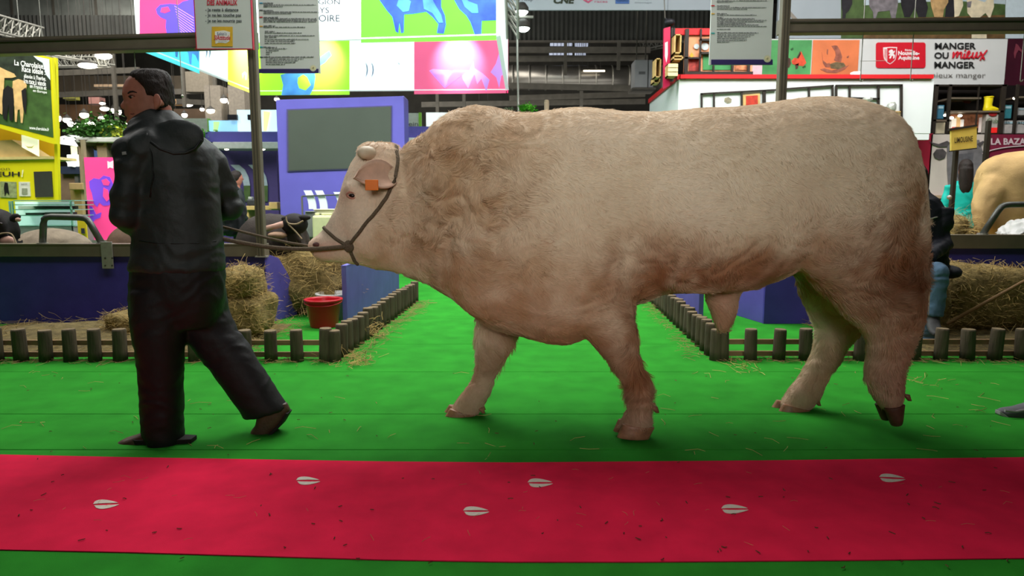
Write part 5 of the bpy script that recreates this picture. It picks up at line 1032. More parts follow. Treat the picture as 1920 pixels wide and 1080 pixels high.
q('poster_man', [(40, 170), (48, 164), (50, 186), (48, 216), (43, 200)], m_cdk, .02)
for s, bx_ in (('La Charolaise,', (27, 112, 83, 131)), ('Race idéale :', (41, 123, 85, 141)), ('élevée à l\'herbe,', (45, 138, 86, 153)), ('1re race à viande', (45, 146, 86, 162)), ('en France et', (56, 157, 87, 169)), ('en Europe', (62, 167, 88, 177)), ('www.charolaise.fr', (55, 236, 92, 246))):
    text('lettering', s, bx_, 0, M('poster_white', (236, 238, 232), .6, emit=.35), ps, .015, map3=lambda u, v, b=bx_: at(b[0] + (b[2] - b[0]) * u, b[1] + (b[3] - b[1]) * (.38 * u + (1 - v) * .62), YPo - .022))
poly('picture_print', [(0, 340), (30, 341), (31, 371), (0, 370)], YY - .01, M('photo_mixed', (150, 160, 110), .6, .4, 20), ys_, .012); poly('photo_figure', [(9, 342), (14, 343), (17, 366), (12, 360), (9, 368), (7, 352)], YY - .016, m_cdk, ys_)
poly('paper_notice', [(35, 341), (55, 341), (57, 368), (36, 368)], YY - .01, M('paper', (222, 222, 206), .7), ys_, .012); poly('blackboard', [(63, 322), (96, 321), (99, 369), (66, 370)], YY - .015, M('blackboard', (54, 56, 48), .6, .1), ys_, .02)
text('lettering', 'Région', (-30, 313, 18, 321), YY - .008, M('ink_olive', (120, 112, 30), .7), ys_); text('lettering', 'MEUH', (-26, 322, 37, 331), YY - .008, m_inkk, ys_, .025); text('lettering', '!', (40, 318, 44, 332), YY - .01, M('ink_cream', (246, 246, 190), .6), ys_, .06, .2)
text('lettering', 'INFOS', (40, 344, 51, 347), YY - .016, m_inkk, ys_); poly('notice_picture', [(41, 353), (51, 353), (51, 364), (41, 364)], YY - .016, M('notice_grey', (140, 146, 120), .7, .3, 30), ys_)
# ---------------------------------------------------------------- glass display case
m_glass = bpy.data.materials.new('case_glass'); m_glass.use_nodes = True; gb = m_glass.node_tree.nodes['Principled BSDF']; gb.inputs['Transmission Weight'].default_value = 1.0; gb.inputs['Roughness'].default_value = .03; gb.inputs['IOR'].default_value = 1.1; gb.inputs['Base Color'].default_value = (.82, .97, .92, 1)
YG = 8.6; gc = thing('display_case', 'glass display case with lit shelves in front of the yellow stand', 'display case', at(82, 470, YG)); m_ed = M('glass_edge', (130, 190, 168), .2, .05, spec=.6); m_lsh = E('case_light', (206, 240, 232), .45)
for x in (25, 30, 139): a, b = at(x, 470, YG), at(x, 377, YG); obj('edge_post', MB().box((a.x - .008, YG, a.z), (a.x + .008, YG + .02, b.z)), m_ed, gc)
for y in (376, 384, 393, 404, 424): slab('glass_shelf', 25, y - .8, 140, y + .8, YG, .5, m_ed, gc)
slab('lit_shelf', 34, 404.5, 138, 423, YG + .3, .1, m_lsh, gc); slab('lit_shelf', 34, 386, 138, 392, YG + .35, .1, M('case_pale', (206, 214, 196), .5), gc); slab('glass_pane', 25, 376, 140, 425, YG - .01, .006, m_glass, gc); slab('case_base', 25, 424, 140, 470, YG, .55, M('case_base_grey', (126, 134, 130), .5, .1), gc)
slab('case_back_glow', 30, 378, 138, 424, YG + .44, .03, E('case_glow', (216, 236, 228), .42), gc); slab('case_tray', 48, 399, 80, 405, YG + .1, .2, M('tray_grey', (150, 156, 150), .4), gc); slab('case_tray', 84, 398, 126, 405, YG + .1, .2, M('tray_grey', (150, 156, 150)), gc)  # added glowing back panel, brightens the inside of the case
# ---------------------------------------------------------------- pink roll-up banner with its posts
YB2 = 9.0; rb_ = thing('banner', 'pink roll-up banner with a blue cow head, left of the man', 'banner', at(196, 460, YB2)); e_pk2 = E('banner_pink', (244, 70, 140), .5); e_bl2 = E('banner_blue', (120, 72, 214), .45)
slab('banner_sheet', 163, 295, 245, 450, YB2, .03, e_pk2, rb_); slab('banner_foot', 161, 450, 247, 458, YB2 - .05, .14, m_alu, rb_)
bq = lambda nm, pts, m, d: poly(nm, pts, YB2 - d, m, rb_, .004)
bq('cow_head_print', [(167, 340), (176, 334), (186, 336), (194, 329), (206, 332), (212, 345), (214, 362), (211, 378), (204, 385), (194, 386), (186, 380), (182, 388), (176, 382), (172, 362), (168, 352)], e_bl2, .006); bq('cow_head_patch', [(190, 338), (199, 335), (206, 342), (203, 348), (194, 347)], e_pk2, .012); bq('cow_head_patch', [(194, 352), (202, 356), (206, 372), (200, 378), (193, 368)], e_pk2, .012); bq('cow_head_line', [(168, 386), (173, 388), (180, 402), (190, 398), (188, 408), (178, 412), (172, 420), (169, 410)], e_lav if False else e_bl2, .006); bq('logo_print', [(201, 302), (206, 304), (212, 301), (212, 316), (206, 314), (202, 316)], M('banner_white', (240, 226, 236), .6, emit=.3), .006)
text('lettering', 'Région', (213, 303, 240, 313), YB2 - .008, M('banner_white', (240, 226, 236)), rb_)
for x in (159,): slab('banner_post', x - 1, 262, x + 3.5, 460, YB2 + .02, .06, M('post_beige', (150, 136, 106), .6, .1), rb_)
# planter wall with plants over it
pw = thing('planter_wall', 'white planter ledge on brown posts with plants, left of the man', 'planter', at(190, 300, 11)); slab('planter_ledge', 141, 257, 246, 267, 11, .5, M('planter_white', (200, 204, 200), .6, .05), pw, .02)
for x0, x1 in ((153, 168), (188, 206), (228, 240)): slab('planter_post', x0, 267, x1, 460, 11.1, .2, M('post_brown', (138, 122, 96), .7, .1), pw)
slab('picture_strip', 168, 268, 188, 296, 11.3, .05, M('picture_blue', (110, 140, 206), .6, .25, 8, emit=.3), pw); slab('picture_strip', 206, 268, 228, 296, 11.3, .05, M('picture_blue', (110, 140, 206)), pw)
bush('potted_shrub', 168, 246, 11.2, .34, .16, 420, 'left green shrub on the white planter ledge', m_leaf, .08, grp='shrubs on the white planter ledge', stand=False); bush('potted_shrub', 198, 240, 11.3, .36, .24, 520, 'middle taller green shrub on the white planter ledge', m_leaf, .08, grp='shrubs on the white planter ledge', stand=False); bush('potted_shrub', 232, 252, 11.2, .22, .12, 300, 'right flowering shrub on the white planter ledge', M('leaf_yellowish', (170, 180, 60), .7, .4, 10), .07, grp='shrubs on the white planter ledge', stand=False)
t = thing('lit_canopy', 'bright white lit counter canopy right of the yellow stand', 'canopy', at(124, 270, 12)); m_can = E('canopy_lit', (246, 250, 244), .9); poly('canopy_sheet', [(106, 262), (114, 256), (128, 253), (142, 254), (140, 274), (128, 272), (112, 270)], 12, m_can, t, .3); prop(t, at(137, 300, 12).x, 12.08, at(137, 300, 12).z); slab('canopy_panel', 126, 290, 153, 312, 12, .1, m_can, t); poly('canopy_lamp', [(123, 302), (130, 300), (137, 308), (138, 313), (130, 311)], 11.95, m_can, t, .05); slab('canopy_pole', 133, 274, 141, 292, 12.02, .06, E('canopy_pole', (240, 240, 190), .6), t)
slab('counter_band', 110, 312, 153, 326, 12, .3, M('band_dark_blue', (42, 52, 74), .6), t); slab('counter_base', 114, 326, 153, 470, 12.1, .3, M('counter_brown', (126, 104, 84), .7, .2, 5), t)
t = thing('cardboard_box', 'open brown cardboard box beside the pink banner', 'box', at(143, 356, 10.4)); slab('box_body', 136, 356, 156, 470, 10.4, .4, M('cardboard', (186, 158, 112), .8, .08), t); prop(t, at(146, 470, 10.4).x, 10.6, at(146, 470, 10.4).z, .12, 'box_plinth'); slab('box_flap', 129, 343, 156, 356, 10.3, .45, M('cardboard', (186, 158, 112)), t, .01)
t = thing('yellow_tag_post', 'small yellow notice on the low rail beside pink banner', 'notice', at(153, 440, 8.4)); slab('notice_sheet', 146, 412, 162, 450, 8.4, .02, M('notice_yellow', (222, 196, 40), .6, .08), t); prop(t, at(154, 450, 8.4).x, 8.43, at(154, 412, 8.4).z, .015); slab('notice_print', 152, 428, 158, 438, 8.385, .01, m_ink, t)
# far hanging blue panel right of shrub
t = thing('lit_blue_panel', 'pale blue lit panel above shrubs left of the man', 'panel', at(226, 250, 14)); slab('panel_sheet', 217, 242, 246, 262, 14, .05, E('panel_blue_lit', (150, 206, 236), .6), t); prop(t, at(231, 250, 14).x, 14.08, at(231, 250, 14).z)

# ---------------------------------------------------------------- red and white stand at right
m_wht = M('stand_white', (226, 232, 232), .55, .03, 2); m_red2 = M('stand_red', (206, 30, 36), .5, .06, 3); m_mar = M('stand_maroon', (150, 24, 50), .6, .07, 3); m_blk = M('frame_black_brown', (44, 38, 32), .5, .15, 8); m_wood2 = M('crate_wood', (200, 168, 108), .7, .2, 10, stretch=(.3, 1, 1)); m_fz = M('print_peach', (238, 164, 118), .6, .12, 6); m_gr2 = M('print_leaf_green', (70, 150, 88), .6, .2, 5)
YR = 11.5
rs = thing('red_white_stand', 'white exhibition stand with red ledge, frames and crates behind the bull\'s rump', 'stand', at(1480, 250, YR))
cN = at(1278, 142, YR); cS = at(1222, 188, 14.2)
slab('stand_wall', 1278, 146, 1690, 262, YR, .12, m_wht, rs); slab('stand_wall', 1690, 146, 1748, 250, YR, .12, m_wht, rs); slab('stand_wall', 1640, 262, 1742, 250, YR + .01, .1, m_wht, rs)
slab('plinth_panel', 1278, 262, 1640, 482, YR, .12, m_mar, rs); slab('red_ledge', 1276, 139.5, 1751, 147, YR - .06, .35, m_red2, rs); slab('ledge_lamp', 1601, 134, 1613, 140, YR - .05, .12, E('ledge_lamp', (250, 244, 236), .8), rs)
wall_sheet('side_wall', cN, cS, 0, cN.z - .05, m_wht, rs, .08); wall_sheet('red_ledge', cN + Vector((0, 0, 0)), cS, cN.z - .06, cN.z + .02, m_red2, rs, .14)
for a_, b_, c_, d_ in ((1224, 1228, 196, 206), (1231, 1239, 186, 206), (1241, 1246, 182, 204), (1249, 1262, 166, 196), (1264, 1268, 160, 186), (1271, 1276, 156, 204)):
    pprint('side_frame', [(a_, c_ + 4), (b_, c_), (b_, d_ - 4), (a_, d_)], cN, cS, .03, M('side_frame_green', (120, 112, 74), .6, .4, 30), rs, .02)
# lower wall frames with shelf goods
def bar(x0, y0, x1, y1, wd, Y=YR - .02, nm='shelf_frame', mat=None):
    a, b = at(x0, y0, Y), at(x1, y1, Y); r = wd / 2 / F * Y; q = Vector((0, 0, r)) if abs(b.x - a.x) > abs(b.z - a.z) else Vector((r, 0, 0)); return obj(nm, MB().prism([a - q * .8, b - q * .8, b + q * .8, a + q * .8], (0, -.03, 0)), mat or m_blk, rs)
bar(1313, 176.5, 1454, 169, 4); bar(1315, 176, 1315, 260, 4); bar(1338, 175, 1338, 260, 4); bar(1390, 172, 1390, 260, 4); bar(1432, 170, 1432, 260, 7); bar(1460, 168, 1562, 161, 4); bar(1516, 165, 1516, 260, 4); bar(1560, 161, 1560, 260, 4); bar(1566, 161, 1691, 160, 4); bar(1567, 161, 1567, 260, 4); bar(1592, 161, 1592, 260, 4); bar(1646, 161, 1646, 260, 5); bar(1689, 160, 1689, 260, 5); bar(1594, 184, 1648, 186, 4); bar(1655, 209.5, 1690, 210, 3, mat=m_wood2, nm='shelf_board')
poly('framed_print', [(1393, 178), (1425, 175), (1425, 200), (1393, 200)], YR - .04, m_wood2, rs, .02); poly('print_art', [(1399, 180), (1421, 178.5), (1421, 200), (1399, 200)], YR - .05, M('art_red', (190, 60, 44), .6, .3, 14), rs)
poly('paper_motif', [(1359, 184), (1366, 182), (1372, 186), (1371, 192), (1364, 194), (1358, 190)], YR - .01, M('motif_grey', (140, 134, 112), .6, .3, 30), rs)
def jar(x, y1, h, r, mat, lab, Y=YR - .08, prof=None, cat='jar', grp=None, nm='glass_jar'):
    c = at(x, y1, Y); k = Y / F; t = thing(nm, lab, cat, c, grp); obj('vessel', MB().lathe(c, [(r * k * p, h * k * q) for p, q in (prof or ((.0, .0), (.7, 0), (1, .2), (1, .75), (.7, 1), (.5, 1), (.0, .98)))], 16), mat, t, smooth=True); obj('rim', MB().lathe(c + Vector((0, 0, h * k * .96)), [(r * k * .74, 0), (r * k * .74, h * k * .05), (r * k * .5, h * k * .05), (r * k * .5, 0)], 16), mat, t, smooth=True); return t
m_silver = M('vessel_silver', (200, 204, 196), .3, .25, 30, metal=.4)
jar(1626, 197, 13, 9, m_silver, 'silver heart-shaped ornament on the white stand\'s upper frame', prof=((0, 0), (.25, .05), (.7, .45), (1, .75), (.9, .95), (.4, 1), (0, .9)), cat='ornament', nm='heart_ornament'); jar(1671, 209, 16, 8, m_silver, 'silver vase on the wooden shelf of the white stand', nm='vase', cat='vase')
slab('shelf_box', 1651, 212, 1687, 262, YR - .1, .15, M('shelf_goods', (140, 122, 86), .7, .35, 20), rs); poly('blue_disc', [(1670 + 6 * math.cos(2*PI*i/14), 218 + 6 * math.sin(2*PI*i/14)) for i in range(14)], YR - .11, M('disc_blue', (74, 140, 176), .6), rs)
# upper storey: black window frames with food prints
YU = YR + .25
slab('upper_back', 1284, 54, 1412, 140, YU + .1, .06, m_fz, rs)
slab('red_header', 1265, 53, 1411, 65, YU + .05, .06, m_red2, rs)
for x0, x1 in ((1283, 1292), (1311, 1316), (1337, 1342), (1372, 1378), (1402, 1409)): slab('window_frame', x0 + 1, 54, x1 - 1, 140, YU, .04, m_blk, rs)
for y in (74, 99): slab('window_frame', 1313, y - 2, 1412, y + 2, YU, .08, m_blk, rs)
slab('window_frame', 1284, 107, 1314, 110, YU, .08, m_blk, rs); slab('window_frame', 1284, 134, 1412, 140, YU - .02, .1, m_blk, rs)
poly('food_print', [(1292, 111), (1311, 111), (1311, 133), (1292, 133)], YU + .08, M('print_berries', (170, 66, 58), .6, .5, 18), rs); poly('food_print', [(1318, 103), (1372, 103), (1372, 131), (1318, 131)], YU + .08, m_gr2, rs); poly('food_print', [(1378, 112), (1402, 112), (1402, 131), (1378, 131)], YU + .08, M('print_flower', (206, 132, 92), .6, .5, 14), rs)
for x, r in ((1306, 5), (1322, 7)): poly('plate_print', [(x + r * math.cos(2*PI*i/16), 87 + r * math.sin(2*PI*i/16)) for i in range(16)], YU + .07, M('plate_grey', (190, 200, 200), .5, .2, 20), rs)
poly('lemon_print', [(1293, 104), (1297, 98), (1301, 104), (1299, 107), (1294, 107)], YU + .07, M('lemon', (230, 176, 60), .6), rs)
# vertical crimson banner and crates at the side
poly('crimson_banner', [(1245, 53), (1257, 50), (1256, 160), (1244, 166)], YU - .3, M('banner_crimson', (190, 28, 74), .5, .06), rs, .06); poly('banner_crest', [(1247, 80), (1252, 78), (1252, 104), (1249.5, 118), (1247, 106)], YU - .31, M('crest_white', (226, 214, 220), .6), rs)
for y in (128, 134, 140): poly('banner_lettering', [(1247, y), (1253, y - 1.5), (1253, y + 1), (1247, y + 3)], YU - .31, M('crest_white', (226, 214, 220)), rs)
def crate(x0, y0, x1, y1, lab, Y, closed=False):
    t = thing('wooden_crate', lab, 'crate', at((x0 + x1) / 2, y1, Y), 'wooden crates on the red upper stand'); a, b = at(x0, y1, Y), at(x1, y0, Y); w_ = b.x - a.x; h_ = b.z - a.z; D = .22; s = .018
    obj('crate_side', MB().box((a.x, Y, a.z), (a.x + s, Y + D, b.z)), m_wood2, t); obj('crate_side', MB().box((b.x - s, Y, a.z), (b.x, Y + D, b.z)), m_wood2, t); obj('crate_top', MB().box((a.x, Y, b.z - s), (b.x, Y + D, b.z)), m_wood2, t); obj('crate_base', MB().box((a.x, Y, a.z), (b.x, Y + D, a.z + s)), m_wood2, t); obj('crate_back', MB().box((a.x, Y + D, a.z), (b.x, Y + D + s, b.z)), M('crate_dark', (128, 92, 52), .8, .2, 10), t)
    if closed:
        for k in range(3): z = a.z + h_ * (k + .06) / 3; obj('slat', MB().box((a.x, Y - s, z), (b.x, Y, z + h_ * .27)), M('crate_pale', (226, 210, 160), .7, .12, 10), t)
crate(1264, 64, 1278, 100, 'open wooden crate at top of the red stand', YU - .45); crate(1252, 119, 1271, 143, 'pale slatted wooden crate facing outwards beside the crimson banner', YU - .5, True); crate(1228, 109, 1240, 145, 'upright wooden crate left of the crimson banner', YU - .1); crate(1262, 104, 1281, 112, 'shallow tilted wooden crate below the open crate', YU - .42); crate(1225, 145, 1238, 156, 'small low wooden crate at left corner of the red stand', YU + .2)
for x in (1258, 1262): slab('tower_frame', x, 52, x + 3, 152, YU - .2, .06, m_blk, rs)
t = thing('clamp_lamp', 'dark clamp lamp on wire above the crimson banner', 'lamp', at(1255, 44, YU)); obj('lamp_head', MB().ball(at(1256, 42, YU), (.09, .08, .06), 12, 8), M('lamp_black', (34, 34, 38), .5), t, smooth=True); obj('lamp_arm', MB().tube([at(1247, 34, YU), at(1252, 39, YU), at(1262, 44, YU)], .018, 6), M('lamp_black', (34, 34, 38)), t); obj('lamp_wire', MB().tube([at(1245, -10, YU), at(1247, 34, YU)], .008, 5), m_steel, t)
# ---------------------------------------------------------------- signage wall beyond
YN2 = 13.4; sg = thing('signage_wall', 'wide sign wall with food pictures and the eating slogan at upper right', 'sign', at(1640, 158, YN2)); m_sgw = M('sign_white', (214, 216, 214), .55, .04, 2)
slab('sign_sheet', 1400, 73, 1886, 160, YN2, .08, m_sgw, sg); slab('food_picture', 1400, 75, 1430, 140, YN2 - .015, .012, M('print_rose_pale', (232, 196, 206), .6, .08), sg); slab('food_picture', 1430, 75, 1521, 140, YN2 - .015, .012, M('print_green_photo', (80, 158, 92), .6, .3, 2.2), sg); slab('food_picture', 1523, 75, 1610, 140, YN2 - .015, .012, M('print_orange_photo', (226, 126, 78), .6, .15, 2.2), sg)
sgp = lambda nm, pts, m, d=.022: poly(nm, pts, YN2 - d, m, sg, .005)
m_chili = M('print_chili', (222, 82, 52), .6, .3, 10); m_bean = M('print_dark_pepper', (84, 58, 48), .6, .3, 16)
sgp('food_print', [(1484, 114), (1490, 108), (1496, 110), (1502, 96), (1508, 108), (1512, 118), (1506, 124), (1492, 122), (1486, 120)], m_chili); sgp('food_print', [(1462, 112), (1468, 110), (1468, 118), (1463, 120)], m_chili); sgp('food_print', [(1469, 108), (1476, 107), (1482, 110), (1483, 120), (1479, 128), (1475, 124), (1471, 116)], m_bean); sgp('food_print', [(1494, 108), (1500, 96), (1502, 100), (1497, 110)], m_bean); sgp('food_print', [(1492, 130), (1491, 121), (1498, 118), (1496, 128)], m_bean); sgp('food_print', [(1482, 92), (1487, 89), (1488, 93), (1484, 95)], M('print_leaf', (44, 92, 50), .6)); sgp('food_print', [(1504, 126), (1510, 122), (1511, 126), (1506, 128)], M('print_leaf', (44, 92, 50)))
m_meat = M('print_meat', (158, 94, 76), .6, .35, 12); m_pl = M('print_plate', (196, 130, 104), .6, .2, 8)
sgp('food_print', [(1559, 86), (1566, 85), (1570, 86), (1575, 94), (1579, 106), (1577, 116), (1568, 115), (1564, 113), (1567, 104), (1566, 96)], m_meat); sgp('food_print', [(1541, 98), (1543, 113), (1550, 119), (1556, 118), (1556, 126), (1548, 126), (1543, 118)], m_meat); sgp('food_print', [(1538, 130), (1546, 128), (1560, 132), (1575, 129), (1592, 122), (1584, 130), (1568, 137), (1550, 136)], m_meat); sgp('food_print', [(1556, 120), (1568, 116), (1582, 118), (1586, 124), (1572, 130), (1558, 128)], M('print_herb', (120, 104, 74), .6, .4, 16)); sgp('food_print', [(1588, 106), (1592, 104), (1591, 108), (1588, 109)], m_meat); sgp('food_print', [(1551, 92), (1553, 93), (1552, 103), (1550, 100)], m_meat)
# red logo plate with crest
rp = []
for cx, cy, a0 in ((1731, 84, -90), (1731, 123, 0), (1647, 123, 90), (1647, 84, 180)):
    for k in range(5): a_ = math.radians(a0 + 90 * k / 4); rp.append((cx + 4.5 * math.cos(a_), cy + 4.5 * math.sin(a_)))
sgp('logo_plate', rp, M('logo_red', (210, 24, 44), .5, .05)); m_lw = M('logo_white', (244, 236, 236), .6)
def ringpoly(pts, wd): c = (sum(p[0] for p in pts) / len(pts), sum(p[1] for p in pts) / len(pts)); return pts, [(c[0] + (x - c[0]) * wd, c[1] + (y - c[1]) * wd) for x, y in pts]
sh = [(1656, 89), (1669, 88), (1682, 88.5), (1681, 104), (1679, 112), (1674, 117), (1669, 120.5), (1663, 117), (1658, 111), (1656.5, 103)]
sgp('crest_shield', sh, m_lw, .028); sgp('crest_field', ringpoly(sh, .90)[1], M('logo_red', (210, 24, 44)), .034); sgp('crest_half', [(1657.5, 90), (1663.5, 90), (1663.5, 115.5), (1659, 110), (1658, 103)], m_lw, .040)
for k in range(3): sgp('crest_stripe', [(1659 + 1.6 * k, 92), (1659.6 + 1.6 * k, 92), (1659.6 + 1.6 * k, 108 + 2 * k), (1659 + 1.6 * k, 108 + 2 * k)], M('logo_red', (210, 24, 44)), .046)
sgp('crest_lion', [(1667, 95), (1671, 92.5), (1674, 93.5), (1674.5, 97), (1678, 94.5), (1677.5, 98), (1675, 100), (1678.5, 104), (1677, 109), (1674.5, 110), (1675, 105.5), (1672.5, 104), (1670, 110), (1667.5, 109), (1670, 103), (1667, 104.5), (1666.5, 102), (1670, 99.5), (1666.5, 98.5)], m_lw, .040)
text('lettering', 'Région', (1697, 92, 1712, 97), YN2 - .03, m_lw, sg, .02); text('lettering', 'Nouvelle-', (1684, 95.5, 1724, 103.5), YN2 - .03, m_lw, sg, .035); text('lettering', 'Aquitaine', (1684, 104.5, 1724, 114), YN2 - .03, m_lw, sg, .035)
text('lettering', 'MANGER', (1753, 80, 1830, 92.5), YN2 - .025, m_inkk, sg, .026); text('lettering', 'OU', (1752, 98, 1779, 110), YN2 - .025, m_inkk, sg, .03); text('lettering', 'MANGER', (1752, 115.5, 1828, 128), YN2 - .025, m_inkk, sg, .026); text('lettering', 'pour mieux manger', (1700, 136.5, 1848, 149), YN2 - .025, M('ink_warm_grey', (96, 90, 84), .7), sg, -.005)
# brush lettering "mieux"
m_mieux = M('ink_brush_red', (206, 22, 44), .6)
def stroke(pts, wd=1.5):
    for i in range(len(pts) - 1):
        pass
    q = [at(x, y, YN2 - .03) for x, y in pts]; r = wd / F * YN2
    return MB().tube(q, [r * (.7 + .5 * abs(math.sin(i * 1.3))) for i in range(len(q))], 6)
def cat(pts, n=4):
    out = []
    for i in range(len(pts) - 1):
        p0 = pts[max(0, i - 1)]; p1 = pts[i]; p2 = pts[i + 1]; p3 = pts[min(len(pts) - 1, i + 2)]
        for k in range(n):
            t = k / n; out.append(tuple(.5 * ((2 * p1[j]) + (-p0[j] + p2[j]) * t + (2 * p0[j] - 5 * p1[j] + 4 * p2[j] - p3[j]) * t * t + (-p0[j] + 3 * p1[j] - 3 * p2[j] + p3[j]) * t ** 3) for j in (0, 1)))
    return out + [pts[-1]]
for st in ([(1788, 97), (1787, 109), (1789, 104), (1794, 98), (1796, 99), (1794, 108), (1797, 102), (1801, 98), (1803, 100), (1802, 107), (1804, 109)], [(1809, 100), (1807, 108), (1810, 109), (1813, 106), (1818, 100), (1817, 96), (1814, 99), (1813, 106), (1817, 109), (1822, 105)], [(1825, 98), (1823, 106), (1826, 109), (1830, 104), (1832, 97), (1831, 106), (1834, 108), (1838, 103)], [(1838, 97), (1842, 104), (1846, 112)], [(1851, 94), (1844, 103), (1838, 113)]): obj('brush_stroke', stroke(cat(st)), m_mieux, sg, smooth=True)
obj('brush_stroke', MB().ball(at(1810, 95, YN2 - .03), .018, 8, 6), m_mieux, sg)
for y in (160,): slab('maroon_panel', 1887, 73, 2050, 162, YN2, .08, M('panel_dark_maroon', (62, 18, 34), .5, .2, 3), sg); sgp('panel_motif', [(1905, 82), (1909, 84), (1914, 92), (1920, 96), (1918, 100), (1910, 94), (1906, 100), (1903, 110), (1901, 100)], M('motif_maroon', (120, 52, 66), .6))
# cow panorama poster above
YC = 14.2; cp = thing('cattle_poster', 'long poster of grazing cattle at the top right, above the slogan', 'poster', at(1730, 70, YC)); slab('poster_sheet', 1460, -90, 1886, 72, YC, .08, M('poster_grey', (166, 176, 182), .6, .04, 2), cp); slab('poster_side', 1886, -90, 2050, 72, YC, .08, M('poster_white_blue', (214, 230, 238), .6, .05), cp)
cpp = lambda nm, pts, m, d=.012: poly(nm, pts, YC - d, m, cp, .004)
cpp('meadow_print', rect(1577, -60, 1885, 72), M('meadow_field', (78, 100, 56), .6, .35, 5), .006); cpp('sky_print', [(1620, -60), (1885, -60), (1885, 8), (1800, 2), (1700, 4), (1620, 10)], M('sky_pale', (190, 206, 214), .6, .06), .010); cpp('earth_print', [(1618, 36), (1884, 28), (1884, 72), (1618, 72)], M('earth_brown', (110, 84, 52), .6, .4, 8), .010)
m_ck = M('cow_print_black', (42, 40, 44), .6, .3, 10); m_cg = M('cow_print_grey', (128, 122, 126), .6, .35, 8); m_ct = M('cow_print_tan', (196, 160, 110), .6, .35, 9); m_cw = M('cow_print_cream', (232, 218, 186), .6, .15, 9)
cpp('cow_print', [(1578, -40), (1598, -40), (1598, 8), (1592, 20), (1586, 26), (1585, 36), (1579, 36), (1580, 22), (1578, 14)], m_ck, .016); cpp('cow_print', [(1628, -30), (1680, -30), (1684, 6), (1680, 28), (1679, 36), (1672, 36), (1668, 20), (1646, 22), (1642, 36), (1638, 36), (1637, 22), (1630, 12)], m_cg, .016)
cpp('cow_print', [(1686, -30), (1728, -30), (1740, 14), (1736, 32), (1722, 32), (1716, 14), (1706, 32), (1696, 32), (1690, 10)], m_ck, .018); cpp('cow_print', [(1742, -30), (1776, -30), (1778, 4), (1770, 18), (1768, 32), (1752, 32), (1746, 12)], m_ct, .02); cpp('cow_print', [(1776, -30), (1790, -20), (1792, 12), (1788, 32), (1772, 32), (1774, 10)], m_ck, .018); cpp('cow_print', [(1788, -14), (1804, -10), (1806, 10), (1798, 30), (1790, 32)], m_cw, .02); cpp('cow_print', [(1812, -20), (1820, -4), (1846, 4), (1862, -10), (1864, 12), (1856, 36), (1848, 24), (1836, 34), (1824, 36), (1814, 24)], m_cw, .02); cpp('cow_muzzle', [(1813, 4), (1822, 2), (1820, 14), (1814, 14)], m_cg, .024); cpp('cow_print', [(1822, 62), (1834, 60), (1850, 60), (1850, 72), (1822, 72)], m_cw, .02)
cpp('panel_edge', [(1462, 3), (1468, 5), (1496, 36), (1486, 36)], M('edge_beige', (140, 134, 124), .6), .012)
# white logo banner at the top
YL = 16; lb = thing('logo_banner', 'white banner with a row of breeder logos at the top centre', 'banner', at(1145, 18, YL)); slab('banner_sheet', 945, -60, 1335, 19, YL, .05, M('banner_grey_white', (186, 196, 204), .6, .04, 2), lb); lt = lambda s, b, m, **k: text('lettering', s, b, YL - .012, m, lb, **k)
lt('CNE Ficop', (956, -6, 999, 4), M('ink_slate', (90, 98, 108), .7)); lt('CNE', (1038, -6, 1078, 7), M('ink_dark_green', (60, 66, 52), .7), bold=.05, shear=.2); poly('logo_hexagon', [(1093, -8), (1102, -12), (1112, -8), (1112, 0), (1103, 6), (1094, 1)], YL - .012, M('logo_pink', (206, 96, 130), .6), lb); poly('logo_hexagon_inner', [(1097, -6), (1103, -8), (1108, -5), (1108, -1), (1103, 2), (1098, -1)], YL - .02, M('banner_grey_white', (186, 196, 204)), lb); lt('interbev', (1115, -8, 1139, 0), M('logo_pink', (206, 96, 130))); lt('races', (1115, 2, 1139, 5), M('logo_pink', (206, 96, 130))); poly('logo_block', rect(1154, -14, 1180, 7), YL - .012, M('logo_blue', (74, 110, 176), .6, .1), lb); lt('union', (1157, -2, 1177, 3), M('logo_white', (244, 236, 236))); lt('institut', (1197, -6, 1216, 0), M('ink_pale', (150, 160, 168), .7)); lt('elevage', (1190, 3, 1222, 7), M('ink_pale', (150, 160, 168)))
slab('banner_seam', 1252.4, -60, 1253.4, 19, YL - .01, .01, M('ink_pale', (150, 160, 168)), lb)
# hanging wires with hooks at right
for i, (x, y0, y1, l) in enumerate(((1613, -10, 150, 'left thin hanging wire with hook before the orange food picture'), (1707, -10, 149, 'middle thin hanging wire with hook before the red logo plate'), (1912, -10, 150, 'right thin hanging wire with hook at right edge'))):
    p, q2 = at(x, y0, YP), at(x + (0 if i < 2 else 1), y1, YP); t = thing('hanging_wire', l, 'wire', q2, 'hooked wires hanging at upper right'); obj('wire', MB().tube([(q2.x, q2.y, 9.99), q2], .0045, 6), m_alu, t); obj('hook', MB().tube([q2 + Vector((.012 - .012 * math.cos(a_), 0, -.012 * math.sin(a_))) for a_ in [PI * 1.2 * k / 8 for k in range(9)]], .0045, 6), m_alu, t)
p, q2 = at(1613, 54, YP), at(1707, 53, YP); tag(obj('cross_wire', MB().tube([p, p.lerp(q2, .5) + Vector((0, 0, -.004)), q2], .003, 5), m_alu, None, loc=p), 'thin cross wire between left and middle hanging wires', 'wire')
p, q2 = at(1613, 114.5, YP), at(1660, 114, YP); tag(obj('cross_wire', MB().tube([p, q2], .0025, 5), m_alu, None, loc=p), 'short lower cross wire before the red logo plate', 'wire')
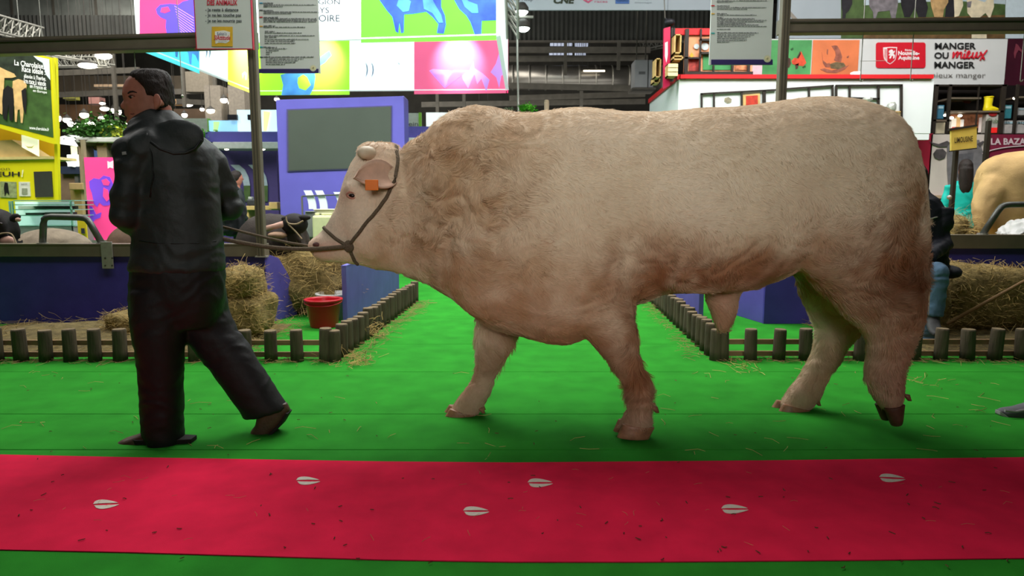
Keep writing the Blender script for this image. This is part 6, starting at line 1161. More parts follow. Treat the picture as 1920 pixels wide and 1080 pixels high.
for i, (x, y0, y1, l) in enumerate(((251, 92, 133, 'thin hanging rod above the man\'s head'), (78, 0, 100, 'thin wire holding the yellow stand poster'), (339, 90, 180, 'thin wire hanging below the pink panel at left'), (37, 80, 98, 'short wire above the yellow poster at left edge'))):
    p, q2 = at(x, y0, YP + .4 * i), at(x + 3, y1, YP + .4 * i); t = thing('hanging_wire', l, 'wire', q2); obj('wire', MB().tube([(q2.x, q2.y, 9.99), q2], .004, 5), m_alu, t); obj('clip', MB().ball(q2, .014, 8, 6), m_alu, t)
# ---------------------------------------------------------------- shelving hall behind, red plinths, cow head poster
YK = 12.2; sk = thing('display_shelving', 'black open display shelving at right with boot and boxes', 'shelving', at(1835, 250, YK))
slab('dark_hall_sheet', 1750, 160, 2050, 252, YK + .5, .04, M('dark_hall_sheet', (22, 17, 15), .5, .5, 3), sk)  # dark sheet painting in the gloom of the open hall behind
for x0, x1 in ((1750, 1758), (1776, 1783), (1832, 1835), (1875, 1885), (1903, 1909)): slab('shelving_post', x0 + .8, 158, x1 - 1, 254, YK, .04, m_blk, sk)
for x0, x1, y in ((1750, 2050, 252), (1750, 1890, 160), (1783, 1840, 184), (1780, 1882, 209), (1750, 1784, 226), (1908, 2050, 182)): slab('shelf', x0, y - 1.6, x1, y + 1.6, YK, .4, m_blk if y in (252, 160) else M('shelf_grey_brown', (104, 92, 78), .6), sk)
lit = E('shelf_lit', (240, 230, 206), .55)
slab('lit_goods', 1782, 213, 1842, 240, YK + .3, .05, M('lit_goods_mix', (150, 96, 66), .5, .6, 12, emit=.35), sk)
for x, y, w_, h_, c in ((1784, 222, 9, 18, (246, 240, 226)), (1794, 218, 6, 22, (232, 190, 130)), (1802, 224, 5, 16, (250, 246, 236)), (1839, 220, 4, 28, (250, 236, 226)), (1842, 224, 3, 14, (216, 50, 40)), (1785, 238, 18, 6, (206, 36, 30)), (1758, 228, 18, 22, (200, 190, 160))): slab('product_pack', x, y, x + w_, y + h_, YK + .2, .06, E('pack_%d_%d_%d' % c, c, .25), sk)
for x, y in ((1773, 216), (1800, 217), (1784, 221), (1751, 228), (1903, 184)): obj('shelf_lamp', MB().ball(at(x, y, YK + .1), (.035, .03, .022), 10, 6), m_lamp, sk, smooth=True)
def pack(x0, y0, x1, y1, c, lab, nm='product_box', cat='box', band=None, em=0):
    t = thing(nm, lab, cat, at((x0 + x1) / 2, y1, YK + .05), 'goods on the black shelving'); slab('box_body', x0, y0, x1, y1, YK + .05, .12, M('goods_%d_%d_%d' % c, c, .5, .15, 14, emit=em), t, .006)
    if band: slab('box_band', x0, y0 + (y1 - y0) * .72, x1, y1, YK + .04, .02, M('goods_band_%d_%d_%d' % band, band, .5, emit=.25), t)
    else: slab('box_band', x0 + 1, y0 + 2, x1 - 1, y0 + (y1 - y0) * .25, YK + .04, .02, M('goods_pale_band', (150, 180, 190), .5), t)
pack(1759, 197, 1770, 223, (56, 110, 136), 'tall blue tin on shelf at left of the black shelving'); pack(1885, 197, 1897, 222, (50, 116, 126), 'tall teal tin on shelf right of the boot'); pack(1849, 214, 1873, 249, (176, 172, 164), 'grey framed picture with red foot below the boot', band=(226, 40, 36)); pack(1884, 226, 1902, 250, (168, 164, 160), 'grey wall plate at lower right of the shelving'); pack(1908, 226, 1960, 250, (168, 164, 160), 'grey sign plate at right edge of the shelving'); pack(1910, 202, 1960, 216, (150, 150, 150), 'grey carton on right end shelf of the black shelving')
text('lettering', 'En', (1886, 226, 1893, 232), YK + .035, m_inkk, sk); text('lettering', 'style', (1909, 226, 1932, 234), YK + .035, m_inkk, sk); text('lettering', 'Élus', (1909, 215, 1930, 221), YK + .02, m_inkk, sk); text('lettering', 'Club', (1851, 222, 1871, 231), YK + .03, M('ink_green', (70, 110, 60), .7), sk)
poly('red_seal', [(1862 + 8 * math.cos(2*PI*i/16), 213 + 5 * math.sin(2*PI*i/16)) for i in range(16)], YK + .03, M('seal_red', (150, 36, 36), .5), sk); poly('red_ornament', [(1804, 188), (1812, 184), (1822, 190), (1818, 194), (1808, 193)], YK + .2, M('ornament_red', (90, 30, 28), .5), sk)
# yellow rubber boot
bc = at(1853, 208, YK + .1); t = thing('rubber_boot', 'yellow rubber boot standing on the black shelving', 'boot', bc); k = YK / F; mb = MB()
mb.loft([[bc + Vector((k * (x + rx * math.cos(2*PI*i/14)), k * rx * .8 * math.sin(2*PI*i/14), k * z)) for i in range(14)] for x, rx, z in ((-1, 7.6, 25), (-1, 7.4, 18), (-1.5, 7, 12), (-1.5, 7.5, 6), (-1, 8, 0))]); mb.loft([[bc + Vector((k * x, k * ry * math.cos(2*PI*i/12), k * (h / 2 + h / 2 * math.sin(2*PI*i/12)))) for i in range(12)] for x, ry, h in ((-8, 5, 8), (0, 6.5, 10), (8, 6.5, 8), (14, 6, 6), (18, 3.5, 4))])
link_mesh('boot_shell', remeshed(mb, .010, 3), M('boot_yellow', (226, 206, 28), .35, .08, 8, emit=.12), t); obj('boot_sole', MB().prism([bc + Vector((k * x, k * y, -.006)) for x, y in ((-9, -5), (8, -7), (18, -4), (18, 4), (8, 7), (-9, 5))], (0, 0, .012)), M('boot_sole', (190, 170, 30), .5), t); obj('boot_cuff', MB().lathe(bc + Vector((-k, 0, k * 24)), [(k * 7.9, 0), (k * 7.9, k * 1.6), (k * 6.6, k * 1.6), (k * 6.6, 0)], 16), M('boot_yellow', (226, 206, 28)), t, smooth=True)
# plinth below
lw = thing('plinth_wall', 'maroon plinth wall with a grey cow head portrait and breed name at right', 'stand wall', at(1800, 420, YK - .3)); YT = YK - .3
slab('plinth_panel', 1620, 250, 1741, 480, YT, .1, m_mar, lw); slab('portrait_panel', 1741, 252, 1850, 400, YT, .1, M('portrait_grey', (196, 184, 178), .6, .1, 3), lw); slab('portrait_foot', 1741, 372, 1850, 400, YT - .02, .05, M('portrait_foot', (86, 82, 80), .6, .25, 4), lw); slab('wood_foot', 1741, 360 + 2, 1850, 480, YT + .02, .1, M('foot_brown', (158, 116, 90), .6, .15, 6), lw); slab('plinth_panel', 1850, 252, 2050, 480, YT, .1, M('stand_plum', (112, 26, 52), .6, .07), lw); slab('foot_beam', 1741, 366, 1778, 372, YT - .05, .05, M('foot_pale', (176, 150, 126), .6), lw)
lp = lambda nm, pts, m, d=.012: poly(nm, pts, YT - d, m, lw, .005); m_hd = M('portrait_dark', (76, 70, 72), .6, .3, 8); m_hm = M('portrait_mid', (112, 108, 112), .6, .3, 6)
lp('cow_horn', [(1742, 264.5), (1748, 267), (1760, 270), (1776, 264), (1782, 268), (1776, 275), (1762, 276), (1750, 272)], m_hd, .02); lp('cow_ear', [(1750, 288), (1756, 280), (1768, 279), (1775, 286), (1772, 296), (1762, 300), (1753, 296)], m_hd, .02); lp('cow_face', [(1776, 268), (1836, 262), (1848, 300), (1844, 372), (1780, 372), (1776, 320)], m_hm, .018); lp('cow_horn', [(1832, 270), (1843, 264), (1846, 266), (1838, 276)], m_hd, .024); lp('cow_forelock', [(1790, 290), (1826, 286), (1820, 330), (1804, 350), (1794, 330)], M('portrait_forelock', (92, 90, 96), .6, .3, 12), .024)
text('lettering', 'LA BAZADAISE', (1858, 259, 1966, 271.5), YT - .012, M('ink_silver', (196, 176, 182), .6), lw, .03)
obj('swoosh_line', MB().tube([at(x, y, YT - .02) for x, y in cat([(1842, 288), (1862, 281), (1890, 276), (1930, 273), (1980, 272)])], .010, 6), M('ink_silver', (196, 176, 182)), lw)
# breed sign on dark posts
YE = 8.2; es = thing('breed_sign', 'yellow sign with breed name on dark posts before the cow portrait', 'sign', (at(1810, 440, YE).x, YE, 0)); m_pd = M('sign_post_dark', (46, 42, 34), .6, .15)
poly('sign_board', [(1783.5, 245), (1831.5, 237), (1831.5, 277), (1783.5, 282.5)], YE - .03, M('sign_yellow', (222, 196, 92), .55, .12, 6), es, .025); poly('board_edge', [(1781, 241), (1833, 233), (1833, 237), (1781, 245)], YE - .04, m_pd, es, .04); poly('board_edge', [(1783, 282.5), (1832, 277), (1832, 279), (1783, 284.5)], YE - .04, m_pd, es, .04)
for x, wd, y0, y1 in ((1780, 3.2, 238, 470), (1836, 3.4, 226, 470)): a, b = at(x, y1, YE), at(x, y0, YE); r = wd / F * YE / 1; obj('sign_post', MB().box((a.x - r / 2 - .01, YE, 0), (a.x + r / 2 + .01, YE + .05, b.z)), m_pd, es)
sb = (1790, 256, 1824, 270); text('lettering', 'LIMOUSINE', sb, 0, M('ink_brown', (74, 58, 34), .7), es, .02, map3=lambda u, v: at(sb[0] + (sb[2] - sb[0]) * u, 268.5 - 3.5 * u - 10.5 * v, YE - .036))
for x in (1780,): c = at(x, 370, YE - .05); obj('post_clamp', MB().ball(c, .028, 10, 6), m_alu, es, smooth=True)
# ---------------------------------------------------------------- cattle resting and standing in the pens
def beast(name, lab, parts, voxel, mat, par_loc, cat='cow', relief=.006, grp=None):
    t = thing(name, lab, cat, par_loc, grp); mb = MB()
    for p in parts: mb.loft(p)
    me = remeshed(mb, voxel, 16); wrinkle(me, relief, (4, 4, 5)); return t, link_mesh('body', me, mat, t)
m_lim = M('limousin_tan', (198, 164, 110), .75, .2, 5, .25, 60); m_blackcow = M('cow_black', (26, 22, 20), .7, .3, 6, .2, 60); m_browncow = M('cow_brown', (84, 62, 44), .75, .3, 6, .3, 50); m_greycow = M('cow_grey_brown', (128, 116, 98), .8, .25, 8, .4, 60, stretch=(1, 1, .4)); m_pinkskin = M('muzzle_pink', (200, 158, 140), .6, .15, 12)
YV = 7.3
o_ = lambda p, q, h, Y=YV, e=2.3: oval(p, q, h, Y, e, 22)
parts = [[o_((x, t), (x, b), h, YV, 2.5) for x, t, b, h in ((1834, 336, 390, .06), (1838, 322, 412, .12), (1846, 308, 430, .18), (1858, 297, 440, .24), (1874, 290, 440, .29), (1896, 285, 438, .33), (1925, 282, 440, .36), (1980, 284, 444, .38), (2050, 284, 446, .38), (2120, 284, 444, .36), (2160, 286, 430, .30))],
         [o_((1866, 318), (1880, 318), .03, YV - .10), o_((1846, 335), (1888, 335), .09, YV - .11), o_((1834, 356), (1882, 356), .12, YV - .12), o_((1825, 385), (1866, 385), .12, YV - .14), o_((1828, 410), (1860, 405), .10, YV - .16), o_((1830, 432), (1852, 428), .08, YV - .16), o_((1832, 465), (1852, 465), .06, YV - .16), o_((1836, 500), (1850, 500), .055, YV - .16), o_((1832, 516), (1850, 516), .06, YV - .16)], [o_((1870, 340), (1900, 340), .05, YV + .14), o_((1852, 380), (1896, 380), .10, YV + .16), o_((1852, 410), (1890, 405), .10, YV + .16), o_((1862, 440), (1886, 440), .08, YV + .16), o_((1866, 480), (1884, 480), .06, YV + .16), o_((1864, 512), (1882, 512), .06, YV + .16)],
         [o_((2060, 420), (2110, 420), .10, YV - .14), o_((2070, 465), (2096, 465), .065, YV - .14), o_((2072, 516), (2092, 516), .06, YV - .14)], [o_((2090, 420), (2130, 420), .10, YV + .14), o_((2098, 465), (2122, 465), .065, YV + .14), o_((2100, 512), (2118, 512), .06, YV + .14)],
         [o_((2130, 290), (2150, 400), .20), o_((2180, 276), (2190, 370), .16), o_((2230, 268), (2225, 345), .13), o_((2265, 290), (2240, 360), .11), o_((2290, 330), (2262, 372), .08), o_((2296, 350), (2276, 376), .06)]]
lc, lcb = beast('cow', 'tan cow standing with its rump to us at the right edge', parts, .02, m_lim, at(1940, 500, YV), relief=.006)
obj('tail', MB().tube([at(x, y, YV - .02) for x, y in ((1880, 300), (1860, 306), (1842, 326), (1832, 365), (1832, 420))], [.03, .026, .022, .018, .024], 8), m_lim, lc, smooth=True)
for x in (2232,): 
    for k in (-1, 1): c = at(2205, 282, YV) + Vector((0, k * .2, 0)); obj('ear', MB().ball(c, (.06, .11, .035), 10, 6), m_lim, lc, smooth=True)
# raised straw floor under it
t = heap(3.6, 8.6, 6.5, 8.6, .34, 'raised straw bed under the tan cow behind right barrier', m_straw, 30, 10, 9)
stalks('straw_bedding', scatter(900, lambda: (random.uniform(3.6, 7), random.uniform(6.5, 8.2), .25 + random.random() * .12)), None, m_straw, .2, r=.003, up=.4, label='loose yellow straw around the tan cow\'s feet')
pxbale(1784, 408, 1838, 470, 7.0, .5, 'loose yellow straw pile left of the tan cow\'s legs', n=900, ln=.16, lump=.06, mat=m_straw)
bg_ = at(1900, 440, 6.9); t = thing('plastic_sack', 'crumpled white plastic sack on straw under the tan cow', 'sack', bg_); mb = MB(); mb.loft([[at(x, y, 6.75) + Vector((0, .18 * math.sin(2*PI*i/12), 0)) + Vector((.02 * math.cos(2*PI*i/12), 0, h_ * math.cos(2*PI*i/12))) for i in range(12)] for x, y, h_ in ((1886, 440, .01), (1896, 434, .05), (1908, 428, .09), (1920, 432, .08), (1940, 440, .02))]); sm = remeshed(mb, .012, 2); wrinkle(sm, .02, (14, 14, 14)); link_mesh('sack_skin', sm, M('sack_white', (196, 196, 194), .4, .1, 12), t); obj('sack_tie', MB().tube([at(1886, 439, 6.74), at(1881, 441, 6.74)], .02, 8), M('sack_white', (196, 196, 194)), t)
# calf head peeping over left barrier
Yc = 6.62; o2 = lambda p, q, h, Y=Yc: oval(p, q, h, Y, 2.2, 20)
parts = [[o2((-60, 400), (-40, 470), .16), o2((-30, 392), (-14, 470), .15), o2((-6, 390), (10, 462), .125), o2((12, 396), (28, 462), .105), o2((22, 410), (34, 462), .10), o2((24, 430), (36, 466), .095), o2((18, 448), (34, 474), .08)], [o2((-120, 440), (-120, 560), .22), o2((-80, 420), (-70, 540), .2), o2((-40, 410), (-30, 500), .17)], [o2((-300, 490), (-300, 540), .06), o2((-290, 450), (-290, 580), .18), o2((-260, 430), (-260, 600), .26), o2((-180, 425), (-180, 600), .28), o2((-110, 430), (-110, 580), .22)]]
t, _ = beast('calf', 'black calf\'s head with pale muzzle rising over left barrier edge', parts, .012, m_blackcow, at(0, 470, Yc), 'calf', .003)
for x, y, k in ((34, 412, -1),): obj('ear', MB().loft([[at(x - 12 + 20 * u, y - 2 - 4 * u, Yc - .06) + Vector((0, -.02 + .02 * math.cos(a_) * s, .045 * s * math.sin(a_))) for a_ in [2*PI*i/10 for i in range(10)]] for u, s in ((0, .5), (.35, 1), (.7, .8), (1, .15))]), m_blackcow, t, smooth=True); obj('ear_lining', MB().ball(at(x, y, Yc - .10), (.03, .01, .02), 10, 6), m_pinkskin, t, smooth=True)
obj('muzzle_patch', MB().ball(at(13, 452, Yc - .085), (.08, .03, .05), 12, 8), m_pinkskin, t, smooth=True); obj('eye', MB().ball(at(2, 420, Yc - .13), .016, 10, 6), m_eye, t, smooth=True); obj('halter_rope', MB().tube([at(x, y, Yc - .13) for x, y in cat([(-12, 444), (2, 438), (16, 437), (24, 442), (31, 458)])], .007, 6), M('rope_pale', (160, 140, 110), .8), t)
# grey cow back, brown cow back
def lying(lab, x0, x1, ytop, Y, mat, grp='cattle lying behind left barrier', n=8):
    rows = []
    for i in range(n + 1):
        u = i / n; x = x0 + (x1 - x0) * u; h = math.sin(PI * (.06 + .88 * u)) ** .5; y_t = 470 - (470 - ytop) * h; rows.append(oval((x, y_t), (x, 577), .30 * h, Y, 2.3, 20))
    hd = [oval((x0 - 4, ytop + 20), (x0 + 4, ytop + 60), .12, Y, 2.2, 20), oval((x0 - 34, ytop + 18), (x0 - 26, ytop + 50), .10, Y, 2.2, 20), oval((x0 - 56, ytop + 30), (x0 - 50, ytop + 52), .07, Y, 2.2, 20)]
    t, b = beast('cow', lab, [rows], .02, mat, at((x0 + x1) / 2, 500, Y), grp=grp); obj('tail', MB().tube([at(x1 - 2, ytop + 30, Y - .1), at(x1 + 2, ytop + 60, Y - .14), at(x1 - 8, ytop + 90, Y - .18)], [.03, .022, .02], 8), mat, t, smooth=True); return t
lying('grey brown cow back lying behind left barrier, by the bent rail', 22, 168, 428, 7.2, m_greycow); lying('brown cow back behind left barrier, below the pink banner', 206, 262, 424, 7.3, m_browncow)
# dark cow lying behind the lead rope: brown back, black head with pale stripe
Yd = 7.3; o3 = lambda p, q, h, Y=Yd: oval(p, q, h, Y, 2.3, 22)
parts = [[o3((x, tt), (x, 540), h) for x, tt, h in ((446, 450, .14), (456, 424, .22), (472, 408, .28), (490, 402, .3), (510, 400, .32), (530, 403, .3), (552, 412, .28), (572, 430, .2), (580, 450, .12))], [o3((538, 402), (548, 470), .15, Yd - .2), o3((552, 400), (566, 466), .15, Yd - .25), o3((566, 405), (574, 462), .12, Yd - .28), o3((560, 430), (572, 470), .10, Yd - .3)]]
dcow, _ = beast('cow', 'dark brown cow lying behind the frame pole and lead rope', parts, .016, M('cow_dark_brown', (50, 42, 36), .8, .45, 4, .3, 60), at(515, 480, Yd), grp='cattle lying behind left barrier')
obj('pale_stripe', MB().loft([oval((496 + 0, 424), (497, 436), .02, Yd - .30, 2, 10), oval((512, 420), (514, 430), .03, Yd - .36, 2, 10), oval((530, 414), (534, 426), .02, Yd - .40, 2, 10)]), m_pinkskin, dcow, smooth=True)
obj('muzzle', MB().ball(at(520, 441, Yd - .40), (.10, .06, .035), 12, 8), M('muzzle_tan', (150, 120, 96), .6, .2), dcow, smooth=True)
obj('black_head', MB().ball(at(552, 420, Yd - .34), (.14, .10, .11), 14, 10), m_blackcow, dcow, smooth=True)
for x, y in ((570, 408), (540, 410)): obj('ear', MB().ball(at(x, y, Yd - .38), (.07, .03, .03), 10, 6), m_blackcow, dcow, smooth=True)
obj('halter_rope', MB().tube([at(x, y, Yd - .46) for x, y in cat([(536, 406), (540, 418), (556, 420), (568, 414)])], .008, 6), M('rope_pale', (160, 140, 110)), dcow); obj('halter_rope', MB().tube([at(x, y, Yd - .46) for x, y in cat([(540, 420), (556, 436), (566, 448)])], .008, 6), M('rope_pale', (160, 140, 110)), dcow)
# ---------------------------------------------------------------- bystanders
def small_person(lab, Y, hx, hy, gz, top, leg, hairc, facing, pose='stand', hair_long=False, foot=None):
    """standing figure: hx,hy = pixel of the head centre, s = head height in m"""
    c = at(hx, hy, Y); H = (c.z - gz) / .93; base = Vector((c.x, Y, gz)); t = thing('person', lab, 'person', base); f = Vector(facing).normalized(); r = Vector((-f.y, f.x, 0)); up = Vector((0, 0, 1))
    P_ = lambda a, b, z: base + r * a * H + f * b * H + up * z * H; body = MB(); el = lambda a, b, z, w_, d: [P_(a + w_ * math.cos(2*PI*i/16), b + d * math.sin(2*PI*i/16), z) for i in range(16)]
    body.loft([el(0, .0, .855, .028, .03), el(0, .004, .885, .040, .045), el(0, .005, .93, .045, .055), el(0, 0, .97, .040, .05), el(0, 0, .995, .02, .025)]); body.ball(P_(0, .058, .92), (.010 * H,) * 3); body.loft([el(0, -.004, .80, .04, .035), el(0, 0, .88, .03, .032)]); body.loft([el(0, 0, .50, .08, .055), el(0, 0, .62, .07, .05), el(0, 0, .74, .085, .055), el(0, 0, .81, .08, .045), el(0, 0, .83, .04, .035)])
    clo = MB(); clo.loft([el(0, 0, .47, .098, .072), el(0, 0, .55, .092, .068), el(0, 0, .64, .086, .062), el(0, 0, .74, .10, .066), el(0, 0, .80, .092, .056), el(0, 0, .835, .045, .042)])
    for k in (-1, 1):
        sh, elb, wr = P_(k * .098, 0, .79), P_(k * .125, -.01, .63), P_(k * .10, .07, .53); body.tube([sh, elb, wr], [.022 * H, .018 * H, .014 * H], 10); hand(wr, wr - elb, -r * k, body, H / 1.75, .7, k); clo.tube([sh + r * k * -.02 * H, sh, sh.lerp(elb, .5), elb, wr.lerp(elb, .12)], [.03 * H, .034 * H, .032 * H, .028 * H, .022 * H], 12)
        hp, kn_, an = P_(k * .048, 0, .50), P_(k * .052, .012, .27), P_(k * .055, -.01, .035); body.tube([hp, kn_, an], [.045 * H, .03 * H, .02 * H], 10); body.tube([an, P_(k * .06, .07, .012)], [.02 * H, .014 * H], 8)
    link_mesh('body', remeshed(body, .009, 2), m_skin, t); jm_ = remeshed(clo, .014, 4); wrinkle(jm_, .006, (9, 9, 12)); link_mesh('jacket', jm_, top, t)
    lg = MB(); lg.loft([el(0, 0, .44, .10, .07), el(0, 0, .52, .092, .066)])
    for k in (-1, 1): lg.tube([P_(k * .046, 0, .50), P_(k * .05, .01, .28), P_(k * .054, -.008, .04)], [.058 * H, .044 * H, .036 * H], 12)
    for k in (-1, 1): obj('shoe', MB().loft([[P_(k * .057 + w_ * math.cos(2*PI*i/12), y_, .0 + h_ * (1 + math.sin(2*PI*i/12)) / 2) for i in range(12)] for y_, w_, h_ in ((-.045, .015, .03), (-.02, .024, .05), (.03, .027, .038), (.075, .024, .026), (.095, .012, .016))]), m_shoe, t, smooth=True)
    lm = remeshed(lg, .014, 4); link_mesh('trousers', lm, leg, t)
    hb = MB(); hb.loft([el(0, -.012, .90, .043, .048), el(0, -.010, .93, .050, .060), el(0, -.006, .965, .048, .058), el(0, -.002, .99, .034, .04), el(0, 0, 1.004, .012, .015)])
    if hair_long: hb.loft([el(0, -.04, .70, .030, .02), el(0, -.045, .78, .045, .028), el(0, -.04, .86, .050, .035), el(0, -.03, .93, .048, .045)])
    hm_ = remeshed(hb, .012, 2); link_mesh('hair', hm_, hairc, t); return t
m_hblack = M('hair_black', (34, 26, 22), .6, .3, 40, .5, 200, stretch=(1, 1, .2)); m_teal = M('top_teal', (18, 178, 166), .55, .12, 8); m_dkgrey = M('trousers_dark_grey', (56, 58, 54), .7, .15, 8); m_dcoat = M('coat_dark', (40, 44, 46), .6, .2, 8)
small_person('woman with long dark hair and teal top, beside the tan cow', 8.9, 1810, 316, .02, m_teal, m_dkgrey, m_hblack, (.35, .95, 0), hair_long=True)
small_person('dark-clothed visitor standing far behind the walking man\'s elbow', 10.5, 443, 334, .0, m_dcoat, m_dkgrey, m_hblack, (.8, .5, 0))
# coat hanging on a pen rail behind the man's elbow
t = thing('hanging_coat', 'dark coat hanging behind the walking man\'s right elbow', 'coat', at(440, 430, 7.4)); mb = MB(); mb.loft([oval((424, 352), (446, 350), .05, 7.4, 2.2, 16), oval((416, 372), (456, 372), .09, 7.4, 2.2, 16), oval((414, 400), (461, 400), .10, 7.4, 2.2, 16), oval((416, 425), (456, 430), .10, 7.4, 2.2, 16), oval((420, 440), (448, 442), .08, 7.4, 2.2, 16)]); cm_ = remeshed(mb, .014, 3); wrinkle(cm_, .014, (16, 16, 5)); link_mesh('coat_cloth', cm_, m_dcoat, t); a = at(434, 340, 7.4); obj('coat_hook', MB().tube([a + Vector((0, 0, .03)), a, at(434, 356, 7.4)], .008, 6), m_galv, t); prop(t, a.x, 7.42, a.z + .03, .014, 'coat_stand'); obj('collar', MB().tube([at(424, 354, 7.35), at(434, 360, 7.32), at(446, 352, 7.35)], .022, 8), m_dcoat, t, smooth=True)
# seated bystander at right: dark jacket, jeans, boots
Ysit = 5.62; st = thing('person', 'seated person in dark jacket and blue jeans behind the bull\'s rump', 'person', gnd(1745, 645)); m_jean = M('jeans_blue', (84, 112, 138), .8, .2, 12, .2, 80); m_jk = M('jacket_navy_black', (30, 32, 40), .6, .2, 8, .2, 40); m_boot = M('boot_grey', (62, 62, 62), .6, .2, 14)
o4 = lambda p, q, h, Y=Ysit, e=2.2: oval(p, q, h, Y, e, 20); body = MB()
hd = lambda y, a, b, h: oval((a, y), (b, y), h, Ysit, 2.2, 20)
body.loft([hd(308, 1700, 1722, .03), hd(314, 1693, 1730, .062), hd(324, 1688, 1733, .074), hd(336, 1687, 1733, .075), hd(346, 1689, 1730, .07), hd(356, 1692, 1724, .055), hd(362, 1697, 1716, .04)]); body.loft([hd(345, 1706, 1730, .055), hd(362, 1702, 1734, .06), hd(374, 1692, 1750, .09), hd(420, 1694, 1762, .11), hd(480, 1694, 1765, .12), hd(510, 1696, 1764, .11)]); body.ball(at(1688, 338, Ysit), (.02, .018, .022))
aS, aE, aW = at(1768, 392, Ysit - .06), at(1770, 458, Ysit - .10), at(1738, 484, Ysit - .36); body.tube([aS, aE, aW], [.04, .036, .028], 10); hand(aW, aW - aE, (0, 0, -1), body, .95, .8); aS2, aE2, aW2 = at(1706, 392, Ysit + .06), at(1690, 455, Ysit - .02), at(1722, 488, Ysit - .36); body.tube([aS2, aE2, aW2], [.04, .036, .028], 10); hand(aW2, aW2 - aE2, (0, 0, -1), body, .95, .8, -1)
hip1, kn1, an1 = at(1752, 512, Ysit), at(1756, 512, Ysit - .42), at(1748, 598, Ysit - .42); hip2, kn2, an2 = at(1718, 516, Ysit), at(1734, 520, Ysit - .40), at(1744, 642, Ysit - .28)
for h_, k_, a_ in ((hip1, kn1, an1), (hip2, kn2, an2)): body.tube([h_, k_, a_], [.075, .055, .04], 10)
link_mesh('body', remeshed(body, .009, 2), m_skin, st)
jk = MB(); jk.loft([hd(364, 1702, 1742, .075), hd(374, 1694, 1757, .11), hd(392, 1690, 1768, .13), hd(430, 1690, 1774, .14), hd(470, 1690, 1772, .15), hd(505, 1690, 1774, .16), hd(514, 1692, 1772, .15)]); jk.tube([aS, aS.lerp(aE, .5), aE, aW.lerp(aE, .15)], [.075, .07, .064, .048], 12); jk.tube([aS2, aE2, aW2.lerp(aE2, .15)], [.07, .064, .048], 12); jk.ball(at(1782, 510, Ysit - .05), (.07, .10, .05)); jk.loft([hd(355, 1704, 1738, .066), hd(368, 1700, 1744, .075)])
jm_ = remeshed(jk, .010, 4); wrinkle(jm_, .008, (10, 10, 10)); link_mesh('jacket', jm_, m_jk, st); obj('chest_piping', MB().tube([at(1737, 411, Ysit - .16), at(1750, 409, Ysit - .155), at(1757, 407, Ysit - .14)], .006, 6), m_alu, st)
je = MB()
for h_, k_, a_ in ((hip1, kn1, an1), (hip2, kn2, an2)): je.tube([h_ + Vector((0, .06, 0)), h_.lerp(k_, .5), k_ + Vector((0, .02, 0)), k_.lerp(a_, .12), k_.lerp(a_, .6), a_ + Vector((0, 0, .03))], [.10, .092, .082, .084, .074, .072], 14); je.ball(k_, .080)
jm_ = remeshed(je, .010, 4); wrinkle(jm_, .007, (9, 9, 14)); link_mesh('jeans', jm_, m_jean, st)
for a_, d in ((an1, Vector((-.35, -.9, -.25))), (an2, Vector((-.1, -1, 0)))):
    d.normalize(); bo = MB(); s_ = d.cross(Vector((0, 0, 1))).normalized(); u_ = s_.cross(d); bo.loft([[a_ - d * .07 + Vector((0, 0, -.03)) + d * x + s_ * (w_ * math.cos(2*PI*i/14)) + u_ * (h_ * (1 + math.sin(2*PI*i/14)) / 2 - .03) for i in range(14)] for x, w_, h_ in ((0, .025, .05), (.02, .042, .085), (.09, .045, .095), (.16, .05, .065), (.23, .045, .052), (.27, .022, .035))]); bo.tube([a_ + Vector((0, 0, .06)), a_ + Vector((0, 0, -.03))], [.055, .055], 12)
    link_mesh('boot', remeshed(bo, .008, 3), m_boot, st)
hb = MB(); hb.loft([hd(305, 1702, 1722, .03), hd(310, 1694, 1731, .064), hd(320, 1690, 1737, .08), hd(332, 1700, 1738, .08), hd(342, 1712, 1737, .076), hd(350, 1718, 1735, .06)]); link_mesh('hair', remeshed(hb, .009, 2), m_hairb, st)
sb_ = (at(1735, 560, Ysit)); pxb = bale((sb_.x - .34, Ysit - .12, 0), (sb_.x + .17, Ysit + .32, hip1.z - .09), 'hay bale that the seated person sits on', n=700)
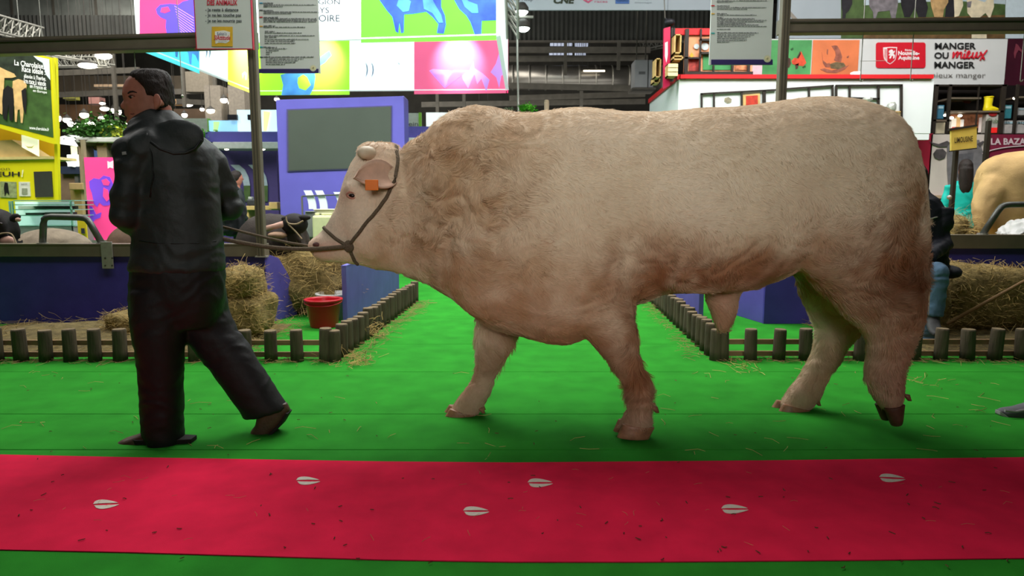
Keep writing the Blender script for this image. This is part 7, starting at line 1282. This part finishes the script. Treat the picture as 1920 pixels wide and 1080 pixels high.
# walker entering at the right edge: mostly outside the frame
def walker():
    toe, heel = gnd(1872, 783), gnd(1990, 795); Yk = 3.55; t = thing('person', 'walker at the right edge, only a grey shoe in view', 'person', at(2010, 800, Yk)); o5 = lambda p, q, h, Y=Yk, e=2.3: oval(p, q, h, Y, e, 20)
    sh = MB(); sh.loft([o5((1872, 768), (1872, 774), .02), o5((1884, 765), (1880, 782), .042), o5((1905, 762), (1900, 790), .05), o5((1935, 752), (1930, 796), .048), o5((1965, 738), (1965, 798), .044), o5((1990, 744), (1992, 796), .036)]); link_mesh('shoe', remeshed(sh, .007, 3), M('shoe_grey_canvas', (96, 96, 100), .7, .15, 20), t)
    obj('shoe_sole', MB().loft([[at(x, y, Yk) + Vector((0, k * h_, z)) for k, z in ((-1, 0), (1, 0), (1, .022), (-1, .022))] for x, y, h_ in ((1870, 776, .02), (1880, 785, .044), (1900, 793, .053), (1935, 799, .05), (1965, 801, .046), (1993, 799, .038))]), M('sole_pale', (150, 148, 148), .6), t, bevel=.004); obj('shoe_stripe', MB().tube([at(x, y, Yk - .049) for x, y in ((1884, 770), (1905, 772), (1925, 768))], .007, 6), M('sole_pale', (150, 148, 148)), t)
    body = MB(); hp = at(2060, 500, Yk); kn_ = at(2010, 630, Yk); an = at(1972, 765, Yk); hp2 = at(2070, 500, Yk + .2); kn2_ = at(2090, 640, Yk + .2); an2_ = at(2150, 770, Yk + .2)
    for a, b, c in ((hp, kn_, an), (hp2, kn2_, an2_)): body.tube([a, b, c], [.08, .055, .04], 12)
    body.tube([an2_, at(2110, 792, Yk + .2)], [.04, .03], 10); body.loft([o5((2000, 510), (2120, 510), .13), o5((2010, 430), (2110, 430), .12), o5((2000, 330), (2120, 330), .14), o5((2010, 270), (2115, 270), .13), o5((2045, 250), (2085, 250), .06), o5((2045, 215), (2085, 225), .055)]); body.loft([oval((2030, y), (2030 + w_, y), h_, Yk, 2.2, 20) for y, w_, h_ in ((140, 50, .04), (150, 66, .07), (170, 74, .078), (195, 70, .075), (215, 60, .062), (235, 44, .045))]); body.ball(at(2026, 190, Yk), (.03, .02, .03))
    for k in (-.18, .18): s0 = at(2062, 285, Yk) + Vector((0, k, 0)); e0 = s0 + Vector((.03, k * .2, -.30)); w0 = e0 + Vector((-.02, 0, -.27)); body.tube([s0, e0, w0], [.05, .04, .03], 10); hand(w0, w0 - e0, (0, -k, -.3), body, 1, .8, 1 if k > 0 else -1)
    link_mesh('body', remeshed(body, .010, 2), m_skin, t); tr = MB()
    for a, b, c in ((hp, kn_, an), (hp2, kn2_, an2_)): tr.tube([a + Vector((0, 0, .04)), b, c + Vector((0, 0, .02))], [.105, .085, .07], 14)
    tr.loft([o5((1995, 520), (2125, 520), .15), o5((2005, 480), (2115, 480), .14)]); tr.ball(at(2065, 515, Yk + .1), (.17, .17, .1)); link_mesh('trousers', remeshed(tr, .012, 3), m_trouser, t); cl = MB(); cl.loft([o5((1996, 500), (2124, 500), .155), o5((2004, 430), (2116, 430), .145), o5((1996, 330), (2124, 330), .165), o5((2010, 266), (2116, 266), .145), o5((2038, 250), (2092, 250), .075)])
    for k in (-.18, .18): s0 = at(2062, 285, Yk) + Vector((0, k, 0)); e0 = s0 + Vector((.03, k * .2, -.30)); w0 = e0 + Vector((-.02, 0, -.27)); cl.tube([s0, e0, e0.lerp(w0, .85)], [.072, .062, .048], 12)
    link_mesh('jacket', remeshed(cl, .012, 3), m_dcoat, t); sh2 = MB(); sh2.loft([o5((2092, 786), (2092, 800), .03, Yk + .2), o5((2110, 775), (2112, 800), .048, Yk + .2), o5((2150, 755), (2152, 800), .046, Yk + .2), o5((2175, 765), (2176, 798), .034, Yk + .2)]); link_mesh('shoe', remeshed(sh2, .008, 2), M('shoe_grey_canvas', (96, 96, 100)), t); hb = MB(); hb.loft([oval((2036, y), (2036 + w_, y), h_, Yk, 2.2, 20) for y, w_, h_ in ((134, 46, .04), (142, 66, .07), (160, 74, .085), (190, 70, .082), (210, 58, .066))]); link_mesh('hair', remeshed(hb, .010, 2), m_hairb, t)
walker()
